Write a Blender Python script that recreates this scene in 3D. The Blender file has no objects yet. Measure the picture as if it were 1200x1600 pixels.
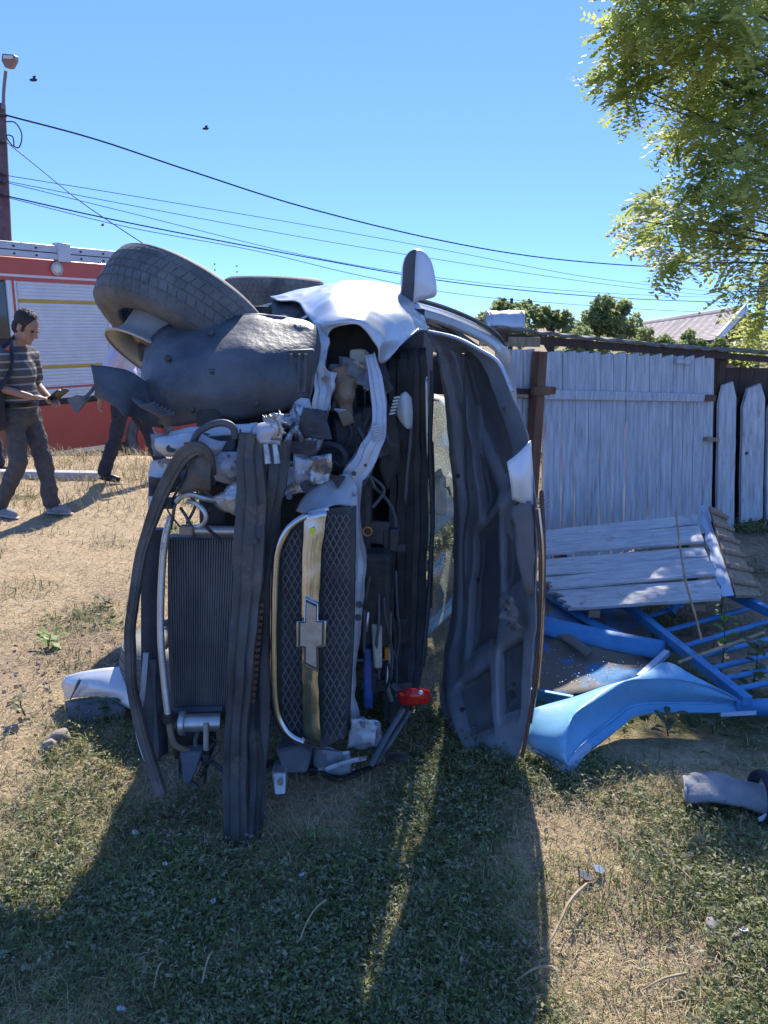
import bpy, bmesh, math, random
import numpy as np
from math import radians, sin, cos, tan, pi, sqrt
from mathutils import Vector, Matrix, noise

random.seed(7)
rng = np.random.default_rng(7)
scene = bpy.context.scene
COL = scene.collection

# ------------------------------------------------------------------ camera
FPX = 1202.0                       # focal length in pixels of the 1200 x 1600 photograph
PITCH = radians(14.0)
ROLL = radians(1.0)
CAM = Vector((0, 0, 1.69))
_f = Vector((0, cos(PITCH), -sin(PITCH)))
_u0 = Vector((0, sin(PITCH), cos(PITCH)))
_r0 = Vector((1, 0, 0))
_r = cos(ROLL) * _r0 + sin(ROLL) * _u0
_u = cos(ROLL) * _u0 - sin(ROLL) * _r0
cd = bpy.data.cameras.new('camera')
cd.sensor_fit = 'VERTICAL'
cd.sensor_height = 36.0
cd.lens = 36.0 * FPX / 1600.0
cd.clip_end = 2000
cam = bpy.data.objects.new('camera', cd)
COL.objects.link(cam)
mw = Matrix((( _r.x, _u.x, -_f.x, CAM.x), (_r.y, _u.y, -_f.y, CAM.y), (_r.z, _u.z, -_f.z, CAM.z), (0, 0, 0, 1)))
cam.matrix_world = mw
scene.camera = cam

# ------------------------------------------------------------------ sky, sun, exposure
SUN_EL = radians(41.0)
SUN_AZ = radians(7.0)              # bearing to the right of the view direction (+Y)
world = bpy.data.worlds.new('World')
scene.world = world
world.use_nodes = True
wn = world.node_tree.nodes
sky = wn.new('ShaderNodeTexSky')
sky.sky_type = 'NISHITA'
sky.sun_disc = False
sky.sun_elevation = SUN_EL
sky.sun_rotation = SUN_AZ
sky.altitude = 0
sky.air_density = 0.35
sky.dust_density = 0.0
sky.ozone_density = 8.0
bg = wn['Background']
bg.inputs['Strength'].default_value = 0.15
tint = wn.new('ShaderNodeMix')
tint.data_type = 'RGBA'; tint.blend_type = 'MULTIPLY'; tint.inputs['Factor'].default_value = 1.0
tint.inputs[7].default_value = (0.66, 0.96, 1.5, 1)
even = wn.new('ShaderNodeGamma')          # evens the sky out towards the soft light blue of the photograph
even.inputs[1].default_value = 0.5
world.node_tree.links.new(sky.outputs['Color'], even.inputs[0])
world.node_tree.links.new(even.outputs[0], tint.inputs[6])
world.node_tree.links.new(tint.outputs[2], bg.inputs['Color'])
sd = bpy.data.lights.new('sun', 'SUN')
sd.energy = 2.6
sd.angle = radians(0.5)
sd.color = (1.0, 0.93, 0.82)
sun = bpy.data.objects.new('sun', sd)
COL.objects.link(sun)
sdir = Vector((sin(SUN_AZ) * cos(SUN_EL), cos(SUN_AZ) * cos(SUN_EL), sin(SUN_EL)))
sun.rotation_euler = (-sdir).to_track_quat('-Z', 'Y').to_euler()
sun.location = (2, 12, 12)
vs = scene.view_settings
vs.view_transform = 'Standard'
vs.look = 'None'
vs.exposure = 1.65
vs.gamma = 1.0
vs.use_curve_mapping = False

# ------------------------------------------------------------------ geometry helpers
def ray(px, py):
    return _f + _r * ((px - 600.0) / FPX) + _u * ((800.0 - py) / FPX)

def at(px, py, Y):
    d = ray(px, py)
    return CAM + d * (Y / d.y)

def gnd(px, py, z=0.0):
    d = ray(px, py)
    return CAM + d * ((z - CAM.z) / d.z)

def onplane(px, py, p, n):
    d = ray(px, py)
    return CAM + d * ((p - CAM).dot(n) / d.dot(n))

def project(p):
    d = p - CAM
    z = d.dot(_f)
    return 600 + FPX * d.dot(_r) / z, 800 - FPX * d.dot(_u) / z

def V(*a):
    return Vector(a)

def nz(p, s=1.0, seed=0.0):
    return noise.noise(Vector((p[0] * s + seed, p[1] * s + seed * 1.7, p[2] * s - seed)))

def nvec(p, s=1.0, seed=0.0):
    return Vector((nz(p, s, seed), nz(p, s, seed + 17.3), nz(p, s, seed + 41.9)))

def spline(pts, n=6):
    """Catmull-Rom through a list of equal-length tuples / Vectors"""
    P = [tuple(p) for p in pts]
    if len(P) < 3:
        out = []
        for i in range(n + 1):
            t = i / n
            out.append(tuple(a + (b - a) * t for a, b in zip(P[0], P[1])))
        return out
    out = []
    for i in range(len(P) - 1):
        p0 = P[i - 1] if i else tuple(2 * a - b for a, b in zip(P[0], P[1]))
        p1, p2 = P[i], P[i + 1]
        p3 = P[i + 2] if i + 2 < len(P) else tuple(2 * a - b for a, b in zip(P[-1], P[-2]))
        for k in range(n):
            t = k / n
            out.append(tuple(0.5 * (2 * b + (c - a) * t + (2 * a - 5 * b + 4 * c - d) * t * t + (3 * b - a - 3 * c + d) * t ** 3)
                             for a, b, c, d in zip(p0, p1, p2, p3)))
    out.append(P[-1])
    return out

class MB:
    """collects shapes that become ONE mesh object"""
    def __init__(self):
        self.v = []
        self.f = []
    def add(self, vs, fs):
        o = len(self.v)
        self.v += [Vector(p) for p in vs]
        self.f += [tuple(i + o for i in f) for f in fs]
        return self
    def box(self, c, s, R=None):
        c = Vector(c)
        h = Vector(s) * 0.5
        vs = []
        for z in (-1, 1):
            for x, y in ((-1, -1), (1, -1), (1, 1), (-1, 1)):
                p = Vector((x * h.x, y * h.y, z * h.z))
                vs.append(c + (R @ p if R else p))
        return self.add(vs, [(3, 2, 1, 0), (4, 5, 6, 7), (0, 1, 5, 4), (1, 2, 6, 5), (2, 3, 7, 6), (3, 0, 4, 7)])
    def beam(self, a, b, w, h, up=(0, 0, 1)):
        a, b, up = Vector(a), Vector(b), Vector(up)
        d = (b - a).normalized()
        s = d.cross(up)
        if s.length < 1e-4:
            s = d.cross(Vector((1, 0, 0)))
        s.normalize()
        t = s.cross(d).normalized()
        vs = []
        for p in (a, b):
            for i, j in ((-1, -1), (1, -1), (1, 1), (-1, 1)):
                vs.append(p + s * (w / 2 * i) + t * (h / 2 * j))
        return self.add(vs, [(3, 2, 1, 0), (4, 5, 6, 7), (0, 1, 5, 4), (1, 2, 6, 5), (2, 3, 7, 6), (3, 0, 4, 7)])
    def tube(self, pts, r, n=8, caps=True, closed=False, squash=None):
        pts = [Vector(p) for p in pts]
        N = len(pts)
        rs = r if isinstance(r, (list, tuple)) else [r] * N
        rings = []
        nrm = None
        for i, p in enumerate(pts):
            if closed:
                t = pts[(i + 1) % N] - pts[i - 1]
            else:
                t = pts[min(i + 1, N - 1)] - pts[max(i - 1, 0)]
            if t.length < 1e-9:
                t = Vector((0, 0, 1))
            t.normalize()
            if nrm is None:
                nrm = t.cross(Vector((0, 0, 1)))
                if nrm.length < 0.05:
                    nrm = t.cross(Vector((1, 0, 0)))
            nrm = (nrm - t * nrm.dot(t))
            nrm.normalize()
            b = t.cross(nrm)
            sq = squash or (1, 1)
            rings.append([p + nrm * (cos(2 * pi * k / n) * rs[i] * sq[0]) + b * (sin(2 * pi * k / n) * rs[i] * sq[1]) for k in range(n)])
        vs = [q for ring in rings for q in ring]
        fs = []
        M_ = N if closed else N - 1
        for i in range(M_):
            j = (i + 1) % N
            for k in range(n):
                l = (k + 1) % n
                fs.append((i * n + k, i * n + l, j * n + l, j * n + k))
        if caps and not closed:
            fs.append(tuple(range(n - 1, -1, -1)))
            fs.append(tuple((N - 1) * n + k for k in range(n)))
        return self.add(vs, fs)
    def grid(self, rows, closed=False):
        m, n = len(rows), len(rows[0])
        vs = [p for r_ in rows for p in r_]
        fs = []
        for i in range(m - 1):
            for k in range(n if closed else n - 1):
                l = (k + 1) % n
                fs.append((i * n + k, i * n + l, (i + 1) * n + l, (i + 1) * n + k))
        return self.add(vs, fs)
    def prism(self, poly, ext):
        """closed solid: polygon of 3-D points pushed along ext"""
        n = len(poly)
        ext = Vector(ext)
        vs = [Vector(p) for p in poly] + [Vector(p) + ext for p in poly]
        fs = [tuple(range(n)), tuple(range(2 * n - 1, n - 1, -1))]
        for i in range(n):
            j = (i + 1) % n
            fs.append((j, i, n + i, n + j))
        return self.add(vs, fs)
    def lathe(self, prof, c, axis, n=32, closed=False, a0=0, a1=2 * pi):
        c, axis = Vector(c), Vector(axis).normalized()
        s = axis.cross(Vector((0, 0, 1)))
        if s.length < 0.05:
            s = axis.cross(Vector((0, 1, 0)))
        s.normalize()
        t = axis.cross(s)
        full = abs(a1 - a0 - 2 * pi) < 1e-6
        cnt = n if full else n + 1
        rows = []
        for r_, h in prof:
            rows.append([c + axis * h + s * (r_ * cos(a0 + (a1 - a0) * k / n)) + t * (r_ * sin(a0 + (a1 - a0) * k / n)) for k in range(cnt)])
        if closed:
            rows.append(rows[0])
        return self.grid(rows, closed=full)
    def ell(self, c, r, R=None, n=16, m=10):
        c = Vector(c)
        if not isinstance(r, (tuple, list, Vector)):
            r = (r, r, r)
        vs = [c + (R @ Vector((0, 0, -r[2])) if R else Vector((0, 0, -r[2])))]
        for i in range(1, m):
            th = -pi / 2 + pi * i / m
            for k in range(n):
                p = Vector((r[0] * cos(th) * cos(2 * pi * k / n), r[1] * cos(th) * sin(2 * pi * k / n), r[2] * sin(th)))
                vs.append(c + (R @ p if R else p))
        p = Vector((0, 0, r[2]))
        vs.append(c + (R @ p if R else p))
        fs = []
        for k in range(n):
            l = (k + 1) % n
            fs.append((0, 1 + l, 1 + k))
            for i in range(m - 2):
                fs.append((1 + i * n + k, 1 + i * n + l, 1 + (i + 1) * n + l, 1 + (i + 1) * n + k))
            fs.append((1 + (m - 2) * n + k, 1 + (m - 2) * n + l, len(vs) - 1))
        return self.add(vs, fs)
    def limb(self, a, b, ra, rb, n=12):
        """tapered capsule"""
        a, b = Vector(a), Vector(b)
        d = (b - a)
        L = d.length
        d.normalize()
        pts, rs = [], []
        for k in range(4):
            th = pi / 2 * (1 - k / 4)
            pts.append(a - d * (ra * sin(th))); rs.append(max(ra * cos(th), ra * 0.02))
        for k in range(0, 5):
            th = pi / 2 * k / 4
            pts.append(b + d * (rb * sin(th))); rs.append(max(rb * cos(th), rb * 0.02))
        return self.tube(pts, rs, n)
    def strip(self, pts, w, t=0.006, lip=0.0, depth=(0, 1, 0), n=5):
        """bent metal strip: pts (px, py, Y[, width factor]) or Vectors; width across, lips bending away along depth"""
        P = [at(*p[:3]) if not isinstance(p, Vector) else p for p in pts]
        W = [(p[3] if (not isinstance(p, Vector) and len(p) > 3) else 1.0) * w for p in pts]
        S = spline([tuple(p) + (ww,) for p, ww in zip(P, W)], n)
        dep = Vector(depth).normalized()
        rows = []
        for i, s in enumerate(S):
            p = Vector(s[:3])
            tt = Vector(S[min(i + 1, len(S) - 1)][:3]) - Vector(S[max(i - 1, 0)][:3])
            side = tt.cross(dep)
            side.normalize()
            hw = s[3] / 2
            if lip:
                rows.append([p - side * hw + dep * lip, p - side * hw * 0.97, p - side * hw * 0.45 + dep * lip * 0.12, p - side * hw * 0.3 - dep * lip * 0.1,
                             p + side * hw * 0.3 - dep * lip * 0.1, p + side * hw * 0.45 + dep * lip * 0.12, p + side * hw * 0.97, p + side * hw + dep * lip])
            else:
                rows.append([p - side * hw, p - side * hw * 0.4, p + side * hw * 0.4, p + side * hw])
        return self.grid(rows)
    def jitter(self, amp, scale, seed=0.0):
        for p in self.v:
            p += nvec(p, scale, seed) * amp
        return self
    def ridge(self, amp, scale, seed=0.0):
        """sharp creases: ridged noise"""
        for p in self.v:
            a = 1 - 2 * abs(nz(p, scale, seed)); b = 1 - 2 * abs(nz(p, scale, seed + 23.0))
            p += Vector((a * 0.4, -(a + b) * 0.5, b * 0.4)) * amp
        return self
    def build(self, name, m, parent=None, smooth=40, bevel=0.0, solid=0.0, sub=0, off=0.0, recalc=True, remesh=0.0, smo=0, disp=None, segs=2):
        me = bpy.data.meshes.new(name)
        me.from_pydata([tuple(p) for p in self.v], [], self.f)
        if recalc:
            bm = bmesh.new()
            bm.from_mesh(me)
            bmesh.ops.recalc_face_normals(bm, faces=bm.faces)
            bm.to_mesh(me)
            bm.free()
        if smooth:
            me.polygons.foreach_set('use_smooth', [True] * len(me.polygons))
            if not remesh:
                me.set_sharp_from_angle(angle=radians(smooth))
        ms = m if isinstance(m, (list, tuple)) else [m]
        for q in ms:
            me.materials.append(q)
        o = bpy.data.objects.new(name, me)
        COL.objects.link(o)
        if remesh:
            md = o.modifiers.new('remesh', 'REMESH'); md.mode = 'VOXEL'; md.voxel_size = remesh; md.use_smooth_shade = True
        if sub:
            md = o.modifiers.new('sub', 'SUBSURF'); md.levels = sub; md.render_levels = sub
        if smo:
            md = o.modifiers.new('smo', 'SMOOTH'); md.iterations = smo; md.factor = 0.5
        if disp:
            tx = bpy.data.textures.new(name, 'CLOUDS'); tx.noise_scale = disp[1]
            md = o.modifiers.new('disp', 'DISPLACE'); md.texture = tx; md.strength = disp[0]; md.texture_coords = 'GLOBAL'
        if solid:
            md = o.modifiers.new('solid', 'SOLIDIFY'); md.thickness = solid; md.offset = off
        if bevel:
            md = o.modifiers.new('bevel', 'BEVEL'); md.width = bevel; md.segments = segs; md.limit_method = 'ANGLE'; md.angle_limit = radians(35)
        setparent(o, parent)
        return o

BASE = {}
def setparent(o, parent):
    if parent is None:
        return
    o.parent = parent
    b = BASE.get(parent.name)
    if b is not None:
        o.matrix_parent_inverse = Matrix.Translation(-b)

def tag(o, label=None, cat=None, group=None, kind=None):
    if label: o['label'] = label
    if cat: o['category'] = cat
    if group: o['group'] = group
    if kind: o['kind'] = kind
    return o

def thing(name, loc, label, cat, group=None):
    o = bpy.data.objects.new(name, None)
    o.empty_display_size = 0.1
    COL.objects.link(o)
    o.location = loc
    BASE[o.name] = Vector(loc)
    return tag(o, label, cat, group)

def place(name, me, M4, parent=None):
    """object that shares mesh data, at world matrix M4"""
    o = bpy.data.objects.new(name, me)
    COL.objects.link(o)
    o.matrix_basis = M4
    setparent(o, parent)
    return o

def frame(o, x, y, z):
    """matrix from origin and three axes"""
    return Matrix(((x[0], y[0], z[0], o[0]), (x[1], y[1], z[1], o[1]), (x[2], y[2], z[2], o[2]), (0, 0, 0, 1)))

def npmesh(name, verts, quads, m, parent=None, attr=None):
    """big mesh from numpy arrays"""
    me = bpy.data.meshes.new(name)
    nv, nf, k = len(verts), len(quads), quads.shape[1]
    me.vertices.add(nv)
    me.vertices.foreach_set('co', verts.astype(np.float32).ravel())
    me.loops.add(nf * k)
    me.loops.foreach_set('vertex_index', quads.astype(np.int32).ravel())
    me.polygons.add(nf)
    me.polygons.foreach_set('loop_start', np.arange(0, nf * k, k, dtype=np.int32))
    me.update(calc_edges=True)
    if attr is not None:
        a = me.attributes.new('tint', 'FLOAT', 'POINT')
        a.data.foreach_set('value', attr.astype(np.float32))
    me.materials.append(m)
    o = bpy.data.objects.new(name, me)
    COL.objects.link(o)
    setparent(o, parent)
    return o
# ------------------------------------------------------------------ materials
def mat(name, c1, c2=None, rough=0.6, metal=0.0, ns=4.0, bump=0.0, bs=30.0, c3=None, lo=0.35, hi=0.65, coat=0.0, stretch=(1, 1, 1),
        transl=0.0, tint=False, rnd=False, rvar=0.0, spots=None, bdist=0.01, detail=6.0, spec=0.5, alpha=1.0, trans=0.0):
    m = bpy.data.materials.new(name)
    m.use_nodes = True
    nt = m.node_tree
    N, L = nt.nodes, nt.links
    b = N['Principled BSDF']
    b.inputs['Roughness'].default_value = rough
    b.inputs['Metallic'].default_value = metal
    b.inputs['Specular IOR Level'].default_value = spec
    b.inputs['Coat Weight'].default_value = coat
    b.inputs['Coat Roughness'].default_value = 0.12
    b.inputs['Transmission Weight'].default_value = trans
    b.inputs['Alpha'].default_value = alpha
    tc = N.new('ShaderNodeTexCoord')
    mp = N.new('ShaderNodeMapping')
    mp.inputs['Scale'].default_value = stretch
    L.new(tc.outputs['Object'], mp.inputs['Vector'])
    if rnd:
        oi = N.new('ShaderNodeObjectInfo'); vm = N.new('ShaderNodeVectorMath'); vm.operation = 'SCALE'; vm.inputs[0].default_value = (37, 53, 71)
        L.new(oi.outputs['Random'], vm.inputs['Scale']); L.new(vm.outputs[0], mp.inputs['Location'])
    col = None
    if c2 is None:
        b.inputs['Base Color'].default_value = (*c1, 1)
    else:
        n = N.new('ShaderNodeTexNoise')
        n.inputs['Scale'].default_value = ns
        n.inputs['Detail'].default_value = detail
        n.inputs['Roughness'].default_value = 0.62
        L.new(mp.outputs[0], n.inputs['Vector'])
        r = N.new('ShaderNodeValToRGB')
        r.color_ramp.elements[0].position = lo
        r.color_ramp.elements[0].color = (*c1, 1)
        r.color_ramp.elements[1].position = hi
        r.color_ramp.elements[1].color = (*c2, 1)
        if c3:
            e = r.color_ramp.elements.new(min(0.98, hi + 0.12))
            e.color = (*c3, 1)
        if tint:
            at_ = N.new('ShaderNodeAttribute'); at_.attribute_name = 'tint'
            mx = N.new('ShaderNodeMath'); mx.operation = 'MULTIPLY_ADD'
            mx.inputs[1].default_value = 0.35
            L.new(n.outputs['Fac'], mx.inputs[0])
            mx2 = N.new('ShaderNodeMath'); mx2.operation = 'MULTIPLY'; mx2.inputs[1].default_value = 0.65
            L.new(at_.outputs['Fac'], mx2.inputs[0])
            L.new(mx2.outputs[0], mx.inputs[2])
            L.new(mx.outputs[0], r.inputs['Fac'])
        else:
            L.new(n.outputs['Fac'], r.inputs['Fac'])
        col = r.outputs['Color']
        if spots:
            # dirt / rust patches with a shape of their own: (colour, scale, threshold)
            n2 = N.new('ShaderNodeTexNoise'); n2.inputs['Scale'].default_value = spots[1]; n2.inputs['Detail'].default_value = 8; n2.inputs['Roughness'].default_value = 0.7
            L.new(mp.outputs[0] if rnd else tc.outputs['Object'], n2.inputs['Vector'])
            r2 = N.new('ShaderNodeValToRGB')
            r2.color_ramp.elements[0].position = spots[2]; r2.color_ramp.elements[1].position = spots[2] + 0.08
            L.new(n2.outputs['Fac'], r2.inputs['Fac'])
            mix = N.new('ShaderNodeMix'); mix.data_type = 'RGBA'
            L.new(r2.outputs['Color'], mix.inputs['Factor'])
            L.new(col, mix.inputs[6])
            mix.inputs[7].default_value = (*spots[0], 1)
            col = mix.outputs[2]
            ro = N.new('ShaderNodeMapRange'); ro.inputs[3].default_value = rough; ro.inputs[4].default_value = 0.85
            L.new(r2.outputs['Color'], ro.inputs[0]); L.new(ro.outputs[0], b.inputs['Roughness'])
            if metal:
                ro = N.new('ShaderNodeMapRange'); ro.inputs[3].default_value = metal; ro.inputs[4].default_value = 0.0
                L.new(r2.outputs['Color'], ro.inputs[0]); L.new(ro.outputs[0], b.inputs['Metallic'])
        L.new(col, b.inputs['Base Color'])
    if bump:
        n3 = N.new('ShaderNodeTexNoise'); n3.inputs['Scale'].default_value = bs; n3.inputs['Detail'].default_value = 5
        L.new(mp.outputs[0], n3.inputs['Vector'])
        bp = N.new('ShaderNodeBump'); bp.inputs['Strength'].default_value = bump; bp.inputs['Distance'].default_value = bdist
        L.new(n3.outputs['Fac'], bp.inputs['Height'])
        L.new(bp.outputs['Normal'], b.inputs['Normal'])
    if transl:
        t = N.new('ShaderNodeBsdfTranslucent')
        if col is not None:
            L.new(col, t.inputs['Color'])
        else:
            t.inputs['Color'].default_value = (*c1, 1)
        ms = N.new('ShaderNodeMixShader'); ms.inputs[0].default_value = transl
        L.new(b.outputs[0], ms.inputs[1]); L.new(t.outputs[0], ms.inputs[2])
        L.new(ms.outputs[0], N['Material Output'].inputs['Surface'])
    return m

M = {}
M['paint'] = mat('silver_paint', (0.50, 0.515, 0.54), (0.58, 0.595, 0.62), rough=0.36, metal=0.35, ns=3, coat=0.4, bump=0.04, bs=9, spots=((0.36, 0.32, 0.27), 4.5, 0.64))
M['paint_in'] = mat('silver_inner_paint', (0.40, 0.42, 0.46), (0.55, 0.57, 0.61), rough=0.45, metal=0.2, ns=6, bump=0.15, bs=25, spots=((0.16, 0.11, 0.08), 7, 0.60))
M['hood_in'] = mat('grey_hood_underside', (0.18, 0.195, 0.22), (0.26, 0.275, 0.30), rough=0.5, ns=3, bump=0.08, bs=12, spots=((0.15, 0.115, 0.10), 4, 0.60))
M['hood_skin'] = mat('dusty_bonnet_skin', (0.10, 0.105, 0.115), (0.16, 0.16, 0.165), rough=0.7, ns=4, bump=0.1, bs=14, spots=((0.21, 0.17, 0.14), 5, 0.62))
M['torn'] = mat('torn_bare_metal', (0.55, 0.56, 0.58), (0.3, 0.3, 0.32), rough=0.35, metal=0.7, ns=25, bump=0.4, bs=60, spots=((0.14, 0.09, 0.06), 12, 0.6))
M['black'] = mat('black_plastic', (0.035, 0.037, 0.042), (0.08, 0.082, 0.086), rough=0.55, ns=7, bump=0.12, bs=40, spots=((0.15, 0.13, 0.11), 5, 0.66))
M['liner'] = mat('worn_liner_plastic', (0.055, 0.062, 0.076), (0.125, 0.132, 0.146), rough=0.5, ns=6, bump=0.35, bs=34, spots=((0.20, 0.175, 0.15), 4, 0.66))
M['dark'] = mat('dark_engine_grime', (0.02, 0.02, 0.022), (0.06, 0.055, 0.05), rough=0.7, ns=9, bump=0.5, bs=30)
M['rubber'] = mat('tyre_rubber', (0.07, 0.07, 0.072), (0.17, 0.165, 0.155), rough=0.75, ns=5, bump=0.2, bs=60, spots=((0.22, 0.21, 0.195), 3, 0.54))
M['beam'] = mat('dusty_black_bumper_beam', (0.038, 0.039, 0.042), (0.10, 0.092, 0.084), rough=0.5, ns=7, bump=0.4, bs=30, stretch=(1, 1, 0.35), spots=((0.18, 0.14, 0.11), 4, 0.55))
M['valance'] = mat('dusty_rubber_valance', (0.07, 0.062, 0.055), (0.16, 0.135, 0.115), rough=0.75, ns=8, bump=0.3, bs=40)
M['chrome'] = mat('chrome_trim', (0.52, 0.54, 0.57), (0.44, 0.45, 0.46), rough=0.22, metal=1.0, ns=10, bump=0.05, bs=20)
M['emblem'] = mat('gilt_emblem_plate', (0.50, 0.47, 0.42), (0.36, 0.33, 0.28), rough=0.4, metal=0.6, ns=25, spots=((0.06, 0.05, 0.045), 22, 0.63))
M['alu'] = mat('dull_aluminium', (0.48, 0.48, 0.48), (0.62, 0.62, 0.61), rough=0.42, metal=0.8, ns=12, bump=0.1, bs=40, spots=((0.2, 0.17, 0.14), 9, 0.62))
M['rim'] = mat('dusty_rim_inside', (0.40, 0.39, 0.37), (0.52, 0.50, 0.47), rough=0.6, metal=0.3, ns=8, bump=0.1, bs=30)
M['fins'] = mat('radiator_fins', (0.09, 0.09, 0.095), (0.17, 0.165, 0.16), rough=0.55, metal=0.3, ns=10, stretch=(1, 1, 0.3), spots=((0.15, 0.14, 0.13), 9, 0.68))
M['cloth_in'] = mat('pale_cabin_cloth', (0.42, 0.42, 0.38), (0.55, 0.55, 0.50), rough=0.9, ns=9, bump=0.3, bs=30)
M['seat'] = mat('dark_seat_cloth', (0.05, 0.05, 0.055), (0.09, 0.09, 0.095), rough=0.95, ns=20, bump=0.3, bs=90)
M['redlens'] = mat('red_plastic_lens', (0.62, 0.02, 0.015), rough=0.15, spec=0.6)
M['amber'] = mat('amber_plastic', (0.65, 0.22, 0.03), rough=0.35)
M['cream'] = mat('cream_plastic', (0.50, 0.46, 0.36), (0.38, 0.34, 0.27), rough=0.5, ns=20)
M['blueplast'] = mat('blue_plastic', (0.03, 0.10, 0.34), (0.02, 0.06, 0.22), rough=0.4, ns=20)
M['rust'] = mat('rusty_steel', (0.12, 0.055, 0.035), (0.22, 0.11, 0.065), rough=0.85, ns=9, bump=0.4, bs=50, stretch=(1, 1, 0.3))
M['brownmetal'] = mat('brown_oxide_metal', (0.20, 0.13, 0.08), (0.34, 0.25, 0.17), rough=0.7, ns=15, bump=0.4, bs=40)
M['white_lamp'] = mat('milky_lamp_plastic', (0.78, 0.76, 0.72), (0.66, 0.64, 0.60), rough=0.4, ns=12, transl=0.2)
M['yellow'] = mat('yellow_leaf', (0.65, 0.70, 0.04), rough=0.6)
M['glass_dark'] = mat('dark_tinted_glass', (0.015, 0.018, 0.02), rough=0.05, spec=0.8)

M['mirror_paint'] = mat('mirror_silver_paint', (0.60, 0.62, 0.66), (0.66, 0.68, 0.72), rough=0.35, metal=0.2, ns=5, coat=0.5)

M['plank'] = mat('weathered_whitewash_plank', (0.36, 0.38, 0.41), (0.60, 0.62, 0.65), rough=0.85, ns=6, bump=0.5, bs=22, stretch=(8, 8, 0.9), rnd=True, spots=((0.30, 0.28, 0.26), 5, 0.58))
M['plank_flat'] = mat('grey_white_fallen_plank', (0.46, 0.46, 0.48), (0.70, 0.70, 0.72), rough=0.85, ns=6, bump=0.6, bs=22, stretch=(0.8, 9, 9), spots=((0.34, 0.30, 0.25), 4, 0.6))
M['wood_raw'] = mat('raw_weathered_wood', (0.24, 0.17, 0.11), (0.40, 0.30, 0.21), rough=0.9, ns=7, bump=0.6, bs=25, stretch=(6, 6, 1))
M['wood_dark'] = mat('dark_brown_wood', (0.045, 0.030, 0.024), (0.09, 0.058, 0.042), rough=0.9, ns=8, bump=0.5, bs=30, stretch=(6, 6, 1))
M['slate'] = mat('old_slate_sheet', (0.12, 0.115, 0.11), (0.24, 0.23, 0.21), rough=0.9, ns=9, bump=0.5, bs=40, spots=((0.10, 0.12, 0.05), 12, 0.6))
M['zinc'] = mat('zinc_sheet', (0.48, 0.49, 0.51), (0.60, 0.61, 0.63), rough=0.4, metal=0.6, ns=6, bump=0.2, bs=12, spots=((0.22, 0.15, 0.1), 6, 0.66))
M['blue'] = mat('blue_gate_paint', (0.04, 0.20, 0.47), (0.065, 0.28, 0.58), rough=0.55, ns=9, bump=0.3, bs=30, spots=((0.22, 0.15, 0.11), 9, 0.60))
M['blue_light'] = mat('pale_blue_sheet_paint', (0.12, 0.36, 0.62), (0.18, 0.44, 0.69), rough=0.5, ns=5, bump=0.15, bs=18, spots=((0.27, 0.20, 0.14), 9, 0.635))
M['blue_dirty'] = mat('blue_sheet_under_soil', (0.16, 0.14, 0.12), (0.05, 0.20, 0.44), rough=0.8, ns=3.2, lo=0.50, hi=0.58, bump=0.4, bs=30)
M['blue_edge'] = mat('pale_blue_edge', (0.42, 0.52, 0.70), (0.50, 0.60, 0.76), rough=0.6, ns=8)

M['bark'] = mat('bark', (0.05, 0.038, 0.03), (0.12, 0.095, 0.075), rough=0.95, ns=12, bump=0.7, bs=30)
M['leaf_locust'] = mat('locust_leaf', (0.19, 0.27, 0.07), (0.56, 0.60, 0.18), rough=0.5, ns=3, transl=0.6, tint=True, lo=0.25, hi=0.8)
M['leaf_dark'] = mat('dark_tree_leaf', (0.20, 0.26, 0.11), (0.46, 0.52, 0.24), rough=0.55, ns=2, transl=0.65, tint=True, lo=0.25, hi=0.8)
M['leaf_bush'] = mat('bush_leaf', (0.18, 0.25, 0.10), (0.42, 0.47, 0.21), rough=0.55, ns=2, transl=0.6, tint=True, lo=0.25, hi=0.8)
M['weed'] = mat('weed_leaf', (0.08, 0.115, 0.03), (0.27, 0.31, 0.10), rough=0.6, ns=6, transl=0.25, tint=True, lo=0.2, hi=0.8)
M['weed_grey'] = mat('dusty_weed_leaf', (0.14, 0.15, 0.075), (0.38, 0.36, 0.23), rough=0.7, ns=6, transl=0.2, tint=True, lo=0.2, hi=0.8)
M['straw'] = mat('dry_straw', (0.36, 0.27, 0.14), (0.68, 0.56, 0.34), rough=0.8, ns=6, transl=0.15, tint=True, lo=0.15, hi=0.85)
M['greenleaf'] = mat('bright_weed_leaf', (0.10, 0.22, 0.03), (0.22, 0.36, 0.06), rough=0.5, ns=20, transl=0.4)
M['stick'] = mat('dry_stick', (0.30, 0.21, 0.12), (0.50, 0.38, 0.24), rough=0.85, ns=20, bump=0.3, bs=60)
M['stone'] = mat('field_stone', (0.20, 0.17, 0.145), (0.34, 0.30, 0.26), rough=0.9, ns=14, bump=0.5, bs=40)
M['shard'] = mat('pale_plastic_shard', (0.62, 0.66, 0.72), rough=0.4)
M['concrete'] = mat('kerb_concrete', (0.42, 0.41, 0.39), (0.55, 0.54, 0.52), rough=0.9, ns=8, bump=0.3, bs=40)
M['asphalt'] = mat('asphalt', (0.04, 0.04, 0.042), (0.06, 0.06, 0.06), rough=0.9, ns=20, bump=0.4, bs=120)

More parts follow.
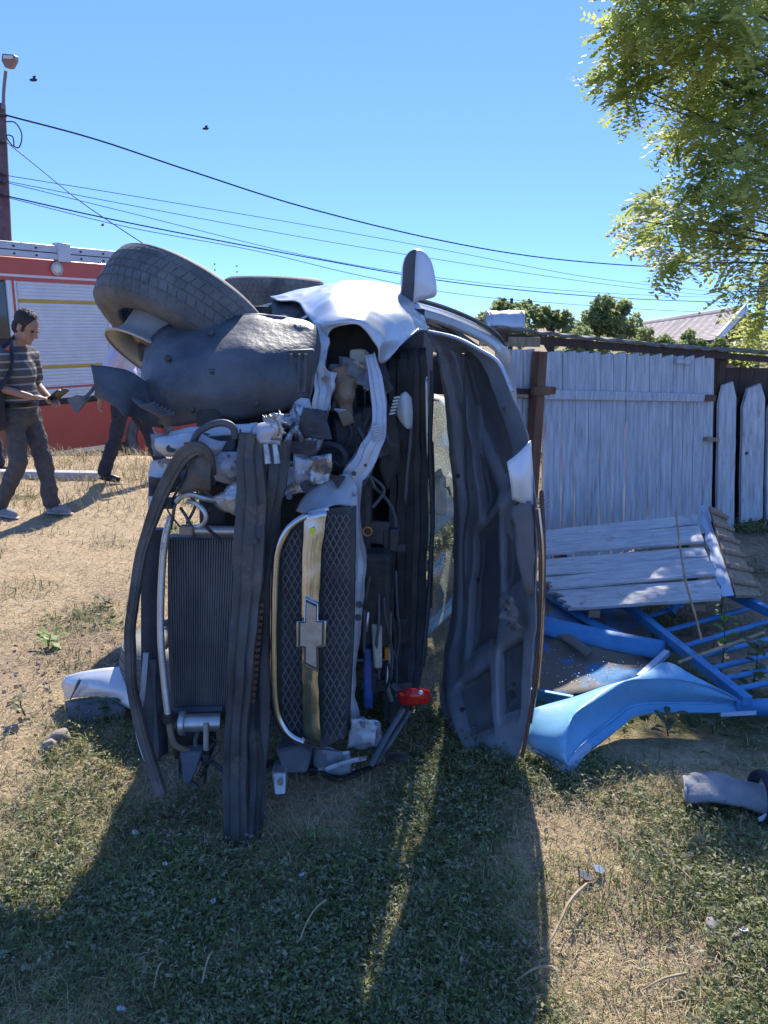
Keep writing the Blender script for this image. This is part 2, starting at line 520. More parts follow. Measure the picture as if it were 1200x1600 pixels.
M['tred'] = mat('fire_engine_red', (0.50, 0.070, 0.042), (0.56, 0.085, 0.05), rough=0.4, ns=3, coat=0.3)
M['twhite'] = mat('white_truck_paint', (0.68, 0.69, 0.72), (0.74, 0.75, 0.78), rough=0.4, ns=4)
M['tshut'] = mat('aluminium_roller_shutter', (0.62, 0.64, 0.68), (0.70, 0.72, 0.76), rough=0.45, metal=0.15, ns=4)
M['tyellow'] = mat('yellow_stripe', (0.55, 0.33, 0.04), (0.60, 0.38, 0.05), rough=0.5, ns=5)
M['tblack'] = mat('black_trim', (0.02, 0.02, 0.022), rough=0.6)
M['talu'] = mat('ladder_aluminium', (0.48, 0.50, 0.53), (0.58, 0.60, 0.63), rough=0.45, metal=0.5, ns=5)
M['tlamp'] = mat('lamp_glass', (0.60, 0.58, 0.50), (0.75, 0.73, 0.66), rough=0.2, ns=30)
M['pole'] = mat('dark_concrete_pole', (0.09, 0.092, 0.10), (0.13, 0.132, 0.14), rough=0.9, ns=8, bump=0.3, bs=30)
M['cable'] = mat('cable', (0.02, 0.02, 0.025), rough=0.7)
M['lampgrey'] = mat('street_lamp_grey', (0.16, 0.16, 0.17), (0.2, 0.2, 0.21), rough=0.5, ns=5)
M['lampglass'] = mat('street_lamp_glass', (0.6, 0.6, 0.58), rough=0.2)
M['bird'] = mat('bird', (0.03, 0.03, 0.035), rough=0.8)

M['tile'] = mat('faded_roof_tile', (0.58, 0.50, 0.45), (0.70, 0.62, 0.56), rough=0.9, ns=2.5, bump=0.3, bs=20)
M['wallplaster'] = mat('house_plaster', (0.45, 0.43, 0.40), (0.55, 0.53, 0.50), rough=0.9, ns=2)
M['brownwall'] = mat('brown_wooden_gable', (0.12, 0.06, 0.035), (0.18, 0.09, 0.05), rough=0.8, ns=4, stretch=(1, 1, 6))
M['gable'] = mat('grey_gable_board', (0.16, 0.15, 0.16), (0.22, 0.21, 0.22), rough=0.8, ns=4)
M['glass'] = mat('window_glass', (0.03, 0.035, 0.04), rough=0.05, spec=0.8)

M['skin'] = mat('skin', (0.36, 0.20, 0.135), (0.42, 0.245, 0.165), rough=0.5, ns=12)
M['hair'] = mat('dark_hair', (0.018, 0.014, 0.012), (0.04, 0.032, 0.028), rough=0.7, ns=60, bump=0.5, bs=120)
M['jeans'] = mat('charcoal_trousers', (0.065, 0.066, 0.07), (0.10, 0.10, 0.105), rough=0.9, ns=20, bump=0.3, bs=60)
M['navy'] = mat('navy_trousers', (0.022, 0.026, 0.042), (0.038, 0.042, 0.062), rough=0.9, ns=20, bump=0.3, bs=60)
M['lilac'] = mat('lilac_shirt', (0.52, 0.50, 0.66), (0.62, 0.60, 0.74), rough=0.9, ns=9)
M['bagcloth'] = mat('navy_bag', (0.02, 0.024, 0.038), (0.035, 0.04, 0.055), rough=0.8, ns=20)
M['sneaker'] = mat('grey_shoe', (0.22, 0.22, 0.235), (0.32, 0.32, 0.33), rough=0.8, ns=15)
M['sole'] = mat('shoe_sole', (0.52, 0.52, 0.52), rough=0.8)
M['blackshoe'] = mat('black_shoe', (0.015, 0.014, 0.014), rough=0.45)
M['phone'] = mat('black_glossy_case', (0.015, 0.015, 0.02), rough=0.2)
M['greyjeans'] = mat('faded_grey_denim', (0.22, 0.23, 0.25), (0.34, 0.35, 0.37), rough=0.95, ns=6, bump=0.4, bs=90)

def striped(name):
    m = mat(name, (0.16, 0.155, 0.15), (0.20, 0.195, 0.19), rough=0.95, ns=20, bump=0.2, bs=100)
    N, L = m.node_tree.nodes, m.node_tree.links
    tc = N.new('ShaderNodeTexCoord'); sx = N.new('ShaderNodeSeparateXYZ'); L.new(tc.outputs['Object'], sx.inputs[0])
    a = N.new('ShaderNodeMath'); a.operation = 'MULTIPLY'; a.inputs[1].default_value = 2 * pi / 0.062; L.new(sx.outputs['Z'], a.inputs[0])
    s = N.new('ShaderNodeMath'); s.operation = 'SINE'; L.new(a.outputs[0], s.inputs[0])
    r = N.new('ShaderNodeValToRGB'); r.color_ramp.elements[0].position = 0.70; r.color_ramp.elements[1].position = 0.78
    r.color_ramp.elements[0].color = (0.105, 0.10, 0.10, 1); r.color_ramp.elements[1].color = (0.34, 0.33, 0.31, 1)
    L.new(s.outputs[0], r.inputs[0]); L.new(r.outputs['Color'], N['Principled BSDF'].inputs['Base Color'])
    return m
M['striped'] = striped('striped_tee_cloth')

def tiled(name):
    m = mat(name, (0.34, 0.25, 0.20), (0.46, 0.36, 0.30), rough=0.9, ns=2.5)
    return m
# ------------------------------------------------------------------ ground
def smooth(a, b, t):
    t = max(0.0, min(1.0, (t - a) / (b - a)))
    return t * t * (3 - 2 * t)

def gh(x, y):
    """terrain height"""
    z = 0.0
    if abs(x) < 14 and y < 14:
        z += 0.022 * noise.noise(Vector((x * 1.3, y * 1.3, 0.0))) + 0.014 * noise.noise(Vector((x * 4.1, y * 4.1, 3.0)))
        if y < 9.5:
            z += 0.010 * noise.noise(Vector((x * 11, y * 11, 7.0)))
    # grass bank that falls to the road behind, on the left and far away
    z -= 0.75 * smooth(9.5, 10.6, y)
    return z

def green(x, y):
    """how much green weed covers the soil here, 0..1"""
    n = noise.fractal(Vector((x * 1.1 + 5, y * 1.1, 1.0)), 1.0, 2.0, 4)
    b = 0.10
    b += 0.46 * smooth(3.4, 2.4, y) + 0.42 * math.exp(-(((x + 0.25) / 0.6) ** 2)) * smooth(3.0, 2.3, y)                       # the near field is weedy
    b += 0.22 * smooth(0.3, 1.0, x) * smooth(4.2, 3.0, y)  # and the right side
    b -= 0.42 * math.exp(-(((x - 1.0) / 0.33) ** 2 + ((y - 1.85) / 0.22) ** 2))   # bare earth patch
    b -= 0.25 * smooth(-0.9, -1.5, x) * smooth(2.2, 3.0, y)
    b += 0.26 * smooth(4.6, 6.5, y)
    return max(0.0, min(1.0, b + 1.0 * n - 0.06))

def soil(x, y):
    """bare dug-up soil, 0..1"""
    n = noise.fractal(Vector((x * 0.9 + 31, y * 0.9 + 7, 4.0)), 1.0, 2.0, 4)
    b = 0.0 + 0.45 * math.exp(-(((x + 1.25) / 0.7) ** 2 + ((y - 3.5) / 0.5) ** 2))
    b += 0.7 * math.exp(-(((x - 1.0) / 0.35) ** 2 + ((y - 1.85) / 0.25) ** 2))
    b += 0.5 * smooth(0.5, 0.9, x) * smooth(3.2, 3.8, y)
    return max(0.0, min(1.0, b + 0.6 * n))

def axis(fine0, fine1, step, far0, far1):
    a = list(np.arange(fine0, fine1 + 1e-6, step))
    s, p = step, fine1
    while p < far1:
        s *= 1.25; p += s; a.append(min(p, far1))
    s, p = step, fine0
    pre = []
    while p > far0:
        s *= 1.25; p -= s; pre.append(max(p, far0))
    return pre[::-1] + a

gx = axis(-3.2, 2.6, 0.05, -500, 500)
gy = axis(1.0, 7.0, 0.05, -60, 900)
gv, ga, gb = [], [], []
for y in gy:
    for x in gx:
        gv.append((x, y, gh(x, y)))
        near = abs(x) < 15 and -2 < y < 25
        ga.append(green(x, y) if near else 0.5)
        gb.append(soil(x, y) if near else 0.2)
nx = len(gx)
gq = [(i * nx + k, i * nx + k + 1, (i + 1) * nx + k + 1, (i + 1) * nx + k) for i in range(len(gy) - 1) for k in range(nx - 1)]

def ground_mat():
    m = bpy.data.materials.new('dry_grass_and_soil')
    m.use_nodes = True
    N, L = m.node_tree.nodes, m.node_tree.links
    b = N['Principled BSDF']
    b.inputs['Roughness'].default_value = 0.95
    b.inputs['Specular IOR Level'].default_value = 0.15
    tc = N.new('ShaderNodeTexCoord')
    def nse(scale, det=8, rough=0.65):
        n = N.new('ShaderNodeTexNoise'); n.inputs['Scale'].default_value = scale; n.inputs['Detail'].default_value = det; n.inputs['Roughness'].default_value = rough
        L.new(tc.outputs['Object'], n.inputs['Vector'])
        return n.outputs['Fac']
    def ramp(fac, a, ca, b_, cb):
        r = N.new('ShaderNodeValToRGB')
        r.color_ramp.elements[0].position = a; r.color_ramp.elements[0].color = (*ca, 1)
        r.color_ramp.elements[1].position = b_; r.color_ramp.elements[1].color = (*cb, 1)
        L.new(fac, r.inputs['Fac'])
        return r.outputs['Color']
    def mix(f, a, c):
        x = N.new('ShaderNodeMix'); x.data_type = 'RGBA'
        L.new(f, x.inputs['Factor']); L.new(a, x.inputs[6]); L.new(c, x.inputs[7])
        return x.outputs[2]
    straw = ramp(nse(34), 0.3, (0.33, 0.24, 0.14), 0.7, (0.62, 0.475, 0.325))
    earth = ramp(nse(22), 0.3, (0.20, 0.14, 0.095), 0.7, (0.43, 0.32, 0.235))
    grn = ramp(nse(40), 0.3, (0.05, 0.06, 0.022), 0.7, (0.15, 0.15, 0.06))
    a1 = N.new('ShaderNodeAttribute'); a1.attribute_name = 'green'
    a2 = N.new('ShaderNodeAttribute'); a2.attribute_name = 'soil'
    def wob(attr, amt, lo, hi):
        ad = N.new('ShaderNodeMath'); ad.operation = 'MULTIPLY_ADD'; ad.inputs[1].default_value = amt
        L.new(nse(14), ad.inputs[0]); L.new(attr.outputs['Fac'], ad.inputs[2])
        r = N.new('ShaderNodeMapRange'); r.inputs[1].default_value = lo + amt * 0.5; r.inputs[2].default_value = hi + amt * 0.5
        L.new(ad.outputs[0], r.inputs[0])
        return r.outputs[0]
    c = mix(wob(a2, 0.6, 0.15, 0.5), straw, earth)
    c = mix(wob(a1, 0.6, 0.30, 0.75), c, grn)
    L.new(c, b.inputs['Base Color'])
    bp = N.new('ShaderNodeBump'); bp.inputs['Strength'].default_value = 0.9; bp.inputs['Distance'].default_value = 0.02
    L.new(nse(45, 8, 0.7), bp.inputs['Height'])
    L.new(bp.outputs['Normal'], b.inputs['Normal'])
    return m
ground = npmesh('ground', np.array(gv), np.array(gq), ground_mat())
for nm, arr in (('green', ga), ('soil', gb)):
    t_ = ground.data.attributes.new(nm, 'FLOAT', 'POINT'); t_.data.foreach_set('value', np.array(arr, dtype=np.float32))
ground.data.polygons.foreach_set('use_smooth', [True] * len(ground.data.polygons))
tag(ground, 'dry trampled grass and bare soil around the wreck', kind='structure')

road = MB().grid([[V(-60, 10.9, -0.735), V(60, 10.9, -0.735)], [V(-60, 17.5, -0.735), V(60, 17.5, -0.735)]]).build('road', M['asphalt'], smooth=0)
tag(road, 'asphalt road beyond the grass bank', kind='structure')
# concrete kerb on the grass at the left
kb = MB()
for i in range(5):
    x0 = -7.3 + i * 0.95
    kb2 = MB().box((x0, 8.05 + 0.02 * random.uniform(-1, 1), 0.0), (0.93, 0.16, 0.17)).build('kerb_stone', M['concrete'], bevel=0.015) if i == 0 else None
    if i == 0:
        kerb = thing('kerb', (-5.4, 8.05, 0), 'low pale concrete kerb lying in the grass behind the walking man', 'kerb')
        setparent(kb2, kerb); k_me = kb2.data
    else:
        o = place('kerb_stone', k_me, Matrix.Translation((i * 0.95, 0.03 * random.uniform(-1, 1), random.uniform(-0.015, 0.01))), kerb)
        md = o.modifiers.new('bevel', 'BEVEL'); md.width = 0.015
# ------------------------------------------------------------------ the wrecked car, lying on its side: its roof points to +X, its upper flank to +Z
car = thing('wrecked_car', (-0.2, 4.4, 0), 'silver car lying on its side with crushed front, open bonnet and bare grille', 'car')
P = M['paint']

# --- cabin shell
def shell(name, fn, us, vs_, m, **k):
    rows = [[fn(u, v) for v in vs_] for u in us]
    return MB().grid(rows).build(name, m, car, **k)

def lin(a, b, n):
    return [a + (b - a) * i / n for i in range(n + 1)]

floor = shell('floor_pan', lambda y, z: V(-0.66 + 0.03 * sin(y * 9) * sin(z * 7) + (0.10 if abs(z - 0.91) < 0.13 else 0), y, z), lin(3.35, 6.7, 26), lin(0.10, 1.74, 20), M['dark'], solid=0.02)
exh = MB().tube(spline([V(-0.70, 3.5, 1.05), V(-0.74, 4.2, 0.92), V(-0.74, 5.0, 0.80), V(-0.70, 5.6, 0.55), V(-0.72, 6.6, 0.5)]), 0.035, 10).build('exhaust_pipe', M['brownmetal'], car)
MB().tube([V(-0.72, 5.9, 0.32), V(-0.72, 6.5, 0.32)], 0.11, 14).build('muffler', M['alu'], car, bevel=0.02)
MB().tube([V(-0.74, 5.62, 0.2), V(-0.74, 5.62, 1.66)], 0.05, 10).build('rear_axle', M['dark'], car)

def flank(y, x, side):
    """upper (side=1) or lower (side=-1) flank height"""
    half = 0.90 - 0.05 * smooth(5.8, 6.7, y) - 0.03 * smooth(4.1, 3.4, y)
    half -= 0.055 * ((x + 0.25) / 0.4) ** 2 if x > -0.25 else 0.07 * ((x + 0.25) / 0.42) ** 2
    half += 0.012 * math.exp(-((x + 0.02) / 0.05) ** 2)
    return 0.91 + side * half
for side, nm in ((1, 'flank_panel'), (-1, 'flank_panel')):
    def arch(y, x):
        # wheel arch of the rear wheel
        return (y - 5.62) ** 2 + (x + 0.72) ** 2 < 0.40 ** 2
    g = MB()
    ys, xs = lin(3.55, 6.75, 64), lin(-0.66, 0.12, 20)
    vid = {}
    vv, ff = [], []
    for i, y in enumerate(ys):
        for j, x in enumerate(xs):
            vv.append(V(x, y, flank(y, x, side)))
    for i in range(len(ys) - 1):
        for j in range(len(xs) - 1):
            if not arch((ys[i] + ys[i + 1]) / 2, (xs[j] + xs[j + 1]) / 2):
                n_ = len(xs)
                ff.append((i * n_ + j, i * n_ + j + 1, (i + 1) * n_ + j + 1, (i + 1) * n_ + j))
    g.add(vv, ff)
    if side < 0:
        for p in g.v:
            p.z = max(p.z, 0.02)
    fl = g.build(nm, P, car, solid=0.012, off=-side)
    if side > 0:
        for yy in (3.72, 4.72, 5.68):          # door seams
            MB().strip([V(x, yy + (0.05 if x < -0.4 else 0), flank(yy, x, 1) + 0.004) for x in lin(-0.6, 0.12, 8)], 0.012, depth=(0, 0, 1)).build('door_seam', M['black'], fl, solid=0.006)
        for yy in (4.45, 5.35):
            hb = MB()
            hb.tube(spline([V(-0.02, yy - 0.11, flank(yy, 0, 1) + 0.005), V(-0.02, yy - 0.09, flank(yy, 0, 1) + 0.045), V(-0.02, yy + 0.09, flank(yy, 0, 1) + 0.045), V(-0.02, yy + 0.11, flank(yy, 0, 1) + 0.005)]), 0.016, 8)
            hb.build('door_handle', P, fl)
        MB().strip([V(-0.30, y, flank(y, -0.30, 1) + 0.012) for y in lin(3.85, 5.15, 8)], 0.10, depth=(0, 0, 1)).build('side_moulding', M['liner'], fl, solid=0.02)

# roof and pillars
def roofpt(y, z):
    w = (z - 0.91) / 0.66
    x = 0.60 - 0.075 * w * w - 0.03 * ((y - 5.3) / 1.4) ** 2
    return V(x, y, z)
shell('roof_panel', roofpt, lin(4.25, 6.55, 20), lin(0.27, 1.55, 14), P, solid=0.02)
shell('headliner', lambda y, z: roofpt(y, z) + V(-0.05, 0, 0), lin(4.3, 6.5, 10), lin(0.30, 1.52, 10), M['cloth_in'])
for rz in (0.36, 1.46):
    MB().tube(spline([V(0.55, 4.55, rz), V(0.625, 4.62, rz), V(0.63, 6.2, rz), V(0.55, 6.3, rz)]), 0.015, 8).build('roof_rail', M['alu'], car)
# A pillar of the upper side as the photograph shows it
ap = [(640, 474, 3.62), (700, 492, 3.95), (752, 515, 4.25), (781, 537, 4.45), (792, 566, 4.62), (795, 600, 4.72), (797, 660, 4.75)]
MB().strip([(a, b + 6, c) for a, b, c in ap], 0.085, lip=0.03, depth=(0.1, 1, -0.5)).build('windscreen_pillar', P, car, solid=0.012)
MB().tube(spline([at(a, b - 9, c) for a, b, c in ap[:5]]), 0.012, 6).build('window_seal', M['black'], car)
MB().tube(spline([V(0.14, 3.55, 0.12), V(0.40, 4.0, 0.20), V(0.55, 4.3, 0.28)]), 0.035, 8).build('windscreen_pillar', P, car)
for yy, x2 in ((4.78, 0.56), (5.75, 0.55), (6.55, 0.5)):
    for side, z0, z1 in ((1, 1.76, 1.53), (-1, 0.08, 0.29)):
        MB().strip([V(0.10, yy, z0), V(0.32, yy + 0.03, z0 + (z1 - z0) * 0.35), V(x2, yy + 0.05, z1)], 0.10, lip=0.02, depth=(0, 0.0, side)).build('pillar', M['black'], car, solid=0.03)
# tailgate with a window opening
tg = MB()
tg.grid([[V(-0.55, 6.76, z) for z in lin(0.14, 1.68, 8)], [V(-0.1, 6.80, z) for z in lin(0.12, 1.70, 8)], [V(0.12, 6.76, z) for z in lin(0.14, 1.68, 8)]])
tg.grid([[V(0.12, 6.76, z) for z in (0.14, 0.30)], [V(0.52, 6.56, z) for z in (0.30, 0.42)]])
tg.grid([[V(0.12, 6.76, z) for z in (1.52, 1.68)], [V(0.52, 6.56, z) for z in (1.40, 1.52)]])
tg.build('tailgate', P, car, solid=0.02)

def pane(name, c=(0.85, 0.92, 0.9), gl=0.12):
    m = bpy.data.materials.new(name)
    m.use_nodes = True
    N, L = m.node_tree.nodes, m.node_tree.links
    t = N.new('ShaderNodeBsdfTransparent'); t.inputs[0].default_value = (*c, 1)
    g_ = N.new('ShaderNodeBsdfGlossy'); g_.inputs['Roughness'].default_value = 0.05
    x = N.new('ShaderNodeMixShader'); x.inputs[0].default_value = gl
    L.new(t.outputs[0], x.inputs[1]); L.new(g_.outputs[0], x.inputs[2]); L.new(x.outputs[0], N['Material Output'].inputs['Surface'])
    return m
M['pane'] = pane('clear_car_glass')
MB().grid([[V(0.13, 6.745, 0.32), V(0.13, 6.745, 1.5)], [V(0.51, 6.55, 0.43), V(0.51, 6.55, 1.39)]]).build('rear_window', M['pane'], car, smooth=0)
MB().grid([[V(0.12, 4.84, 1.755), V(0.12, 5.70, 1.755)], [V(0.54, 4.88, 1.56), V(0.54, 5.72, 1.56)]]).build('side_window', M['pane'], car, smooth=0)

# bulkhead, dashboard and seats
fw = MB()
fw.grid([[V(x, 3.46 + 0.05 * nz((x * 4, 0, z * 4)), z) for z in lin(0.10, 1.74, 12)] for x in lin(-0.66, 0.16, 8)])
fw.build('bulkhead', M['dark'], car, solid=0.03)
MB().prism([V(0.15, 3.56, 0.16), V(0.22, 3.72, 0.16), V(0.20, 4.0, 0.16), V(0.0, 4.05, 0.16), V(-0.15, 3.9, 0.16), V(-0.15, 3.56, 0.16)], (0, 0, 1.50)).build('dashboard', M['black'], car, bevel=0.02)
for zc in (0.47, 1.35):
    s_ = MB()
    s_.box((-0.30, 4.75, zc), (0.20, 0.52, 0.48))
    s_.box((-0.02, 5.05, zc), (0.62, 0.16, 0.48), Matrix.Rotation(radians(-14), 3, 'Z'))
    s_.box((0.36, 5.14, zc), (0.18, 0.11, 0.26))
    s_.build('seat', M['seat'], car, bevel=0.05, segs=3)
ab = MB().ell((0.30, 4.12, 1.12), (0.09, 0.16, 0.22)).jitter(0.10, 7, 3)
ab.build('airbag', M['cloth_in'], car, smooth=60)
ab = MB().ell((0.27, 4.25, 0.70), (0.10, 0.16, 0.20)).jitter(0.10, 8, 5)
ab.build('airbag', M['cloth_in'], car, smooth=60)

# --- wheels
def wheel(name, c, axin, rim_off=0.0):
    """axin: unit vector from the outer to the inner face"""
    axin = Vector(axin).normalized()
    c = Vector(c)
    root = thing('x', c, None, None)
    bpy.data.objects.remove(root)
    R, W = 0.355, 0.117
    ty = MB()
    prof = [(0.225, -0.098), (0.235, -0.112), (0.27, -0.124), (0.31, -0.122), (0.338, -0.106), (0.350, -0.088), (0.355, -0.06), (0.356, 0.0), (0.355, 0.06), (0.350, 0.088),
            (0.338, 0.106), (0.31, 0.122), (0.27, 0.124), (0.235, 0.112), (0.225, 0.098)]
    ty.lathe(prof, c, axin, 64)
    tyre = ty.build('wheel', M['rubber'], car, smooth=35, solid=0.006, off=-1)
    # tread: circumferential ribs cut into blocks
    tr = MB()
    s = axin.cross(V(0, 0, 1)); s = s if s.length > 0.05 else axin.cross(V(0, 1, 0)); s.normalize(); t = axin.cross(s)
    for band, (h0, h1) in enumerate(((-0.098, -0.062), (-0.052, -0.020), (-0.012, 0.012), (0.020, 0.052), (0.062, 0.098))):
        nb = 60
        for k in range(nb):
            a0 = 2 * pi * (k + 0.5 * (band % 2)) / nb
            a1 = a0 + 2 * pi / nb * 0.93
            sk = 0.012 * (1 if band < 2 else -1 if band > 2 else 0)
            pts = []
            for r_ in (0.348, 0.3588 if abs(h0) < 0.06 else 0.3566):
                for a, h, dh in ((a0, h0, 0), (a1, h0, 0), (a1, h1, 0), (a0, h1, 0)):
                    rr = r_ - (0.010 if abs(h) > 0.09 else 0)
                    aa = a + (sk / 0.355 if h == h1 else 0)
                    pts.append(c + axin * h + s * (rr * cos(aa)) + t * (rr * sin(aa)))
            tr.add(pts, [(4, 5, 6, 7), (0, 1, 5, 4), (1, 2, 6, 5), (2, 3, 7, 6), (3, 0, 4, 7)])
    tr.build('tread', M['rubber'], tyre, smooth=0)
    c = c + axin * rim_off          # a burst tyre lets the rim slip inwards
    rm = MB()
    rm.lathe([(0.232, 0.112), (0.236, 0.108), (0.222, 0.096), (0.205, 0.085), (0.190, 0.05), (0.186, -0.02), (0.196, -0.08), (0.218, -0.10), (0.234, -0.106), (0.234, -0.11)], c, axin, 56)
    rm.lathe([(0.19, -0.04), (0.16, -0.075), (0.05, -0.085), (0.045, -0.05), (0.03, -0.05)], c, axin, 40)
    rm.build('rim', M['rim'], tyre, smooth=50, solid=0.006)
    for k in range(5):
        a = 2 * pi * k / 5
        d = s * cos(a) + t * sin(a)
        MB().beam(c + d * 0.05 - axin * 0.095, c + d * 0.20 - axin * 0.09, 0.05, 0.03, axin).build('spoke', M['alu'], tyre, bevel=0.008)
    br = MB().lathe([(0.02, 0.05), (0.155, 0.05), (0.155, 0.03), (0.06, 0.02), (0.06, -0.03)], c, axin, 40)
    br.build('brake_disc', M['brownmetal'], tyre, smooth=30, solid=0.004)
    MB().box(c + s * 0.12 + axin * 0.05, (0.10, 0.09, 0.09)).build('brake_caliper', M['dark'], tyre, bevel=0.02)
    return tyre

fwc = at(290, 503, 3.20)
FAX = V(-0.42, -0.42, -0.80).normalized()
wheel('wheel', fwc, FAX, 0.10)
wheel('wheel', V(-0.80, 5.62, 1.84), (0, 0, -1))
wheel('wheel', V(-0.80, 5.62, 0.16), (0, 0, 1))
wheel('wheel', V(-0.82, 3.25, 0.17), V(0, 0.1, 1))
# suspension: knuckle, driveshaft, strut, control arm
MB().tube(spline([fwc + FAX * 0.06, fwc + FAX * 0.25, V(-0.45, 3.30, 1.15)]), 0.03, 10).build('driveshaft', M['dark'], car)
MB().tube([fwc + FAX * 0.10 + V(0.05, 0.05, 0), V(-0.10, 3.35, 1.42)], 0.035, 10).build('suspension_strut', M['dark'], car)
MB().ell(fwc + FAX * 0.10, (0.09, 0.09, 0.07)).build('steering_knuckle', M['brownmetal'], car)

# --- wheel arch liner: a broad dark plastic shell and its torn flap
L_top = [(226, 548, 2.92), (250, 520, 2.94), (292, 500, 2.96), (345, 496, 2.96), (400, 493, 2.95), (455, 499, 2.93), (488, 510, 2.92), (497, 528, 2.92)]
L_mid = [(222, 585, 2.80), (250, 575, 2.74), (292, 562, 2.72), (345, 556, 2.72), (400, 553, 2.72), (448, 555, 2.74), (480, 558, 2.78), (494, 566, 2.82)]
L_low = [(224, 625, 2.78), (250, 622, 2.70), (292, 617, 2.67), (345, 612, 2.67), (400, 608, 2.68), (436, 607, 2.70), (470, 606, 2.74), (487, 606, 2.80)]
L_bot = [(236, 660, 2.80), (258, 665, 2.72), (294, 664, 2.70), (345, 660, 2.70), (392, 655, 2.72), (428, 646, 2.75), (455, 640, 2.80), (478, 640, 2.86)]
def loft(rows, nu=5, nv=5):
    """rows of (px,py,Y); smooth in both directions -> grid of Vectors"""
    A = [spline([tuple(at(*p)) for p in r_], nu) for r_ in rows]
    cols = []
    for j in range(len(A[0])):
        cols.append(spline([A[i][j] for i in range(len(A))], nv))
    return [[Vector(cols[j][i]) for j in range(len(cols))] for i in range(len(cols[0]))]
g = MB().grid(loft([L_top, L_mid, L_low, L_bot]))
g.jitter(0.012, 7, 2.0).ridge(0.010, 6, 9).ridge(0.0025, 30, 4)
lin_o = g.build('wheel_arch_liner', M['liner'], car, solid=0.006)
# dark socket on the liner's right
sk = MB().prism([at(447, 547, 2.735), at(490, 545, 2.76), at(484, 612, 2.76), at(441, 622, 2.735)], (0, 0.06, 0)).build('socket_recess', M['black'], lin_o, bevel=0.01)
for xx in (455, 468, 478):
    MB().tube([at(xx, 553, 2.725), at(xx - 3, 612, 2.725)], 0.006, 6).build('socket_rib', M['liner'], lin_o)
# torn flap to the left
F0 = [(140, 571, 2.62), (160, 574, 2.64), (186, 576, 2.68), (208, 584, 2.72), (226, 596, 2.76), (238, 606, 2.78)]
F1 = [(146, 596, 2.60), (164, 598, 2.61), (188, 602, 2.64), (210, 610, 2.69), (230, 620, 2.73), (250, 630, 2.74)]
F2 = [(147, 620, 2.61), (168, 620, 2.60), (188, 628, 2.63), (208, 638, 2.68), (230, 648, 2.73), (252, 656, 2.74)]
F3 = [(158, 624, 2.62), (176, 634, 2.61), (192, 648, 2.64), (212, 652, 2.69), (232, 664, 2.74), (256, 668, 2.76)]
g = MB().grid(loft([F0, F1, F2, F3], 4, 4)).jitter(0.010, 16, 4)
g.build('torn_liner_flap', M['liner'], car, solid=0.005)
g = MB().prism([at(104, 626, 2.64), at(122, 616, 2.63), at(140, 622, 2.62), (at(132, 632, 2.62)), at(122, 646, 2.63), at(112, 640, 2.64)], (0, 0.006, 0)).jitter(0.012, 30)
g.build('reflection_fragment', M['liner'], car)  # dark plate standing in for a probable reflection beside the flap
MB().tube(spline([at(150, 600, 2.61), at(142, 612, 2.62), at(130, 624, 2.62)]), 0.006, 6).build('fragment_strap', M['liner'], car)

# --- upper front wing: crumpled silver sheet that ends in the headlamp opening
W0 = [(420, 464, 3.75), (455, 458, 3.75), (492, 452, 3.70), (520, 446, 3.70), (552, 442, 3.72), (592, 446, 3.75), (622, 452, 3.75), (650, 470, 3.72)]
W1 = [(424, 468, 3.55), (458, 464, 3.5), (490, 462, 3.40), (518, 458, 3.35), (552, 458, 3.35), (592, 462, 3.40), (624, 470, 3.45), (656, 488, 3.50)]
W2 = [(430, 471, 3.45), (462, 470, 3.4), (486, 484, 3.20), (512, 478, 3.05), (552, 480, 3.05), (590, 488, 3.10), (626, 490, 3.22), (660, 502, 3.36)]
W3 = [(436, 472, 3.44), (464, 472, 3.4), (486, 503, 3.05), (508, 502, 2.90), (552, 498, 2.88), (586, 512, 2.94), (622, 516, 3.10), (664, 514, 3.32)]
W4 = [(440, 472, 3.45), (466, 473, 3.4), (499, 533, 2.98), (521, 513, 2.88), (556, 511, 2.86), (584, 540, 2.90), (596, 566, 2.94), (650, 516, 3.20)]
g = MB().grid(loft([W0, W1, W2, W3, W4], 10, 9)).jitter(0.006, 6, 1.5).ridge(0.022, 4.5, 3).ridge(0.006, 13, 5)
wing = g.build('front_wing', P, car, solid=0.004, smooth=40)
# ragged downward tail of the wing, left of the opening
MB().strip([(494, 508, 2.94), (500, 540, 2.90), (497, 570, 2.86), (503, 604, 2.84), (501, 640, 2.82), (494, 676, 2.80), (478, 708, 2.78), (464, 738, 2.76)], 0.052, lip=0.025).jitter(0.014, 22, 6).ridge(0.014, 14, 2).build('wing_apron', M['paint_in'], car, solid=0.006)
# dark rear edge visible under the wing
MB().grid(loft([[(424, 470, 3.5), (460, 474, 3.45), (492, 478, 3.4)], [(427, 503, 3.3), (460, 503, 3.3), (495, 520, 3.3)]], 4, 4)).build('inner_arch', M['black'], car, solid=0.01)
MB().beam(at(464, 503, 3.12), at(490, 487, 3.12), 0.01, 0.01).build('brake_hose_clip', M['alu'], car)

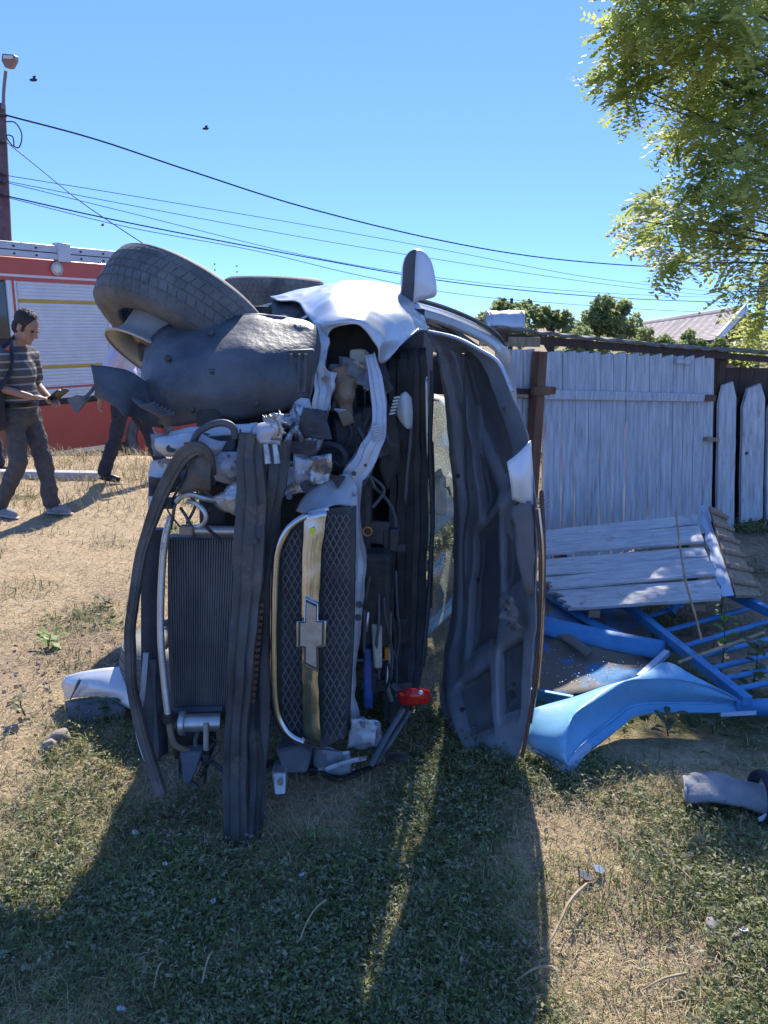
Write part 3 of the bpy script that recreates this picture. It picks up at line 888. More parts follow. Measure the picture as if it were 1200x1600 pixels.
# --- mirror
mr = MB()
body = []
outl = [(622, 478), (626, 440), (628, 412), (634, 396), (644, 389), (656, 388), (668, 396), (676, 410), (680, 432), (684, 455), (681, 465), (664, 468), (649, 469), (646, 480)]
cen = (654, 430)
front = [at(x, y, 3.55) for x, y in outl]
mid = [at(cen[0] + (x - cen[0]) * 1.03, cen[1] + (y - cen[1]) * 1.03, 3.61) for x, y in outl]
back = [at(cen[0] + (x - cen[0]) * 0.72 + 2, cen[1] + (y - cen[1]) * 0.78, 3.71) for x, y in outl]
inn = [at(cen[0] + (x - cen[0]) * 0.90, cen[1] + (y - cen[1]) * 0.93, 3.535) for x, y in outl]
c0, c1 = at(cen[0], cen[1], 3.53), at(cen[0] + 2, cen[1], 3.74)
n = len(outl)
vsx = front + mid + back + inn + [c0, c1]
fs = []
for i in range(n):
    j = (i + 1) % n
    fs += [(i, j, n + j, n + i), (n + i, n + j, 2 * n + j, 2 * n + i), (3 * n + i, 3 * n + j, j, i), (4 * n, 3 * n + j, 3 * n + i), (2 * n + i, 2 * n + j, 4 * n + 1)]
mr.add(vsx, fs)
mirror = mr.build('wing_mirror', M['mirror_paint'], car, smooth=50, sub=1)
MB().grid(loft([[(625, 476, 3.53), (629, 440, 3.525), (631, 412, 3.525), (638, 397, 3.53), (646, 391, 3.535)], [(645, 480, 3.53), (647, 446, 3.515), (648, 420, 3.515), (649, 402, 3.52), (650, 391, 3.53)]], 4, 4)).build('mirror_arm_cover', M['black'], mirror, solid=0.012)
MB().box(at(636, 482, 3.62), (0.09, 0.13, 0.06)).build('mirror_foot', M['black'], mirror, bevel=0.02)

# --- bonnet, swung open: its underside faces the camera and its lower edge rests on the ground
H_hinge = [(668, 520, 3.32), (684, 560, 3.38), (698, 640, 3.42), (707, 740, 3.44), (710, 840, 3.44), (707, 930, 3.42), (697, 1010, 3.36), (688, 1070, 3.22), (696, 1120, 3.02), (716, 1165, 2.86), (740, 1196, 2.74)]
H_front = [(676, 517, 3.28), (745, 545, 3.06), (780, 570, 2.97), (808, 636, 2.88), (826, 692, 2.82), (834, 780, 2.78), (839, 880, 2.76), (838, 970, 2.74), (833, 1050, 2.72), (824, 1125, 2.71), (808, 1188, 2.70)]
hs = spline([tuple(at(*p)) for p in H_hinge], 13)
hf = spline([tuple(at(*p)) for p in H_front], 13)
def box_s(u, v, u0, u1, v0, v1, e=0.035):
    return smooth(u0 - e, u0 + e, u) * smooth(u1 + e, u1 - e, u) * smooth(v0 - e * 0.6, v0 + e * 0.6, v) * smooth(v1 + e * 0.6, v1 - e * 0.6, v)
rows = []
rec = []
nv_ = len(hs)
for i in range(nv_):
    a, b = Vector(hs[i]), Vector(hf[i])
    v = i / (nv_ - 1)
    row = []
    for j in range(97):
        u = j / 96
        p = a.lerp(b, u)
        bulge = 0.05 * sin(pi * u) * (0.4 + 0.6 * sin(pi * v))
        d = 0.0
        d += 0.085 * box_s(u, v, 0.36, 0.78, 0.10, 0.42)
        d += 0.075 * box_s(u, v, 0.30, 0.58, 0.44, 0.68)
        d += 0.080 * box_s(u, v, 0.18, 0.50, 0.74, 0.90)
        d += 0.080 * box_s(u, v, 0.62, 0.86, 0.72, 0.88)
        d += 0.065 * box_s(u, v, 0.66, 0.84, 0.46, 0.60)
        d -= 0.03 * math.exp(-((u - 0.12) / 0.05) ** 2)
        # diagonal stiffening rib
        d -= 0.035 * math.exp(-((u - (0.30 + (v - 0.22) * 1.55)) / 0.06) ** 2) * smooth(0.18, 0.26, v) * smooth(0.56, 0.48, v)
        nrm = V(0.55, 0.83, 0.0)
        p = p + nrm * (bulge * 0.5 + d) + nvec(p, 5, 8) * 0.012 + nvec(p, 16, 2) * 0.005
        row.append(p)
    rows.append(row)
def recess(u, v):
    return max(box_s(u, v, .36, .78, .10, .42, .01), box_s(u, v, .30, .58, .44, .68, .01), box_s(u, v, .18, .50, .74, .90, .01), box_s(u, v, .62, .86, .72, .88, .01), box_s(u, v, .66, .84, .46, .60, .01)) > 0.5 \
        and not (abs(u - (0.30 + (v - 0.22) * 1.55)) < 0.07 and 0.2 < v < 0.54)
bonnet = MB().grid(rows).build('bonnet', [M['hood_in'], M['hood_skin']], car, solid=0.004, smooth=60)
for k_, pl in enumerate(bonnet.data.polygons):
    ii, jj = divmod(k_, 96)
    pl.material_index = 1 if recess((jj + .5) / 96, (ii + .5) / (nv_ - 1)) else 0
for hx, hy, hr in ((776, 1003, .014), (800, 1086, .02), (716, 742, .010), (803, 1068, .008), (747, 905, .010), (790, 640, .008), (762, 600, .008), (720, 1110, .010)):
    k_ = min(range(len(bonnet.data.vertices)), key=lambda q: (Vector(bonnet.data.vertices[q].co) - CAM).normalized().dot(-ray(hx, hy).normalized()))
    c_ = Vector(bonnet.data.vertices[k_].co)
    MB().tube([c_ + V(-0.004, -0.007, 0), c_ + V(0.008, 0.012, 0)], hr, 12).build('stamped_hole', M['black'], bonnet)
# bright folded rim along the top edge, and the bent corner
MB().tube(spline([at(668, 518, 3.29), at(712, 528, 3.15), at(752, 548, 3.04), at(780, 568, 2.96), at(800, 612, 2.90)]), 0.008, 6).build('bonnet_rim', P, bonnet)
fold = MB().grid(loft([[(829, 688, 2.80), (812, 706, 2.76), (792, 722, 2.74)], [(832, 735, 2.79), (815, 748, 2.74), (797, 752, 2.735)], [(833, 788, 2.78), (816, 786, 2.76), (800, 780, 2.75)]], 4, 4))
fold.build('folded_corner', M['mirror_paint'], bonnet, solid=0.004)
MB().grid(loft([[(797, 790, 2.765), (816, 786, 2.76), (832, 784, 2.77)], [(806, 850, 2.76), (822, 846, 2.755), (834, 850, 2.765)], [(818, 930, 2.75), (828, 930, 2.745), (836, 930, 2.755)]], 4, 4)).jitter(0.012, 30, 2).build('torn_edge', M['hood_skin'], bonnet, solid=0.004)
MB().tube(spline([at(724, 552, 3.08), at(726, 640, 3.11), at(728, 745, 3.11), at(732, 790, 3.09), at(724, 850, 3.09), at(726, 940, 3.06)]), 0.006, 6).build('washer_hose', M['black'], bonnet)
MB().prism([at(798, 815, 2.78), at(809, 815, 2.775), at(809, 826, 2.775), at(798, 826, 2.78)], (0.01, 0.03, 0)).build('bonnet_slot', M['black'], bonnet)
g = MB()
for k in range(5):
    a = at(785 + random.uniform(-8, 12), 930 + k * 10, 2.765); b = at(800 + random.uniform(-6, 16), 950 + k * 9, 2.76)
    g.strip([a, a.lerp(b, 0.5) + V(0.01, -0.03, 0.01), b], 0.035, depth=(0, 1, 0), n=4)
g.jitter(0.02, 25, 3).build('torn_latch_metal', M['hood_skin'], bonnet, solid=0.003)
MB().tube(spline([at(838, 795, 2.72), at(844, 860, 2.70), at(843, 960, 2.69), at(836, 1060, 2.68), at(826, 1130, 2.68), at(816, 1182, 2.69)]), 0.006, 6, squash=(1, 1.3)).build('bonnet_edge_seal', M['rust'], bonnet)
MB().tube(spline([at(842, 795, 2.71), at(848, 860, 2.69), at(847, 960, 2.68), at(840, 1060, 2.67), at(830, 1130, 2.67)]), 0.0045, 6).build('bonnet_edge_highlight', M['chrome'], bonnet)  # bright tube added as the highlight line along the brown edge

# --- scuttle: dark vertical bands between engine bay and bonnet
MB().strip([(646, 545, 3.34), (648, 640, 3.36), (649, 760, 3.36), (647, 880, 3.34), (643, 990, 3.30), (640, 1066, 3.20, .8), (640, 1100, 3.08, 0.5)], 0.115, lip=0.05).jitter(0.01, 8).build('scuttle_panel', M['black'], car, solid=0.01)
MB().strip([(626, 560, 3.22), (628, 700, 3.24), (626, 850, 3.22), (622, 1000, 3.16), (616, 1080, 3.02), (612, 1130, 2.9, .6)], 0.10, lip=0.04).jitter(0.01, 8, 3).build('scuttle_gutter', M['dark'], car, solid=0.01)
MB().tube(spline([at(676, 580, 3.30), at(672, 700, 3.28), at(676, 800, 3.27), at(674, 860, 3.26), at(668, 960, 3.22), at(660, 1040, 3.1)]), 0.010, 6).build('wiper_arm', M['black'], car)
MB().tube(spline([at(676, 690, 3.33), at(678, 760, 3.31), at(676, 860, 3.28), at(674, 950, 3.26)]), 0.005, 6).build('wiper_blade', M['black'], car)
def crazed():
    m = bpy.data.materials.new('crazed_windscreen')
    m.use_nodes = True
    N, L = m.node_tree.nodes, m.node_tree.links
    t = N.new('ShaderNodeBsdfTransparent'); t.inputs[0].default_value = (0.80, 0.90, 0.86, 1)
    d = N.new('ShaderNodeBsdfTranslucent'); d.inputs[0].default_value = (0.62, 0.70, 0.66, 1)
    g_ = N.new('ShaderNodeBsdfGlossy'); g_.inputs['Roughness'].default_value = 0.15
    a = N.new('ShaderNodeMixShader'); a.inputs[0].default_value = 0.3
    b_ = N.new('ShaderNodeMixShader')
    vo = N.new('ShaderNodeTexVoronoi'); vo.feature = 'DISTANCE_TO_EDGE'; vo.inputs['Scale'].default_value = 75
    tc = N.new('ShaderNodeTexCoord'); L.new(tc.outputs['Object'], vo.inputs['Vector'])
    r = N.new('ShaderNodeMapRange'); r.inputs[1].default_value = 0.0; r.inputs[2].default_value = 0.06; r.inputs[3].default_value = 0.85; r.inputs[4].default_value = 0.30
    L.new(vo.outputs['Distance'], r.inputs[0]); L.new(r.outputs[0], b_.inputs[0])
    L.new(d.outputs[0], a.inputs[1]); L.new(g_.outputs[0], a.inputs[2])
    L.new(t.outputs[0], b_.inputs[1]); L.new(a.outputs[0], b_.inputs[2]); L.new(b_.outputs[0], N['Material Output'].inputs['Surface'])
    return m
M['crazed'] = crazed()
MB().grid(loft([[(660, 630, 3.56), (690, 630, 3.66), (720, 640, 3.80)], [(662, 760, 3.60), (692, 760, 3.70), (724, 760, 3.84)], [(660, 900, 3.60), (690, 900, 3.70), (722, 900, 3.84)], [(656, 1030, 3.50), (684, 1030, 3.60), (712, 1030, 3.74)]], 6, 8)).ridge(0.03, 5, 3).build('windscreen', M['crazed'], car, smooth=30)
MB().strip([(666, 590, 3.29), (667, 660, 3.29), (669, 720, 3.29)], 0.012).build('scuttle_clip', M['alu'], car, solid=0.004)

# --- engine bay contents
eng = MB()
eng.box(V(-0.33, 3.10, 0.80), (0.55, 0.42, 0.85))
eng.box(V(-0.12, 3.0, 0.62), (0.30, 0.36, 0.40))
eng.box(V(-0.45, 2.95, 1.18), (0.36, 0.30, 0.26))
eng.tube([V(-0.15, 2.9, 0.45), V(-0.15, 2.9, 1.0)], 0.06, 12)
eng.jitter(0.03, 6, 3)
engine = eng.build('engine', M['dark'], car, bevel=0.02)
MB().box(V(-0.62, 2.98, 0.90), (0.10, 0.65, 1.25)).jitter(0.03, 5).build('subframe', M['dark'], car, bevel=0.02)
# air box behind the opening
MB().prism([at(520, 655, 2.93), at(578, 640, 2.93), at(590, 690, 2.93), at(560, 720, 2.93), at(520, 715, 2.93)], (0, 0.22, 0)).jitter(0.01, 9).build('air_filter_box', M['black'], car, bevel=0.015)
MB().prism([at(590, 640, 3.0), at(622, 630, 3.0), at(626, 730, 3.02), at(606, 770, 3.02), at(590, 735, 3.0)], (0, 0.16, 0)).jitter(0.01, 9).build('fuse_box', M['dark'], car, bevel=0.015)
MB().tube(spline([at(488, 700, 2.84), at(510, 695, 2.83), at(530, 700, 2.82), at(540, 715, 2.81), at(533, 728, 2.81), at(522, 722, 2.82)]), 0.014, 8).build('coolant_hose', M['black'], car)
MB().prism([at(486, 716, 2.86), at(532, 712, 2.86), at(536, 736, 2.86), at(490, 742, 2.86)], (0, 0.1, 0)).build('relay_box', M['black'], car, bevel=0.01)
MB().box(at(493, 726, 2.85), (0.035, 0.02, 0.014)).build('orange_connector', M['amber'], car)
# rusty engine mount and bracket with a bolt hole
MB().tube(spline([at(526, 578, 2.94), at(536, 600, 2.92), at(541, 630, 2.92), at(544, 652, 2.93)]), [0.03, 0.045, 0.04, 0.035, 0.03, 0.035, 0.045, 0.04, 0.038, 0.036, 0.034, 0.032, 0.03, 0.03, 0.03, 0.03, 0.03, 0.03, 0.02][:19], 10).jitter(0.02, 20).build('engine_mount', M['brownmetal'], car)
MB().strip([(516, 580, 2.86), (511, 595, 2.85), (506, 615, 2.84), (502, 640, 2.84)], 0.055, lip=0.012).jitter(0.012, 25).build('bolt_bracket', M['paint_in'], car, solid=0.006)
MB().tube([at(509, 592, 2.82), at(509, 592, 2.85)], 0.010, 10).build('bolt', M['brownmetal'], car)
MB().grid(loft([[(548, 548, 2.95), (566, 545, 2.95), (580, 556, 2.96)], [(545, 565, 2.94), (562, 570, 2.93), (576, 578, 2.95)]], 4, 4)).jitter(0.01, 20).build('lamp_bracket', M['cream'], car, solid=0.006)
g = MB()
for k in range(5):
    g.tube([at(522 + k * 3, 640 + 2 * k, 2.90), at(542 + k, 642 + 3 * k, 2.90)], 0.006, 6)
g.build('spring_hose', M['alu'], car)
# cylindrical silver reservoir and torn metal behind the beam
MB().tube(spline([at(468, 625, 2.80), at(470, 645, 2.79), at(468, 672, 2.78)]), [0.04] * 13, 14).jitter(0.012, 22).build('reservoir', M['paint_in'], car)
g = MB()
for k in range(9):
    a = at(random.uniform(446, 496), random.uniform(632, 660), 2.76); b = at(random.uniform(440, 490), random.uniform(668, 720), 2.74)
    g.strip([a, a.lerp(b, 0.5) + V(random.uniform(-.02, .02), -0.03, 0), b], random.uniform(0.015, 0.035), n=4)
g.jitter(0.03, 18, 2).build('crumpled_wing_rail', M['torn'], car, solid=0.004)

# headlamp pocket remnant in sunlight, with ribs
lp = MB().grid(loft([[(618, 636, 3.02), (626, 618, 3.02), (634, 613, 3.03), (642, 622, 3.05)], [(622, 652, 3.0), (630, 640, 2.99), (637, 638, 3.0), (644, 645, 3.03)], [(629, 662, 3.0), (634, 668, 2.99), (639, 670, 3.0), (643, 668, 3.03)]], 4, 4))
lamp = lp.build('headlamp_housing', M['white_lamp'], car, solid=0.008)
for k in range(6):
    a = at(624 - k * 1.4, 620 + k * 5, 3.0)
    MB().beam(a, a + V(-0.022, -0.01, -0.004), 0.006, 0.007).build('lamp_rib', M['white_lamp'], lamp)
MB().strip([(643, 650, 3.03), (641, 690, 3.04), (636, 740, 3.05), (633, 790, 3.05)], 0.012).build('lamp_edge', M['liner'], car, solid=0.006)

# radiator cross member: long wavy silver rail
RR = [(578, 552, 2.86, 0.7), (588, 600, 2.83, 0.9), (592, 645, 2.80, 1.05), (586, 685, 2.77, 1.3), (566, 724, 2.74, 1.7), (550, 750, 2.72, 1.5), (556, 800, 2.70, 0.55), (558, 845, 2.69, 0.7), (561, 895, 2.68, 0.95), (557, 935, 2.67, 1.0),
      (553, 985, 2.67, 0.75), (550, 1040, 2.66, 0.6), (549, 1090, 2.65, 0.6), (552, 1130, 2.63, 0.9)]
rail = MB().strip(RR, 0.050, lip=0.028).jitter(0.012, 14, 5).build('radiator_cross_member', M['paint_in'], car, solid=0.005)
for k in range(6):
    MB().tube([at(582 + k * .5, 668 + k * 4, 2.755), at(597, 664 + k * 4, 2.76)], 0.004, 6).build('crease', M['paint_in'], rail)
for hx, hy, hr in ((571, 727, .006), (553, 740, .009), (562, 945, .012), (560, 965, .012), (546, 980, .006)):
    MB().tube([at(hx, hy, 2.655), at(hx, hy, 2.70)], hr, 10).build('hole', M['black'], rail)
# plate joining rail and grille
MB().grid(loft([[(462, 800, 2.66), (478, 772, 2.69), (510, 752, 2.71), (545, 738, 2.71)], [(470, 802, 2.64), (492, 786, 2.65), (520, 772, 2.67), (556, 766, 2.69)], [(478, 806, 2.62), (500, 796, 2.62), (524, 790, 2.65), (556, 794, 2.68)]], 5, 5)).ridge(0.016, 12, 1).build('corner_plate', M['paint_in'], car, solid=0.005)
MB().prism([at(514, 742, 2.66), at(540, 746, 2.66), at(528, 764, 2.66)], (0, 0.02, 0)).build('plate_hole', M['black'], car)
# odds and ends low in the bay
MB().prism([at(568, 1010, 2.86), at(583, 1012, 2.86), at(583, 1110, 2.80), at(567, 1106, 2.80)], (0, 0.05, 0)).build('blue_reservoir', M['blueplast'], car, bevel=0.01)
MB().prism([at(580, 975, 2.82), at(597, 978, 2.82), at(597, 1046, 2.78), at(584, 1046, 2.78)], (0, 0.05, 0)).build('cream_filler_neck', M['cream'], car, bevel=0.01)
MB().tube([at(604, 1012, 2.84), at(604, 1030, 2.84)], 0.009, 10).build('orange_cap', M['amber'], car)
g = MB().grid(loft([[(624, 1080, 2.72), (640, 1077, 2.69), (656, 1076, 2.69), (668, 1079, 2.72)], [(625, 1090, 2.71), (640, 1089, 2.675), (656, 1088, 2.675), (669, 1090, 2.71)], [(627, 1098, 2.72), (640, 1099, 2.69), (656, 1098, 2.69), (667, 1097, 2.72)]], 4, 4))
redl = g.build('red_reflector', M['redlens'], car, solid=0.02)
MB().tube([at(612, 1070, 2.74), at(628, 1084, 2.72)], 0.014, 8).build('reflector_arm', M['black'], redl)
MB().ell(at(657, 1082, 2.668), 0.009).build('reflector_glint', M['shard'], redl)  # pale bead modelled as the glint on the red lens
MB().tube([at(580, 1196, 2.55), at(604, 1150, 2.6), at(630, 1108, 2.7)], 0.012, 8).build('bay_strut', M['liner'], car)
MB().tube([at(590, 1190, 2.58), at(612, 1156, 2.62), at(640, 1112, 2.74)], 0.010, 8).build('bay_strut', M['liner'], car)
MB().strip([(508, 1202, 2.48), (530, 1194, 2.50), (552, 1188, 2.52), (572, 1184, 2.54)], 0.016).build('bent_slat', M['paint_in'], car, solid=0.01)
MB().lathe([(0.016, 0), (0.019, 0.004), (0.016, 0.008), (0.013, 0.004)], at(574, 831, 2.70), (0, 1, 0), 20, closed=True).build('amber_ring', M['amber'], car)  # small amber ring on the cross member

# --- grille
GY = 2.42
def gp(px, py, dy=0.0):
    return at(px, py, GY - 0.05 * ((py - 980) / 200.0) * 0.5 + dy)
grille = MB()
grille.prism([gp(*p, 0.035) for p in ((505, 798), (548, 792), (554, 820), (552, 1000), (540, 1150), (500, 1172), (470, 1160), (440, 1136), (430, 1090), (429, 870), (445, 832), (475, 806))], (0, 0.02, 0))
grille = grille.build('grille', M['black'], car)
fr = MB()
cpts = [(514, 795), (488, 803), (464, 815), (446, 832), (435, 856), (430, 890), (428, 960), (427, 1030), (428, 1085), (433, 1118), (444, 1140), (458, 1153), (474, 1160)]
fr.tube(spline([tuple(gp(*p, -0.006)) for p in cpts], 4), 0.0105, 10, squash=(1.0, 1.25))
fr.build('chrome_surround', M['chrome'], grille)
bar = MB()
b_l = [(474, 803), (473, 860), (471, 930), (471, 1000), (471, 1042), (472, 1100), (472, 1158)]
b_r = [(511, 796), (503, 860), (499, 930), (497, 1000), (497, 1042), (499, 1100), (501, 1168)]
rows = []
for (a, b), (c_, d) in zip(b_l, b_r):
    k_ = (0.0, 0.006 * nz((b * .03, 0, 0)))[1]
    rows.append([gp(a, b, 0.012), gp(a + 1, b, -0.012 + k_), gp(a * .66 + c_ * .34, b * .66 + d * .34, -0.022 + k_), gp(a * .34 + c_ * .66, b * .34 + d * .66, -0.022 - k_), gp(c_ - 1, d, -0.012 - k_), gp(c_, d, 0.012)])
rows2 = [[Vector(p) for p in r_] for r_ in zip(*[spline([tuple(q) for q in col_], 6) for col_ in zip(*rows)])]
bar.grid(rows2).jitter(0.004, 22, 4)
bar.build('chrome_bar', M['chrome'], grille, solid=0.003)
# upright cross-shaped emblem: long arms with slanted ends, wide middle
em = [(476, 934), (497, 943), (497, 970), (510, 970), (509, 1011), (497, 1013), (498, 1051), (474, 1041), (475, 1013), (462, 1012), (463, 971), (475, 971)]
def scale_poly(pl, s):
    cx, cy = 486, 992
    return [(cx + (x - cx) * s[0], cy + (y - cy) * s[1]) for x, y in pl]
emb = MB().prism([gp(x, y, -0.036) for x, y in em], (0, 0.02, 0)).build('emblem', M['chrome'], grille, bevel=0.003)
MB().prism([gp(x, y, -0.0395) for x, y in scale_poly(em, (0.84, 0.94))], (0, 0.01, 0)).build('emblem_groove', M['black'], emb)
MB().prism([gp(x, y, -0.043) for x, y in scale_poly(em, (0.72, 0.88))], (0, 0.01, 0)).build('emblem_face', M['emblem'], emb, bevel=0.0015)
lf = MB().prism([gp(484, 826, -0.034), gp(490, 824, -0.034), gp(494, 829, -0.034), gp(490, 836, -0.034), gp(483, 834, -0.034)], (0, 0.004, 0))
lf.build('yellow_sticker', M['yellow'], grille)
# diamond lattice in both openings
def lattice(xl, xr, y0, y1, clip):
    m_ = MB()
    sx, sy = 10.0, 19.0
    k = -40
    segs_ = []
    c_ = y0 - (xr - xl) / sx * sy
    while c_ < y1 + 60:
        for sgn in (1, -1):
            xs_ = xl if sgn > 0 else xr
            prev = None
            for i in range(0, int((xr - xl) / (sx / 2)) + 1):
                x = xs_ + sgn * i * sx / 2
                y = c_ + i * sy / 2
                ok = clip(x, y)
                if prev and ok:
                    m_.beam(gp(prev[0], prev[1], 0.012), gp(x, y, 0.012), 0.0035, 0.004, (0, 1, 0))
                prev = (x, y) if ok else None
        c_ += sy
    return m_
def clipL(x, y):
    e = 438 + max(0, (860 - y) / 28.0) ** 2 * 18 + max(0, (y - 1110) / 40.0) ** 2 * 22
    return e < x < 474 and 815 < y < 1156
def clipR(x, y):
    return 502 < x < 548 - max(0, (y - 1000)) * 0.06 and 800 < y < 1160
lattice(436, 476, 800, 1160, clipL).build('lattice', M['liner'], grille, smooth=0)
lattice(502, 550, 800, 1160, clipR).build('lattice', M['liner'], grille, smooth=0)
MB().grid(loft([[(540, 800, 2.60), (556, 790, 2.62)], [(540, 980, 2.56), (552, 980, 2.60)], [(532, 1150, 2.52), (544, 1145, 2.56)]], 3, 4)).build('grille_side', M['black'], grille, solid=0.01)
# broken clips and brackets under the grille
MB().prism([at(432, 1172, 2.46), at(470, 1165, 2.47), at(486, 1180, 2.47), at(478, 1206, 2.44), at(440, 1210, 2.43)], (0, 0.12, 0)).jitter(0.012, 14).build('lower_bracket', M['liner'], car, bevel=0.01)
MB().prism([at(424, 1206, 2.40), at(446, 1208, 2.40), at(446, 1242, 2.36), at(428, 1244, 2.36)], (0, 0.08, 0)).build('tow_mount', M['alu'], car, bevel=0.006)
MB().tube([at(438, 1222, 2.34), at(438, 1222, 2.40)], 0.012, 10).build('bolt', M['brownmetal'], car)

# --- bumper beam: two long dark ribs from top to ground
B1 = [(392, 676, 2.46, 1.05), (390, 760, 2.43, 1.15), (389, 850, 2.40, 1.1), (384, 940, 2.37, 1.05), (376, 1030, 2.33, 1.0), (368, 1120, 2.30, 0.95), (364, 1210, 2.26, 0.95), (366, 1310, 2.21, 0.9), (367, 1345, 2.19, 0.8)]
B2 = [(432, 690, 2.50, 1.1), (426, 760, 2.47, 1.0), (408, 850, 2.46, 0.66), (402, 940, 2.44, 0.62), (397, 1030, 2.41, 0.6), (394, 1120, 2.37, 0.62), (394, 1210, 2.31, 0.65), (391, 1306, 2.23, 0.65), (389, 1340, 2.2, 0.6)]
bb = MB().strip(B1, 0.078, lip=0.045, n=9).jitter(0.012, 5, 3).ridge(0.012, 6, 2).ridge(0.004, 22, 5).build('bumper_beam', M['beam'], car, solid=0.006)
MB().strip(B2, 0.082, lip=0.045, n=9).jitter(0.012, 6, 5).ridge(0.014, 6, 8).ridge(0.004, 22, 9).build('bumper_beam_rib', M['beam'], bb, solid=0.006)
MB().strip([(404, 700, 2.50, 1), (408, 800, 2.47, 1), (402, 940, 2.44, 1), (390, 1120, 2.38, 1), (382, 1300, 2.28, 1)], 0.13).jitter(0.01, 6).build('beam_web', M['black'], bb, solid=0.01)
g = MB()
for k in range(16):
    g.box(at(405 - k * 0.9, 945 + k * 10, 2.392 - 0.004 * k), (0.03, 0.008, 0.012))
g.build('beam_scuffs', M['rust'], bb)
for hx, hy in ((397, 846), (452, 776)):
    MB().tube([at(hx, hy, 2.375), at(hx, hy, 2.40)], 0.010, 12).build('hole', M['black'], bb)
# silver torn bracket on top of the beam
g = MB().grid(loft([[(398, 668, 2.50), (415, 660, 2.47), (432, 656, 2.46), (440, 660, 2.47)], [(394, 680, 2.47), (412, 676, 2.43), (430, 672, 2.42), (439, 676, 2.44)], [(404, 690, 2.45), (416, 692, 2.425), (430, 693, 2.42), (437, 694, 2.43)]], 5, 5)).jitter(0.012, 22, 2)
tb = g.build('beam_bracket', M['paint_in'], bb, solid=0.004)
g = MB()
for k in range(10):
    a = at(random.uniform(410, 442), random.uniform(643, 660), 2.45); b = at(a.x * 0 + random.uniform(425, 446), random.uniform(655, 690), 2.42)
    g.strip([a, a.lerp(b, 0.5) + V(0.008, -0.02, 0.012), b], random.uniform(0.008, 0.02), n=4)
g.jitter(0.015, 35, 3).build('torn_shreds', M['torn'], tb, solid=0.003)
for xx in (415, 429):
    MB().tube([at(xx, 694, 2.405), at(xx + 4, 724, 2.40)], [0.009, 0.012], 8).build('bent_tab', M['torn'], tb)

# --- headlamp carrier and slam panel, crumpled silver, upper left
g = MB().grid(loft([[(246, 688, 2.52), (262, 682, 2.50), (290, 678, 2.49), (322, 684, 2.50), (352, 690, 2.52)], [(244, 698, 2.50), (262, 697, 2.475), (290, 695, 2.47), (320, 700, 2.48), (346, 704, 2.5)],
                    [(256, 714, 2.51), (270, 714, 2.49), (292, 712, 2.48), (318, 712, 2.49), (338, 714, 2.51)]], 4, 4)).jitter(0.010, 18, 7).ridge(0.018, 12, 1)
hc = g.build('headlamp_carrier', M['paint_in'], car, solid=0.006)
MB().tube([at(267, 701, 2.45), at(267, 701, 2.50)], 0.016, 12, squash=(1, 0.8)).build('hole', M['black'], hc)
MB().box(at(295, 695, 2.46), (0.03, 0.012, 0.018)).build('red_connector', M['redlens'], hc)
g = MB().grid(loft([[(266, 676, 2.60), (310, 668, 2.58), (352, 666, 2.58), (400, 660, 2.58)], [(262, 690, 2.58), (312, 682, 2.56), (356, 682, 2.56), (402, 676, 2.56)]], 4, 4)).ridge(0.02, 12, 2)
g.build('slam_panel', M['paint_in'], car, solid=0.006)
MB().tube(spline([at(302, 692, 2.46), at(310, 676, 2.45), at(330, 664, 2.45), at(350, 661, 2.45), at(364, 668, 2.45), at(368, 684, 2.46)]), 0.012, 8).build('lamp_arch', M['liner'], hc)
MB().grid(loft([[(336, 708, 2.53), (356, 706, 2.52), (378, 708, 2.53)], [(330, 730, 2.51), (354, 732, 2.49), (378, 730, 2.51)], [(338, 752, 2.53), (358, 756, 2.52), (378, 748, 2.53)]], 4, 4)).ridge(0.012, 12, 3).build('slam_plate', M['paint_in'], car, solid=0.005)
for hx, hy in ((357, 712), (368, 722)):
    MB().tube([at(hx, hy, 2.47), at(hx, hy, 2.52)], 0.005, 8).build('hole', M['black'], car)
g = MB().grid(loft([[(236, 720, 2.60), (252, 716, 2.58), (272, 720, 2.58)], [(232, 752, 2.60), (248, 752, 2.58), (266, 750, 2.58)], [(234, 800, 2.60), (246, 798, 2.58), (258, 790, 2.58)]], 4, 4)).jitter(0.012, 12, 4).ridge(0.03, 9, 4)
g.build('crumpled_side_rail', M['paint_in'], car, solid=0.006)
g = MB().grid(loft([[(300, 706, 2.44), (316, 708, 2.42), (330, 720, 2.44)], [(290, 740, 2.44), (310, 742, 2.41), (332, 750, 2.43)], [(280, 772, 2.47), (310, 768, 2.45), (330, 768, 2.46)]], 4, 4)).jitter(0.015, 14, 6)
g.build('fog_lamp_bezel', M['valance'], car, solid=0.006)
g = MB().grid(loft([[(326, 778, 2.49), (352, 764, 2.47), (376, 750, 2.48)], [(338, 790, 2.48), (360, 786, 2.46), (378, 780, 2.47)], [(350, 800, 2.49), (366, 806, 2.47), (379, 808, 2.48)]], 5, 5)).jitter(0.012, 30, 3)
g.build('torn_foil_plate', M['torn'], car, solid=0.004)

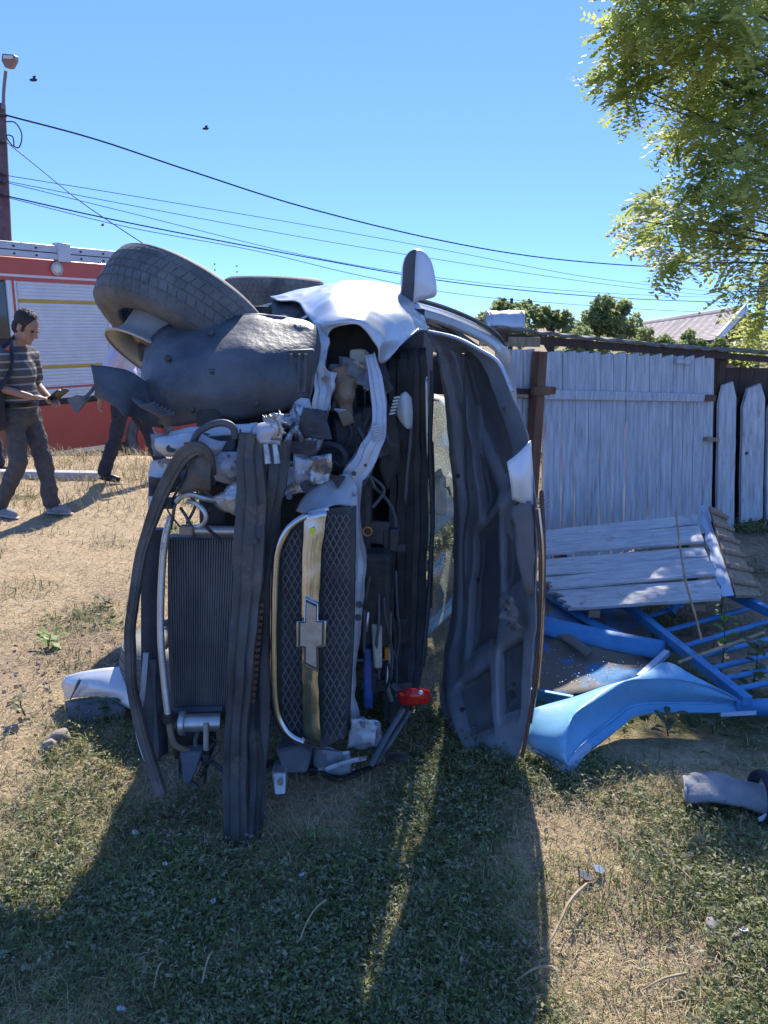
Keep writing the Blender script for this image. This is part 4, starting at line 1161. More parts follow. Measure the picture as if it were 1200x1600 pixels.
# --- radiator
def rp(px, py, d=0.0):
    return at(px, py, 2.62 - 0.10 * (py - 840) / 270.0 + d)
rad = MB().prism([rp(262, 840, 0.012), rp(370, 836, 0.012), rp(366, 1000, 0.012), rp(356, 1112, 0.012), rp(270, 1112, 0.012), rp(262, 1000, 0.012)], (0, 0.05, 0)).build('radiator', M['fins'], car)
g = MB()
for k in range(27):
    u = k / 26.0
    g.beam(rp(265 + u * 103, 842, 0.004), rp(272 + u * 84, 1110, 0.004), 0.006, 0.012, (0, 1, 0))
g.jitter(0.004, 9).build('fin_column', M['fins'], rad, smooth=0)
MB().tube([rp(284, 828, -0.01), rp(372, 830, -0.01)], 0.018, 10).build('radiator_tank', M['alu'], rad)
MB().tube([rp(300, 837, -0.012), rp(372, 839, -0.012)], 0.010, 8).build('radiator_lip', M['liner'], rad)
MB().tube([rp(272, 1112, -0.01), rp(348, 1108, -0.01)], 0.014, 8).build('radiator_foot', M['liner'], rad)
MB().tube([at(243, 826, 2.57), at(238, 900, 2.55), at(238, 1000, 2.52), at(240, 1090, 2.46), at(246, 1180, 2.42)], 0.03, 8, squash=(0.8, 1.6)).build('radiator_frame', M['black'], rad)
ap_ = MB()
ap_.tube(spline([at(268, 806, 2.50), at(258, 842, 2.49), at(253, 898, 2.48), at(251, 960, 2.46), at(252, 1010, 2.44), at(257, 1069, 2.42), at(263, 1120, 2.40)]), 0.0125, 10)
ap_.build('coolant_pipe', M['alu'], car)
MB().tube(spline([at(263, 1118, 2.40), at(266, 1142, 2.395), at(274, 1164, 2.39), at(300, 1176, 2.40)]), 0.011, 8).build('rubber_elbow', M['brownmetal'], car)
MB().tube([at(262, 1115, 2.40), at(264, 1128, 2.40)], 0.018, 10).build('hose_clamp', M['dark'], car)
MB().tube(spline([at(276, 784, 2.48), at(284, 776, 2.47), at(298, 773, 2.46), at(316, 778, 2.47), at(334, 782, 2.49)]), 0.0095, 8).build('aircon_pipe', M['alu'], car)
MB().tube(spline([at(294, 783, 2.48), at(308, 788, 2.46), at(319, 799, 2.45), at(322, 811, 2.45), at(315, 821, 2.46), at(302, 824, 2.47)]), 0.008, 8).build('aircon_pipe', M['alu'], car)
MB().box(at(292, 828, 2.46), (0.045, 0.035, 0.03)).build('pipe_fitting', M['brownmetal'], car, bevel=0.005)
MB().tube([at(256, 786, 2.50), at(272, 786, 2.49)], 0.02, 10).build('rubber_mount', M['black'], car)
# compressor and plumbing under the radiator
cpr = MB()
cpr.tube([at(284, 1130, 2.44), at(344, 1128, 2.46)], 0.032, 14)
cpr.tube([at(282, 1130, 2.43), at(290, 1130, 2.43)], 0.042, 16)
cpr.build('compressor', M['alu'], car)
MB().tube([at(322, 1130, 2.42), at(322, 1172, 2.40)], 0.010, 8).build('compressor_line', M['cream'], car)
MB().box(at(304, 1152, 2.52), (0.14, 0.12, 0.13)).build('engine_cradle', M['dark'], car, bevel=0.02)
MB().prism([at(280, 1176, 2.38), at(316, 1174, 2.38), at(306, 1205, 2.34), at(296, 1228, 2.31), at(286, 1226, 2.31)], (0, 0.05, 0)).build('cradle_bracket', M['liner'], car, bevel=0.006)
g = MB()
for k in range(7):
    g.lathe([(0.006, -0.002), (0.009, 0), (0.006, 0.002)], at(322 - k * 2, 1184 + k * 5, 2.36), (0.3 * (-1) ** k, 1, 0), 10)
g.build('drive_chain', M['dark'], car)

# --- lower bumper valance: long dusty rubber band that hangs in front, left
VL = [(330, 742, 2.46, 0.5), (326, 716, 2.43, 0.8), (314, 703, 2.41, 1.1), (298, 704, 2.41, 1.3), (280, 720, 2.42, 1.4), (256, 764, 2.44, 1.3), (232, 826, 2.45, 1.1), (216, 880, 2.44, 0.95), (205, 955, 2.41, 0.9), (201, 1010, 2.39, 0.9), (206, 1080, 2.36, 0.9),
      (219, 1140, 2.33, 0.95), (237, 1198, 2.29, 1.0), (252, 1246, 2.24, 1.0)]
MB().strip(VL, 0.026, lip=0.018, n=6).jitter(0.006, 8).build('lower_valance', M['valance'], car, solid=0.012)
MB().tube(spline([at(228, 1020, 2.44), at(222, 1090, 2.40), at(214, 1130, 2.36), at(226, 1180, 2.33), at(246, 1215, 2.30)]), 0.010, 6).build('loose_trim', M['paint_in'], car)
MB().grid(loft([[(232, 1030, 2.47), (246, 1030, 2.47)], [(226, 1080, 2.45), (244, 1090, 2.44)], [(228, 1180, 2.40), (250, 1190, 2.38)]], 3, 5)).build('skid_plate', M['liner'], car, solid=0.006)

# lower wing crushed beneath the engine, coloured dark to put shade into the gap
MB().grid(loft([[(480, 1175, 2.8), (560, 1190, 2.85), (640, 1130, 3.1)], [(470, 1205, 2.58), (560, 1212, 2.58), (650, 1150, 2.95)]], 5, 4)).jitter(0.02, 9).build('dark_lower_wing', M['dark'], car, solid=0.01)

# --- loose wiring, hoses and small brackets that fill the bay
wr = random.Random(77)
def cable(pts, r_, m, nm='loose_cable'):
    MB().tube(spline([tuple(at(*q)) for q in pts], 5), r_, 6).build(nm, m, car)
for k in range(16):
    x0, y0 = wr.uniform(500, 600), wr.uniform(560, 760)
    Y0 = wr.uniform(2.84, 2.98)
    pts_ = [(x0, y0, Y0)]
    for q in range(3):
        x0 += wr.uniform(-28, 28); y0 += wr.uniform(12, 46)
        pts_.append((min(max(x0, 496), 618), y0, Y0 + wr.uniform(-0.05, 0.05)))
    cable(pts_, wr.uniform(0.003, 0.008), M[wr.choice(['black', 'dark', 'liner', 'black'])])
for k in range(12):
    x0, y0 = wr.uniform(575, 625), wr.uniform(780, 1000)
    Y0 = wr.uniform(2.80, 2.95)
    pts_ = [(x0, y0, Y0)]
    for q in range(3):
        x0 += wr.uniform(-12, 12); y0 += wr.uniform(25, 60)
        pts_.append((min(max(x0, 566), 634), y0, Y0 + wr.uniform(-0.04, 0.04)))
    cable(pts_, wr.uniform(0.003, 0.009), M[wr.choice(['black', 'dark', 'liner', 'alu'])])
for k in range(9):
    x0, y0 = wr.uniform(272, 350), wr.uniform(720, 800)
    cable([(x0, y0, 2.50), (x0 + wr.uniform(-20, 20), y0 + 20, 2.47), (x0 + wr.uniform(-35, 35), y0 + 50, 2.50)], wr.uniform(0.003, 0.006), M['black'])
for k in range(8):
    x0, y0 = wr.uniform(268, 345), wr.uniform(1140, 1190)
    cable([(x0, y0, 2.44), (x0 + wr.uniform(-20, 20), y0 + 20, 2.42), (x0 + wr.uniform(-25, 25), y0 + 46, 2.38)], wr.uniform(0.003, 0.008), M[wr.choice(['black', 'liner', 'dark'])])
for k in range(14):
    c_ = at(wr.uniform(505, 600), wr.uniform(580, 760), wr.uniform(2.90, 3.0))
    MB().box(c_, (wr.uniform(.02, .07), wr.uniform(.02, .05), wr.uniform(.02, .07)), Matrix.Rotation(wr.uniform(0, 3), 3, 'Y')).build('bay_bracket', M[wr.choice(['dark', 'black', 'liner', 'paint_in', 'brownmetal'])], car, bevel=0.005)
for k in range(10):
    c_ = at(wr.uniform(572, 630), wr.uniform(800, 1080), wr.uniform(2.90, 3.05))
    MB().box(c_, (wr.uniform(.03, .08), wr.uniform(.02, .05), wr.uniform(.03, .12)), Matrix.Rotation(wr.uniform(-.3, .3), 3, 'Y')).build('bay_bracket', M[wr.choice(['dark', 'black', 'liner', 'black'])], car, bevel=0.005)
# accordion creases at the left root of the liner
for k in range(6):
    cable([(206 + k * 6, 622 + k * 3, 2.675), (222 + k * 6, 634 + k * 3, 2.66), (244 + k * 6, 630 + k * 3, 2.655)], 0.008, M['liner'], 'liner_crease')

# --- crushed sheet scraps packed around the upper front, and fixings on the liner
def scrap(px, py, Y, w, h, m, seed):
    g = MB()
    rows = []
    for i in range(8):
        rows.append([at(px + (j / 7 - .5) * w, py + (i / 7 - .5) * h, Y) for j in range(8)])
    g.grid(rows)
    for p_ in g.v:
        p_ += nvec(p_, 9, seed) * 0.03
    g.ridge(0.03, 10, seed).ridge(0.012, 26, seed + 3)
    g.build('crushed_sheet', m, car, solid=0.003, smooth=25)
sc_r = random.Random(9)
for k in range(13):
    scrap(sc_r.uniform(446, 500), sc_r.uniform(650, 770), sc_r.uniform(2.62, 2.80), sc_r.uniform(18, 44), sc_r.uniform(20, 50), M[sc_r.choice(['paint_in', 'torn', 'hood_in', 'liner', 'black', 'paint_in'])], k * 3.1)
for k in range(12):
    scrap(sc_r.uniform(250, 370), sc_r.uniform(690, 795), sc_r.uniform(2.55, 2.66), sc_r.uniform(22, 55), sc_r.uniform(18, 40), M[sc_r.choice(['paint_in', 'torn', 'hood_in', 'liner', 'black', 'dark'])], 50 + k * 3.1)
for k in range(9):
    scrap(sc_r.uniform(400, 620), sc_r.uniform(1175, 1215), sc_r.uniform(2.55, 2.75), sc_r.uniform(30, 70), sc_r.uniform(15, 40), M[sc_r.choice(['hood_in', 'liner', 'black', 'dark', 'paint_in'])], 90 + k * 3.1)
for k in range(7):
    scrap(sc_r.uniform(520, 585), sc_r.uniform(575, 720), sc_r.uniform(2.96, 3.08), sc_r.uniform(30, 60), sc_r.uniform(30, 70), M[sc_r.choice(['hood_in', 'liner', 'black', 'dark', 'brownmetal'])], 130 + k * 3.1)
scrap(562, 1150, 2.58, 46, 46, M['paint_in'], 7.7)
scrap(574, 1146, 2.62, 40, 50, M['hood_in'], 3.3)
for hx, hy, hY in ((262, 560, 2.735), (330, 520, 2.83), (420, 575, 2.70), (300, 640, 2.675), (400, 630, 2.69), (352, 590, 2.685), (245, 640, 2.70)):
    MB().lathe([(0.0, -0.012), (0.009, -0.010), (0.013, 0.0), (0.013, 0.006)], at(hx, hy, hY), (0, 1, 0), 12).build('liner_clip', M['black'], lin_o)
MB().tube(spline([tuple(at(*q)) for q in [(226, 548, 2.915), (250, 520, 2.935), (292, 500, 2.955), (345, 496, 2.955), (400, 493, 2.945), (455, 499, 2.925), (488, 510, 2.915), (497, 528, 2.915), (492, 566, 2.82), (486, 606, 2.79), (477, 640, 2.85)]], 5), 0.007, 6).build('liner_lip', M['liner'], lin_o)
MB().strip([(232, 600, 2.745), (290, 588, 2.685), (350, 584, 2.68), (410, 582, 2.685), (440, 590, 2.695)], 0.03, lip=0.008).build('liner_bead', M['liner'], lin_o, solid=0.004)
# ------------------------------------------------------------------ plank fence with its roofing strip (right)
FA = at(843, 700, 5.0); FA.z = 0
FB = at(1115, 700, 6.2); FB.z = 0
fdir = (FB - FA).normalized()
fn = V(fdir.y, -fdir.x, 0)                # towards the camera
if fn.y > 0: fn = -fn
def fp(px, py, off=0.0):
    return onplane(px, py, FA + fn * off, fn)
fence = thing('plank_fence', (FA + FB) / 2, 'grey white plank fence with a rusty post standing behind the wreck', 'fence')
def hplank(name, w, h, t, m, wob=0.004, taper=0.0, rounded=False, seed=0):
    """upright plank in local coords: x across, y thickness, z up"""
    g = MB()
    rows = []
    nz_ = 9
    for i in range(nz_ + 1):
        v = i / nz_
        z = h * v
        ww = w / 2 * (1 - taper * v)
        if rounded and v > 0.9:
            ww *= sqrt(max(0.15, 1 - ((v - 0.9) / 0.12) ** 2))
        a = nz((z * 3, seed, 0), 1.3) * wob
        b = nz((z * 3, seed + 9, 0), 1.3) * wob
        rows.append([V(-ww + a, -t / 2, z), V(ww + b, -t / 2, z), V(ww + b, t / 2, z), V(-ww + a, t / 2, z)])
    g.grid(rows, closed=True)
    n4 = len(g.v)
    g.f.append((3, 2, 1, 0)); g.f.append((n4 - 4, n4 - 3, n4 - 2, n4 - 1))
    o = g.build(name, m, None, smooth=30, bevel=0.003, segs=1)
    me = o.data
    bpy.data.objects.remove(o)
    return me
edges = [850, 878, 899, 919.5, 938, 957.5, 977, 996, 1014, 1033, 1051, 1067, 1083, 1099, 1115]
plank_me = [hplank('plank', 0.1, 1.0, 0.022, M['plank'], seed=s * 7.7) for s in range(4)]
def put_plank(me, x0, x1, y_top, zb, off, par, name='plank', tilt=0.0, width_me=0.1, h_me=1.0):
    a, b = fp(x0, y_top, off), fp(x1, y_top, off)
    c = (a + b) / 2
    w = (V(a.x, a.y, 0) - V(b.x, b.y, 0)).length
    ztop = c.z
    sx, sz = w * 0.962 / width_me, (ztop - zb) / h_me
    # foot of the plank: slide along the fence until it stands almost under its top
    px_t = project(c)[0]
    lo_, hi_ = -0.6, 0.6
    for _ in range(24):
        md_ = (lo_ + hi_) / 2
        q_ = c + fdir * md_; q_.z = zb
        if project(q_)[0] < px_t - 2: lo_ = md_
        else: hi_ = md_
    k_ = 0.9 * lo_ / (ztop - zb)
    z3 = V(0, 0, sz) - fdir * (k_ * sz)
    o3 = c + fdir * (k_ * (ztop - zb))
    zd = z3.normalized()
    xd = (fdir - zd * fdir.dot(zd)).normalized()
    R = frame((o3.x, o3.y, zb), xd * sx, -fn, z3) @ Matrix.Rotation(tilt, 4, 'Y')
    return place(name, me, R, par)
for i in range(len(edges) - 1):
    yt = 549 + (edges[i] - 850) * 0.036 + random.uniform(-0.8, 0.8)
    put_plank(plank_me[i % 4], edges[i], edges[i + 1], yt, 0.02, random.uniform(-0.002, 0.002), fence, tilt=random.uniform(-0.004, 0.004))
for a, b in ((775, 796), (797, 815), (816, 834)):
    put_plank(plank_me[a % 4], a, b, 546, 0.02, -0.01, fence)
# rails across the planks
MB().beam(fp(847, 616, 0.03), fp(1100, 622, 0.03), 0.025, 0.062, (0, 0, 1)).jitter(0.006, 4).build('rail', M['plank'], fence, bevel=0.004)
MB().beam(fp(770, 612, 0.02), fp(838, 616, 0.02), 0.03, 0.06, (0, 0, 1)).build('rail', M['wood_dark'], fence, bevel=0.004)
MB().beam(fp(800, 618, 0.06), fp(824, 619, 0.06), 0.02, 0.02, (0, 0, 1)).build('broken_rail_end', M['wood_raw'], fence)
MB().beam(fp(855, 610, 0.045), fp(866, 610, 0.045), 0.03, 0.045).build('rail_clamp', M['rust'], fence)
MB().beam(fp(1056, 564, 0.03), fp(1082, 566, 0.03), 0.02, 0.03).build('batten', M['plank'], fence)
MB().beam(fp(1100, 622, 0.035), fp(1116, 622, 0.035), 0.03, 0.05).build('rail_bracket', M['rust'], fence)
MB().beam(fp(1103, 686, 0.035), fp(1122, 687, 0.035), 0.03, 0.03).build('broken_rail_end', M['wood_raw'], fence)
# rusty steel post
pt, pb = fp(844, 549, 0.05), fp(844, 549, 0.05); pb.z = -0.05
MB().beam(pb, pt, 0.075, 0.06, fn).build('post', M['rust'], fence, bevel=0.004)
MB().beam(fp(832, 611, 0.10), fp(858, 611, 0.10), 0.03, 0.05).build('post_clamp', M['rust'], fence, bevel=0.003)

# dark timber bay right of the planks, with two loose pickets in front
bay = thing('timber_shed_wall', fp(1170, 860, -0.1), 'dark brown timber wall between the fence planks and the frame edge', 'wall')
for k in range(9):
    x0 = 1112 + k * 22
    c = fp(x0 + 11, 575, -0.10); c2 = V(c.x, c.y, -0.05); w_ = (fp(x0, 575, -0.1) - fp(x0 + 22, 575, -0.1)).length
    MB().beam(c2, c, w_ * 0.97, 0.02, fn).build('board', M['wood_dark'], bay, bevel=0.003, segs=1)
MB().beam(V(fp(1124, 560, -0.05).x, fp(1124, 560, -0.05).y, -0.05), fp(1124, 560, -0.05), 0.10, 0.08, fn).build('corner_post', M['wood_dark'], bay, bevel=0.005)
MB().beam(fp(1118, 626, -0.04), fp(1290, 632, -0.04), 0.05, 0.06).build('cross_rail', M['wood_dark'], bay)
MB().beam(fp(1118, 690, -0.04), fp(1290, 698, -0.04), 0.05, 0.06).build('cross_rail', M['wood_dark'], bay)
pk = hplank('picket', 0.14, 1.0, 0.022, M['plank'], rounded=True, seed=3, wob=0.006)
for nm, x0, x1, yt, lab in (('picket', 1122, 1150, 599, 'shorter round topped white picket leaning beside the corner of the fence'),
                            ('picket', 1159, 1195, 603, 'wider round topped white picket with a dark knot hole near the frame edge'),
                            ('picket', 1199, 1234, 610, 'rightmost white picket, mostly outside the frame')):
    o = put_plank(pk, x0, x1, yt, 0.0, 0.03, None, nm, width_me=0.14)
    tag(o, lab, 'picket', 'loose pickets against the dark timber wall')
    if x0 == 1159:
        kh = MB().tube([fp(1167, 708, 0.055), fp(1167, 708, 0.035)], 0.012, 10).build('knot_hole', M['black'])
        mi = o.matrix_basis.inverted()
        kh.parent = o; kh.matrix_parent_inverse = mi
# roofing strip resting on the fence top
E0, E1 = at(776, 512, 4.84), at(1215, 552, 6.5)
g = MB()
rows = []
nS = 120
for i in range(nS + 1):
    t_ = i / nS
    p = E0.lerp(E1, t_)
    p = p + V(0, 0, 0.006 * sin(t_ * nS * 0.75) - 0.03 * sin(pi * t_) * 0.6 + 0.008 * nz(p * 3))
    q = p + V(0.06, 0.62, 0.0)
    rows.append([p, p.lerp(q, 0.5) + V(0, 0, 0.004 * nz(p * 9)), q])
g.grid(rows)
ro = g.build('shed_roof', M['slate'], None, solid=0.018, smooth=50)
tag(ro, 'dark wavy slate roofing strip running along the fence top', 'roof')
fasc = MB().beam(E0 + V(0, 0.05, -0.055), E1 + V(0, 0.05, -0.055), 0.03, 0.05).jitter(0.008, 3).build('fascia_board', M['wood_dark'], ro)
# rolled zinc sheet on its left end
zr = thing('metal_drum', at(790, 515, 4.7), 'dented silver sheet metal half drum on the roof strip end', 'drum')
prof = []
cx = at(793, 508, 5.0)
A_ = at(758, 503, 5.0); B_ = at(815, 502, 5.1)
ax_ = (B_ - A_); ax_.normalize()
g = MB()
rows = []
for i in range(9):
    c = A_.lerp(B_, i / 8)
    row = []
    for k in range(15):
        th = pi * k / 14
        row.append(c + V(0, -0.085 * cos(th), 0.085 * sin(th) - 0.02) + nvec((i * .5, k * .4, 0), 1.0) * 0.008)
    row = [row[0] + V(0, 0, -0.05)] + row + [row[-1] + V(0, 0, -0.05)]
    rows.append(row)
g.grid(rows)
g.build('drum_skin', M['zinc'], zr, solid=0.004, smooth=50)
cap = rows[-1]
MB().prism(cap, ax_ * 0.012).build('drum_end', M['zinc'], zr)
MB().grid([[p for p in rows[i]] for i in (0, 1)]).jitter(0.004, 20).build('drum_rim', M['alu'], zr, solid=0.012)
MB().box(cx + V(0.02, 0.03, -0.10), (0.36, 0.2, 0.06)).build('drum_base_board', M['wood_raw'], zr)

# ------------------------------------------------------------------ fallen plank panel
pn = thing('fallen_plank_panel', at(990, 900, 4.2) * 1.0, 'grey white plank panel fallen over the blue gate, partly in sunlight', 'plank panel')
rowsP = [((845, 826), (1090, 800), (1090, 816), (845, 842)), ((842, 844), (1093, 820), (1096, 836), (842, 856)), ((842, 857), (1096, 838), (1100, 848), (842, 869)),
         ((842, 871), (1100, 851), (1107, 866), (842, 884)), ((843, 886), (1107, 870), (1112, 884), (843, 899)), ((852, 905), (1113, 880), (1118, 899), (858, 922)),
         ((855, 920), (1119, 901), (1124, 915), (886, 935)), ((884, 932), (1124, 914), (1128, 934), (888, 950))]
def pY(py):
    return 3.78 + (946 - py) / 146.0 * 1.05
for k, q in enumerate(rowsP):
    # plank solid with a splintered left end
    (x0, y0), (x1, y1), (x2, y2), (x3, y3) = q
    n_ = 10
    top = [at(x0 + (x1 - x0) * i / n_, y0 + (y1 - y0) * i / n_, pY(y0 + (y1 - y0) * i / n_ + (x0 + (x1 - x0) * i / n_ - 980) * 0.10)) for i in range(n_ + 1)]
    bot = [at(x3 + (x2 - x3) * i / n_, y3 + (y2 - y3) * i / n_, pY(y3 + (y2 - y3) * i / n_ + (x3 + (x2 - x3) * i / n_ - 980) * 0.10)) for i in range(n_ + 1)]
    left = []
    if k in (5, 6, 7):
        for j in range(1, 6):
            v = j / 6
            left.append(bot[0].lerp(top[0], v) + V(random.uniform(-0.05, 0.05), 0, 0))
    poly = top + bot[::-1] + left
    lift = V(0, 0, 0.012 * (k % 3 - 1))
    g = MB().prism([p + lift for p in poly], V(0, 0.012, -0.022))
    g.jitter(0.004, 9, k)
    g.build('plank', M['plank_flat'], pn, bevel=0.002, segs=1, smooth=25)
# battens below
MB().beam(at(870, 846, 4.6) + V(0, 0, -0.05), at(930, 946, 3.82) + V(0, 0, -0.05), 0.06, 0.04).build('batten', M['wood_raw'], pn)
MB().beam(at(1060, 812, 4.75) + V(0, 0, -0.05), at(1095, 936, 3.85) + V(0, 0, -0.05), 0.06, 0.04).build('batten', M['wood_raw'], pn)
# blue sheet strip with a torn saw-tooth edge along the right end of the panel
sp = []
lft = [(1094, 792), (1096, 820), (1104, 850), (1112, 880), (1120, 908), (1128, 932)]
tooth = []
for i in range(len(lft) - 1):
    for j in range(3):
        u = j / 3
        tooth.append((lft[i][0] + (lft[i + 1][0] - lft[i][0]) * u + (4 if j == 1 else 0), lft[i][1] + (lft[i + 1][1] - lft[i][1]) * u))
tooth.append(lft[-1])
rgt = [(1147, 930), (1136, 890), (1122, 848), (1108, 808), (1100, 788)]
poly = [at(x, y, pY(y) - 0.03) for x, y in tooth + rgt]
bs_ = MB().prism(poly, V(0, 0.004, -0.004)).build('blue_sheet_strip', M['blue_edge'], None, smooth=0)
tag(bs_, 'pale blue metal strip with saw tooth edge along the plank panel end', 'metal strip')
# ridged raw timber leaning behind it
rw = thing('ridged_timber_panel', at(1150, 870, 4.6), 'weathered brown ridged timber slab leaning right of the blue strip', 'timber slab')
c4 = [at(1108, 790, 4.80), at(1128, 796, 4.95), at(1190, 930, 4.05), at(1150, 930, 3.86)]
MB().prism(c4, V(0.01, 0.03, -0.03)).build('slab', M['wood_raw'], rw, bevel=0.006)
for k in range(6):
    t_ = (k + 0.6) / 6.4
    a, b = c4[0].lerp(c4[3], t_), c4[1].lerp(c4[2], t_ + 0.04)
    MB().beam(a + V(0, -0.01, 0.012), b + V(0, -0.01, 0.012), 0.03, 0.03).build('ridge', M['wood_raw'], rw, bevel=0.01)

# ------------------------------------------------------------------ collapsed blue gate
gate = thing('blue_metal_gate', gnd(1000, 1100), 'crumpled bright blue metal gate collapsed on the ground beside the bonnet', 'gate')
# dirty flat sheets
def gz(px, py, z):
    return gnd(px, py, z)
S0 = [(822, 905, .10), (880, 930, .12), (960, 948, .10), (1000, 956, .08)]
S1 = [(822, 960, .12), (880, 984, .14), (960, 1006, .11), (1034, 1020, .10)]
S2 = [(820, 1020, .05), (880, 1030, .05), (960, 1040, .05), (1030, 1032, .07)]
S3 = [(818, 1085, .04), (860, 1088, .05), (930, 1080, .06), (1006, 1058, .08)]
def gl(rows, nu=4, nv=4):
    A = [spline([tuple(gz(*p)) for p in r_], nu) for r_ in rows]
    cols = [spline([A[i][j] for i in range(len(A))], nv) for j in range(len(A[0]))]
    return [[Vector(cols[j][i]) for j in range(len(cols))] for i in range(len(cols[0]))]
MB().grid(gl([S0, S1, S2, S3])).jitter(0.02, 5, 2).build('soiled_sheet', M['blue_dirty'], gate, solid=0.004)
MB().strip([gz(838, 968, .16), gz(853, 978, .16), gz(930, 996, .14), gz(990, 1008, .13), gz(1038, 1017, .12)], 0.10, depth=(0, 0.75, -0.66)).build('frame_bar', M['blue'], gate, solid=0.02)
MB().strip([gz(826, 900, .17), gz(880, 945, .18), gz(940, 980, .14), gz(990, 1005, .12)], 0.05, depth=(0, 0.6, -0.8)).jitter(0.02, 6).build('bent_strip', M['blue'], gate, solid=0.006)
MB().strip([gz(824, 935, .16), gz(870, 985, .14), gz(920, 1020, .10)], 0.06, depth=(0, 0.6, -0.8)).jitter(0.02, 6).build('bent_strip', M['blue_dirty'], gate, solid=0.006)
MB().beam(gz(978, 945, .18), gz(1168, 1096, .14), 0.045, 0.045).build('frame_bar', M['blue'], gate, bevel=0.004)
MB().beam(gz(998, 1060, .11), gz(1042, 1020, .13), 0.03, 0.03).build('frame_bar', M['blue_edge'], gate, bevel=0.003)
MB().beam(gz(822, 1082, .06), gz(896, 1096, .08), 0.025, 0.05).build('frame_bar', M['blue'], gate, bevel=0.003)
MB().beam(gz(1122, 918, .20), gz(1230, 968, .20), 0.05, 0.05).build('frame_bar', M['blue'], gate, bevel=0.004)
bars = [((1005, 966), (1066, 946)), ((1026, 990), (1172, 950)), ((1049, 1016), (1215, 966)), ((1070, 1032), (1220, 994)), ((1098, 1048), (1225, 1018)), ((1122, 1062), (1225, 1042)), ((1146, 1078), (1225, 1062))]
for a, b in bars:
    MB().tube([gz(*a, .12), gz(*b, .13)], 0.014, 8).build('bar', M['blue'], gate)
MB().beam(gz(1050, 946, .18), gz(1056, 952, .14), 0.02, 0.06).build('lug', M['blue'], gate)
# front curled sheet: flat left wing, fold and upright face
T0 = [(833, 1108, .16), (893, 1090, .20), (940, 1073, .24), (1000, 1057, .26), (1040, 1036, .27), (1077, 1053, .26), (1116, 1072, .22), (1150, 1092, .16)]
T1 = [(826, 1135, .12), (884, 1118, .19), (918, 1100, .23), (975, 1066, .26), (1020, 1060, .26), (1067, 1062, .25), (1117, 1075, .21), (1152, 1093, .155)]
T2 = [(822, 1160, .07), (880, 1150, .16), (900, 1112, .21), (943, 1076, .245), (990, 1063, .25), (1034, 1059, .25), (1080, 1066, .23), (1140, 1086, .17)]
T3 = [(882, 1196, .04), (884, 1186, .09), (890, 1140, .13), (918, 1110, .16), (980, 1083, .18), (1034, 1080, .18), (1090, 1083, .18), (1150, 1094, .15)]
T4 = [(884, 1197, .035), (888, 1187, .05), (914, 1157, .06), (960, 1121, .07), (988, 1104, .085), (1034, 1097, .10), (1100, 1097, .11), (1152, 1095, .12)]
ga_ = gl([T0, T1, T2, T3, T4], 5, 5)
cs = MB().grid(ga_).jitter(0.006, 5).build('curled_sheet', M['blue_light'], gate, solid=0.004, smooth=60)
MB().strip([gz(884, 1200, .03), gz(904, 1176, .045), (gz(924, 1158, .05)), gz(968, 1124, .065), gz(990, 1110, .08), gz(1040, 1104, .09), gz(1110, 1104, .10), gz(1215, 1099, .10)], 0.05, lip=0.02, depth=(0.1, 0.7, -0.7)).jitter(0.006, 8).build('lower_lip', M['blue_light'], gate, solid=0.004)
MB().beam(gz(822, 1161, .05), gz(884, 1200, .03), 0.012, 0.035).build('edge_trim', M['blue_edge'], gate)
MB().beam(gz(885, 1198, .035), gz(920, 1166, .055), 0.02, 0.03).build('edge_trim', M['blue_edge'], gate)
MB().beam(gz(1125, 1115, .07), gz(1180, 1112, .08), 0.02, 0.02).build('edge_trim', M['blue_edge'], gate)
MB().grid([[gz(1150, 1094, .14), gz(1260, 1090, .15)], [gz(1152, 1118, .06), gz(1260, 1120, .06)]]).build('kick_plate', M['blue'], gate, solid=0.006)
# rusty leaning rod tied with wire at the post
rod = thing('rusty_rod', gnd(818, 1178), 'rusty iron rod tied with wire, leaning between bonnet edge and post', 'rod')
MB().tube(spline([at(846, 770, 4.55), at(849, 850, 4.0), at(846, 980, 3.4), at(838, 1080, 3.0)]), 0.014, 8, squash=(1, 1.4)).build('bar', M['rust'], rod)
g = MB()
for k in range(4):
    c = at(842 + k * 1.5, 780 + k * 6, 4.5)
    g.tube(spline([c + V(-0.05, 0, -0.01), c + V(0, -0.03, 0.01), c + V(0.05, 0, 0.02), c + V(0.01, 0.03, 0)]), 0.0045, 5)
g.build('wire_tie', M['alu'], rod)
# dry bent stem over the planks
st = MB().tube(spline([at(1056, 800, 4.55), at(1062, 850, 4.15), at(1072, 910, 3.75), at(1086, 960, 3.55), at(1096, 1000, 3.4)]), [0.006] * 25, 6).build('dry_vine', M['stick'], None)
tag(st, 'thin dry brown stem arching over the fallen planks', 'stem')
st = MB().tube([gnd(1060, 1035, .16) * 1.0, gnd(1194, 988, .22)], 0.008, 6).build('dry_branch', M['stick'])
tag(st, 'thin dry branch lying across the blue gate bars', 'branch')

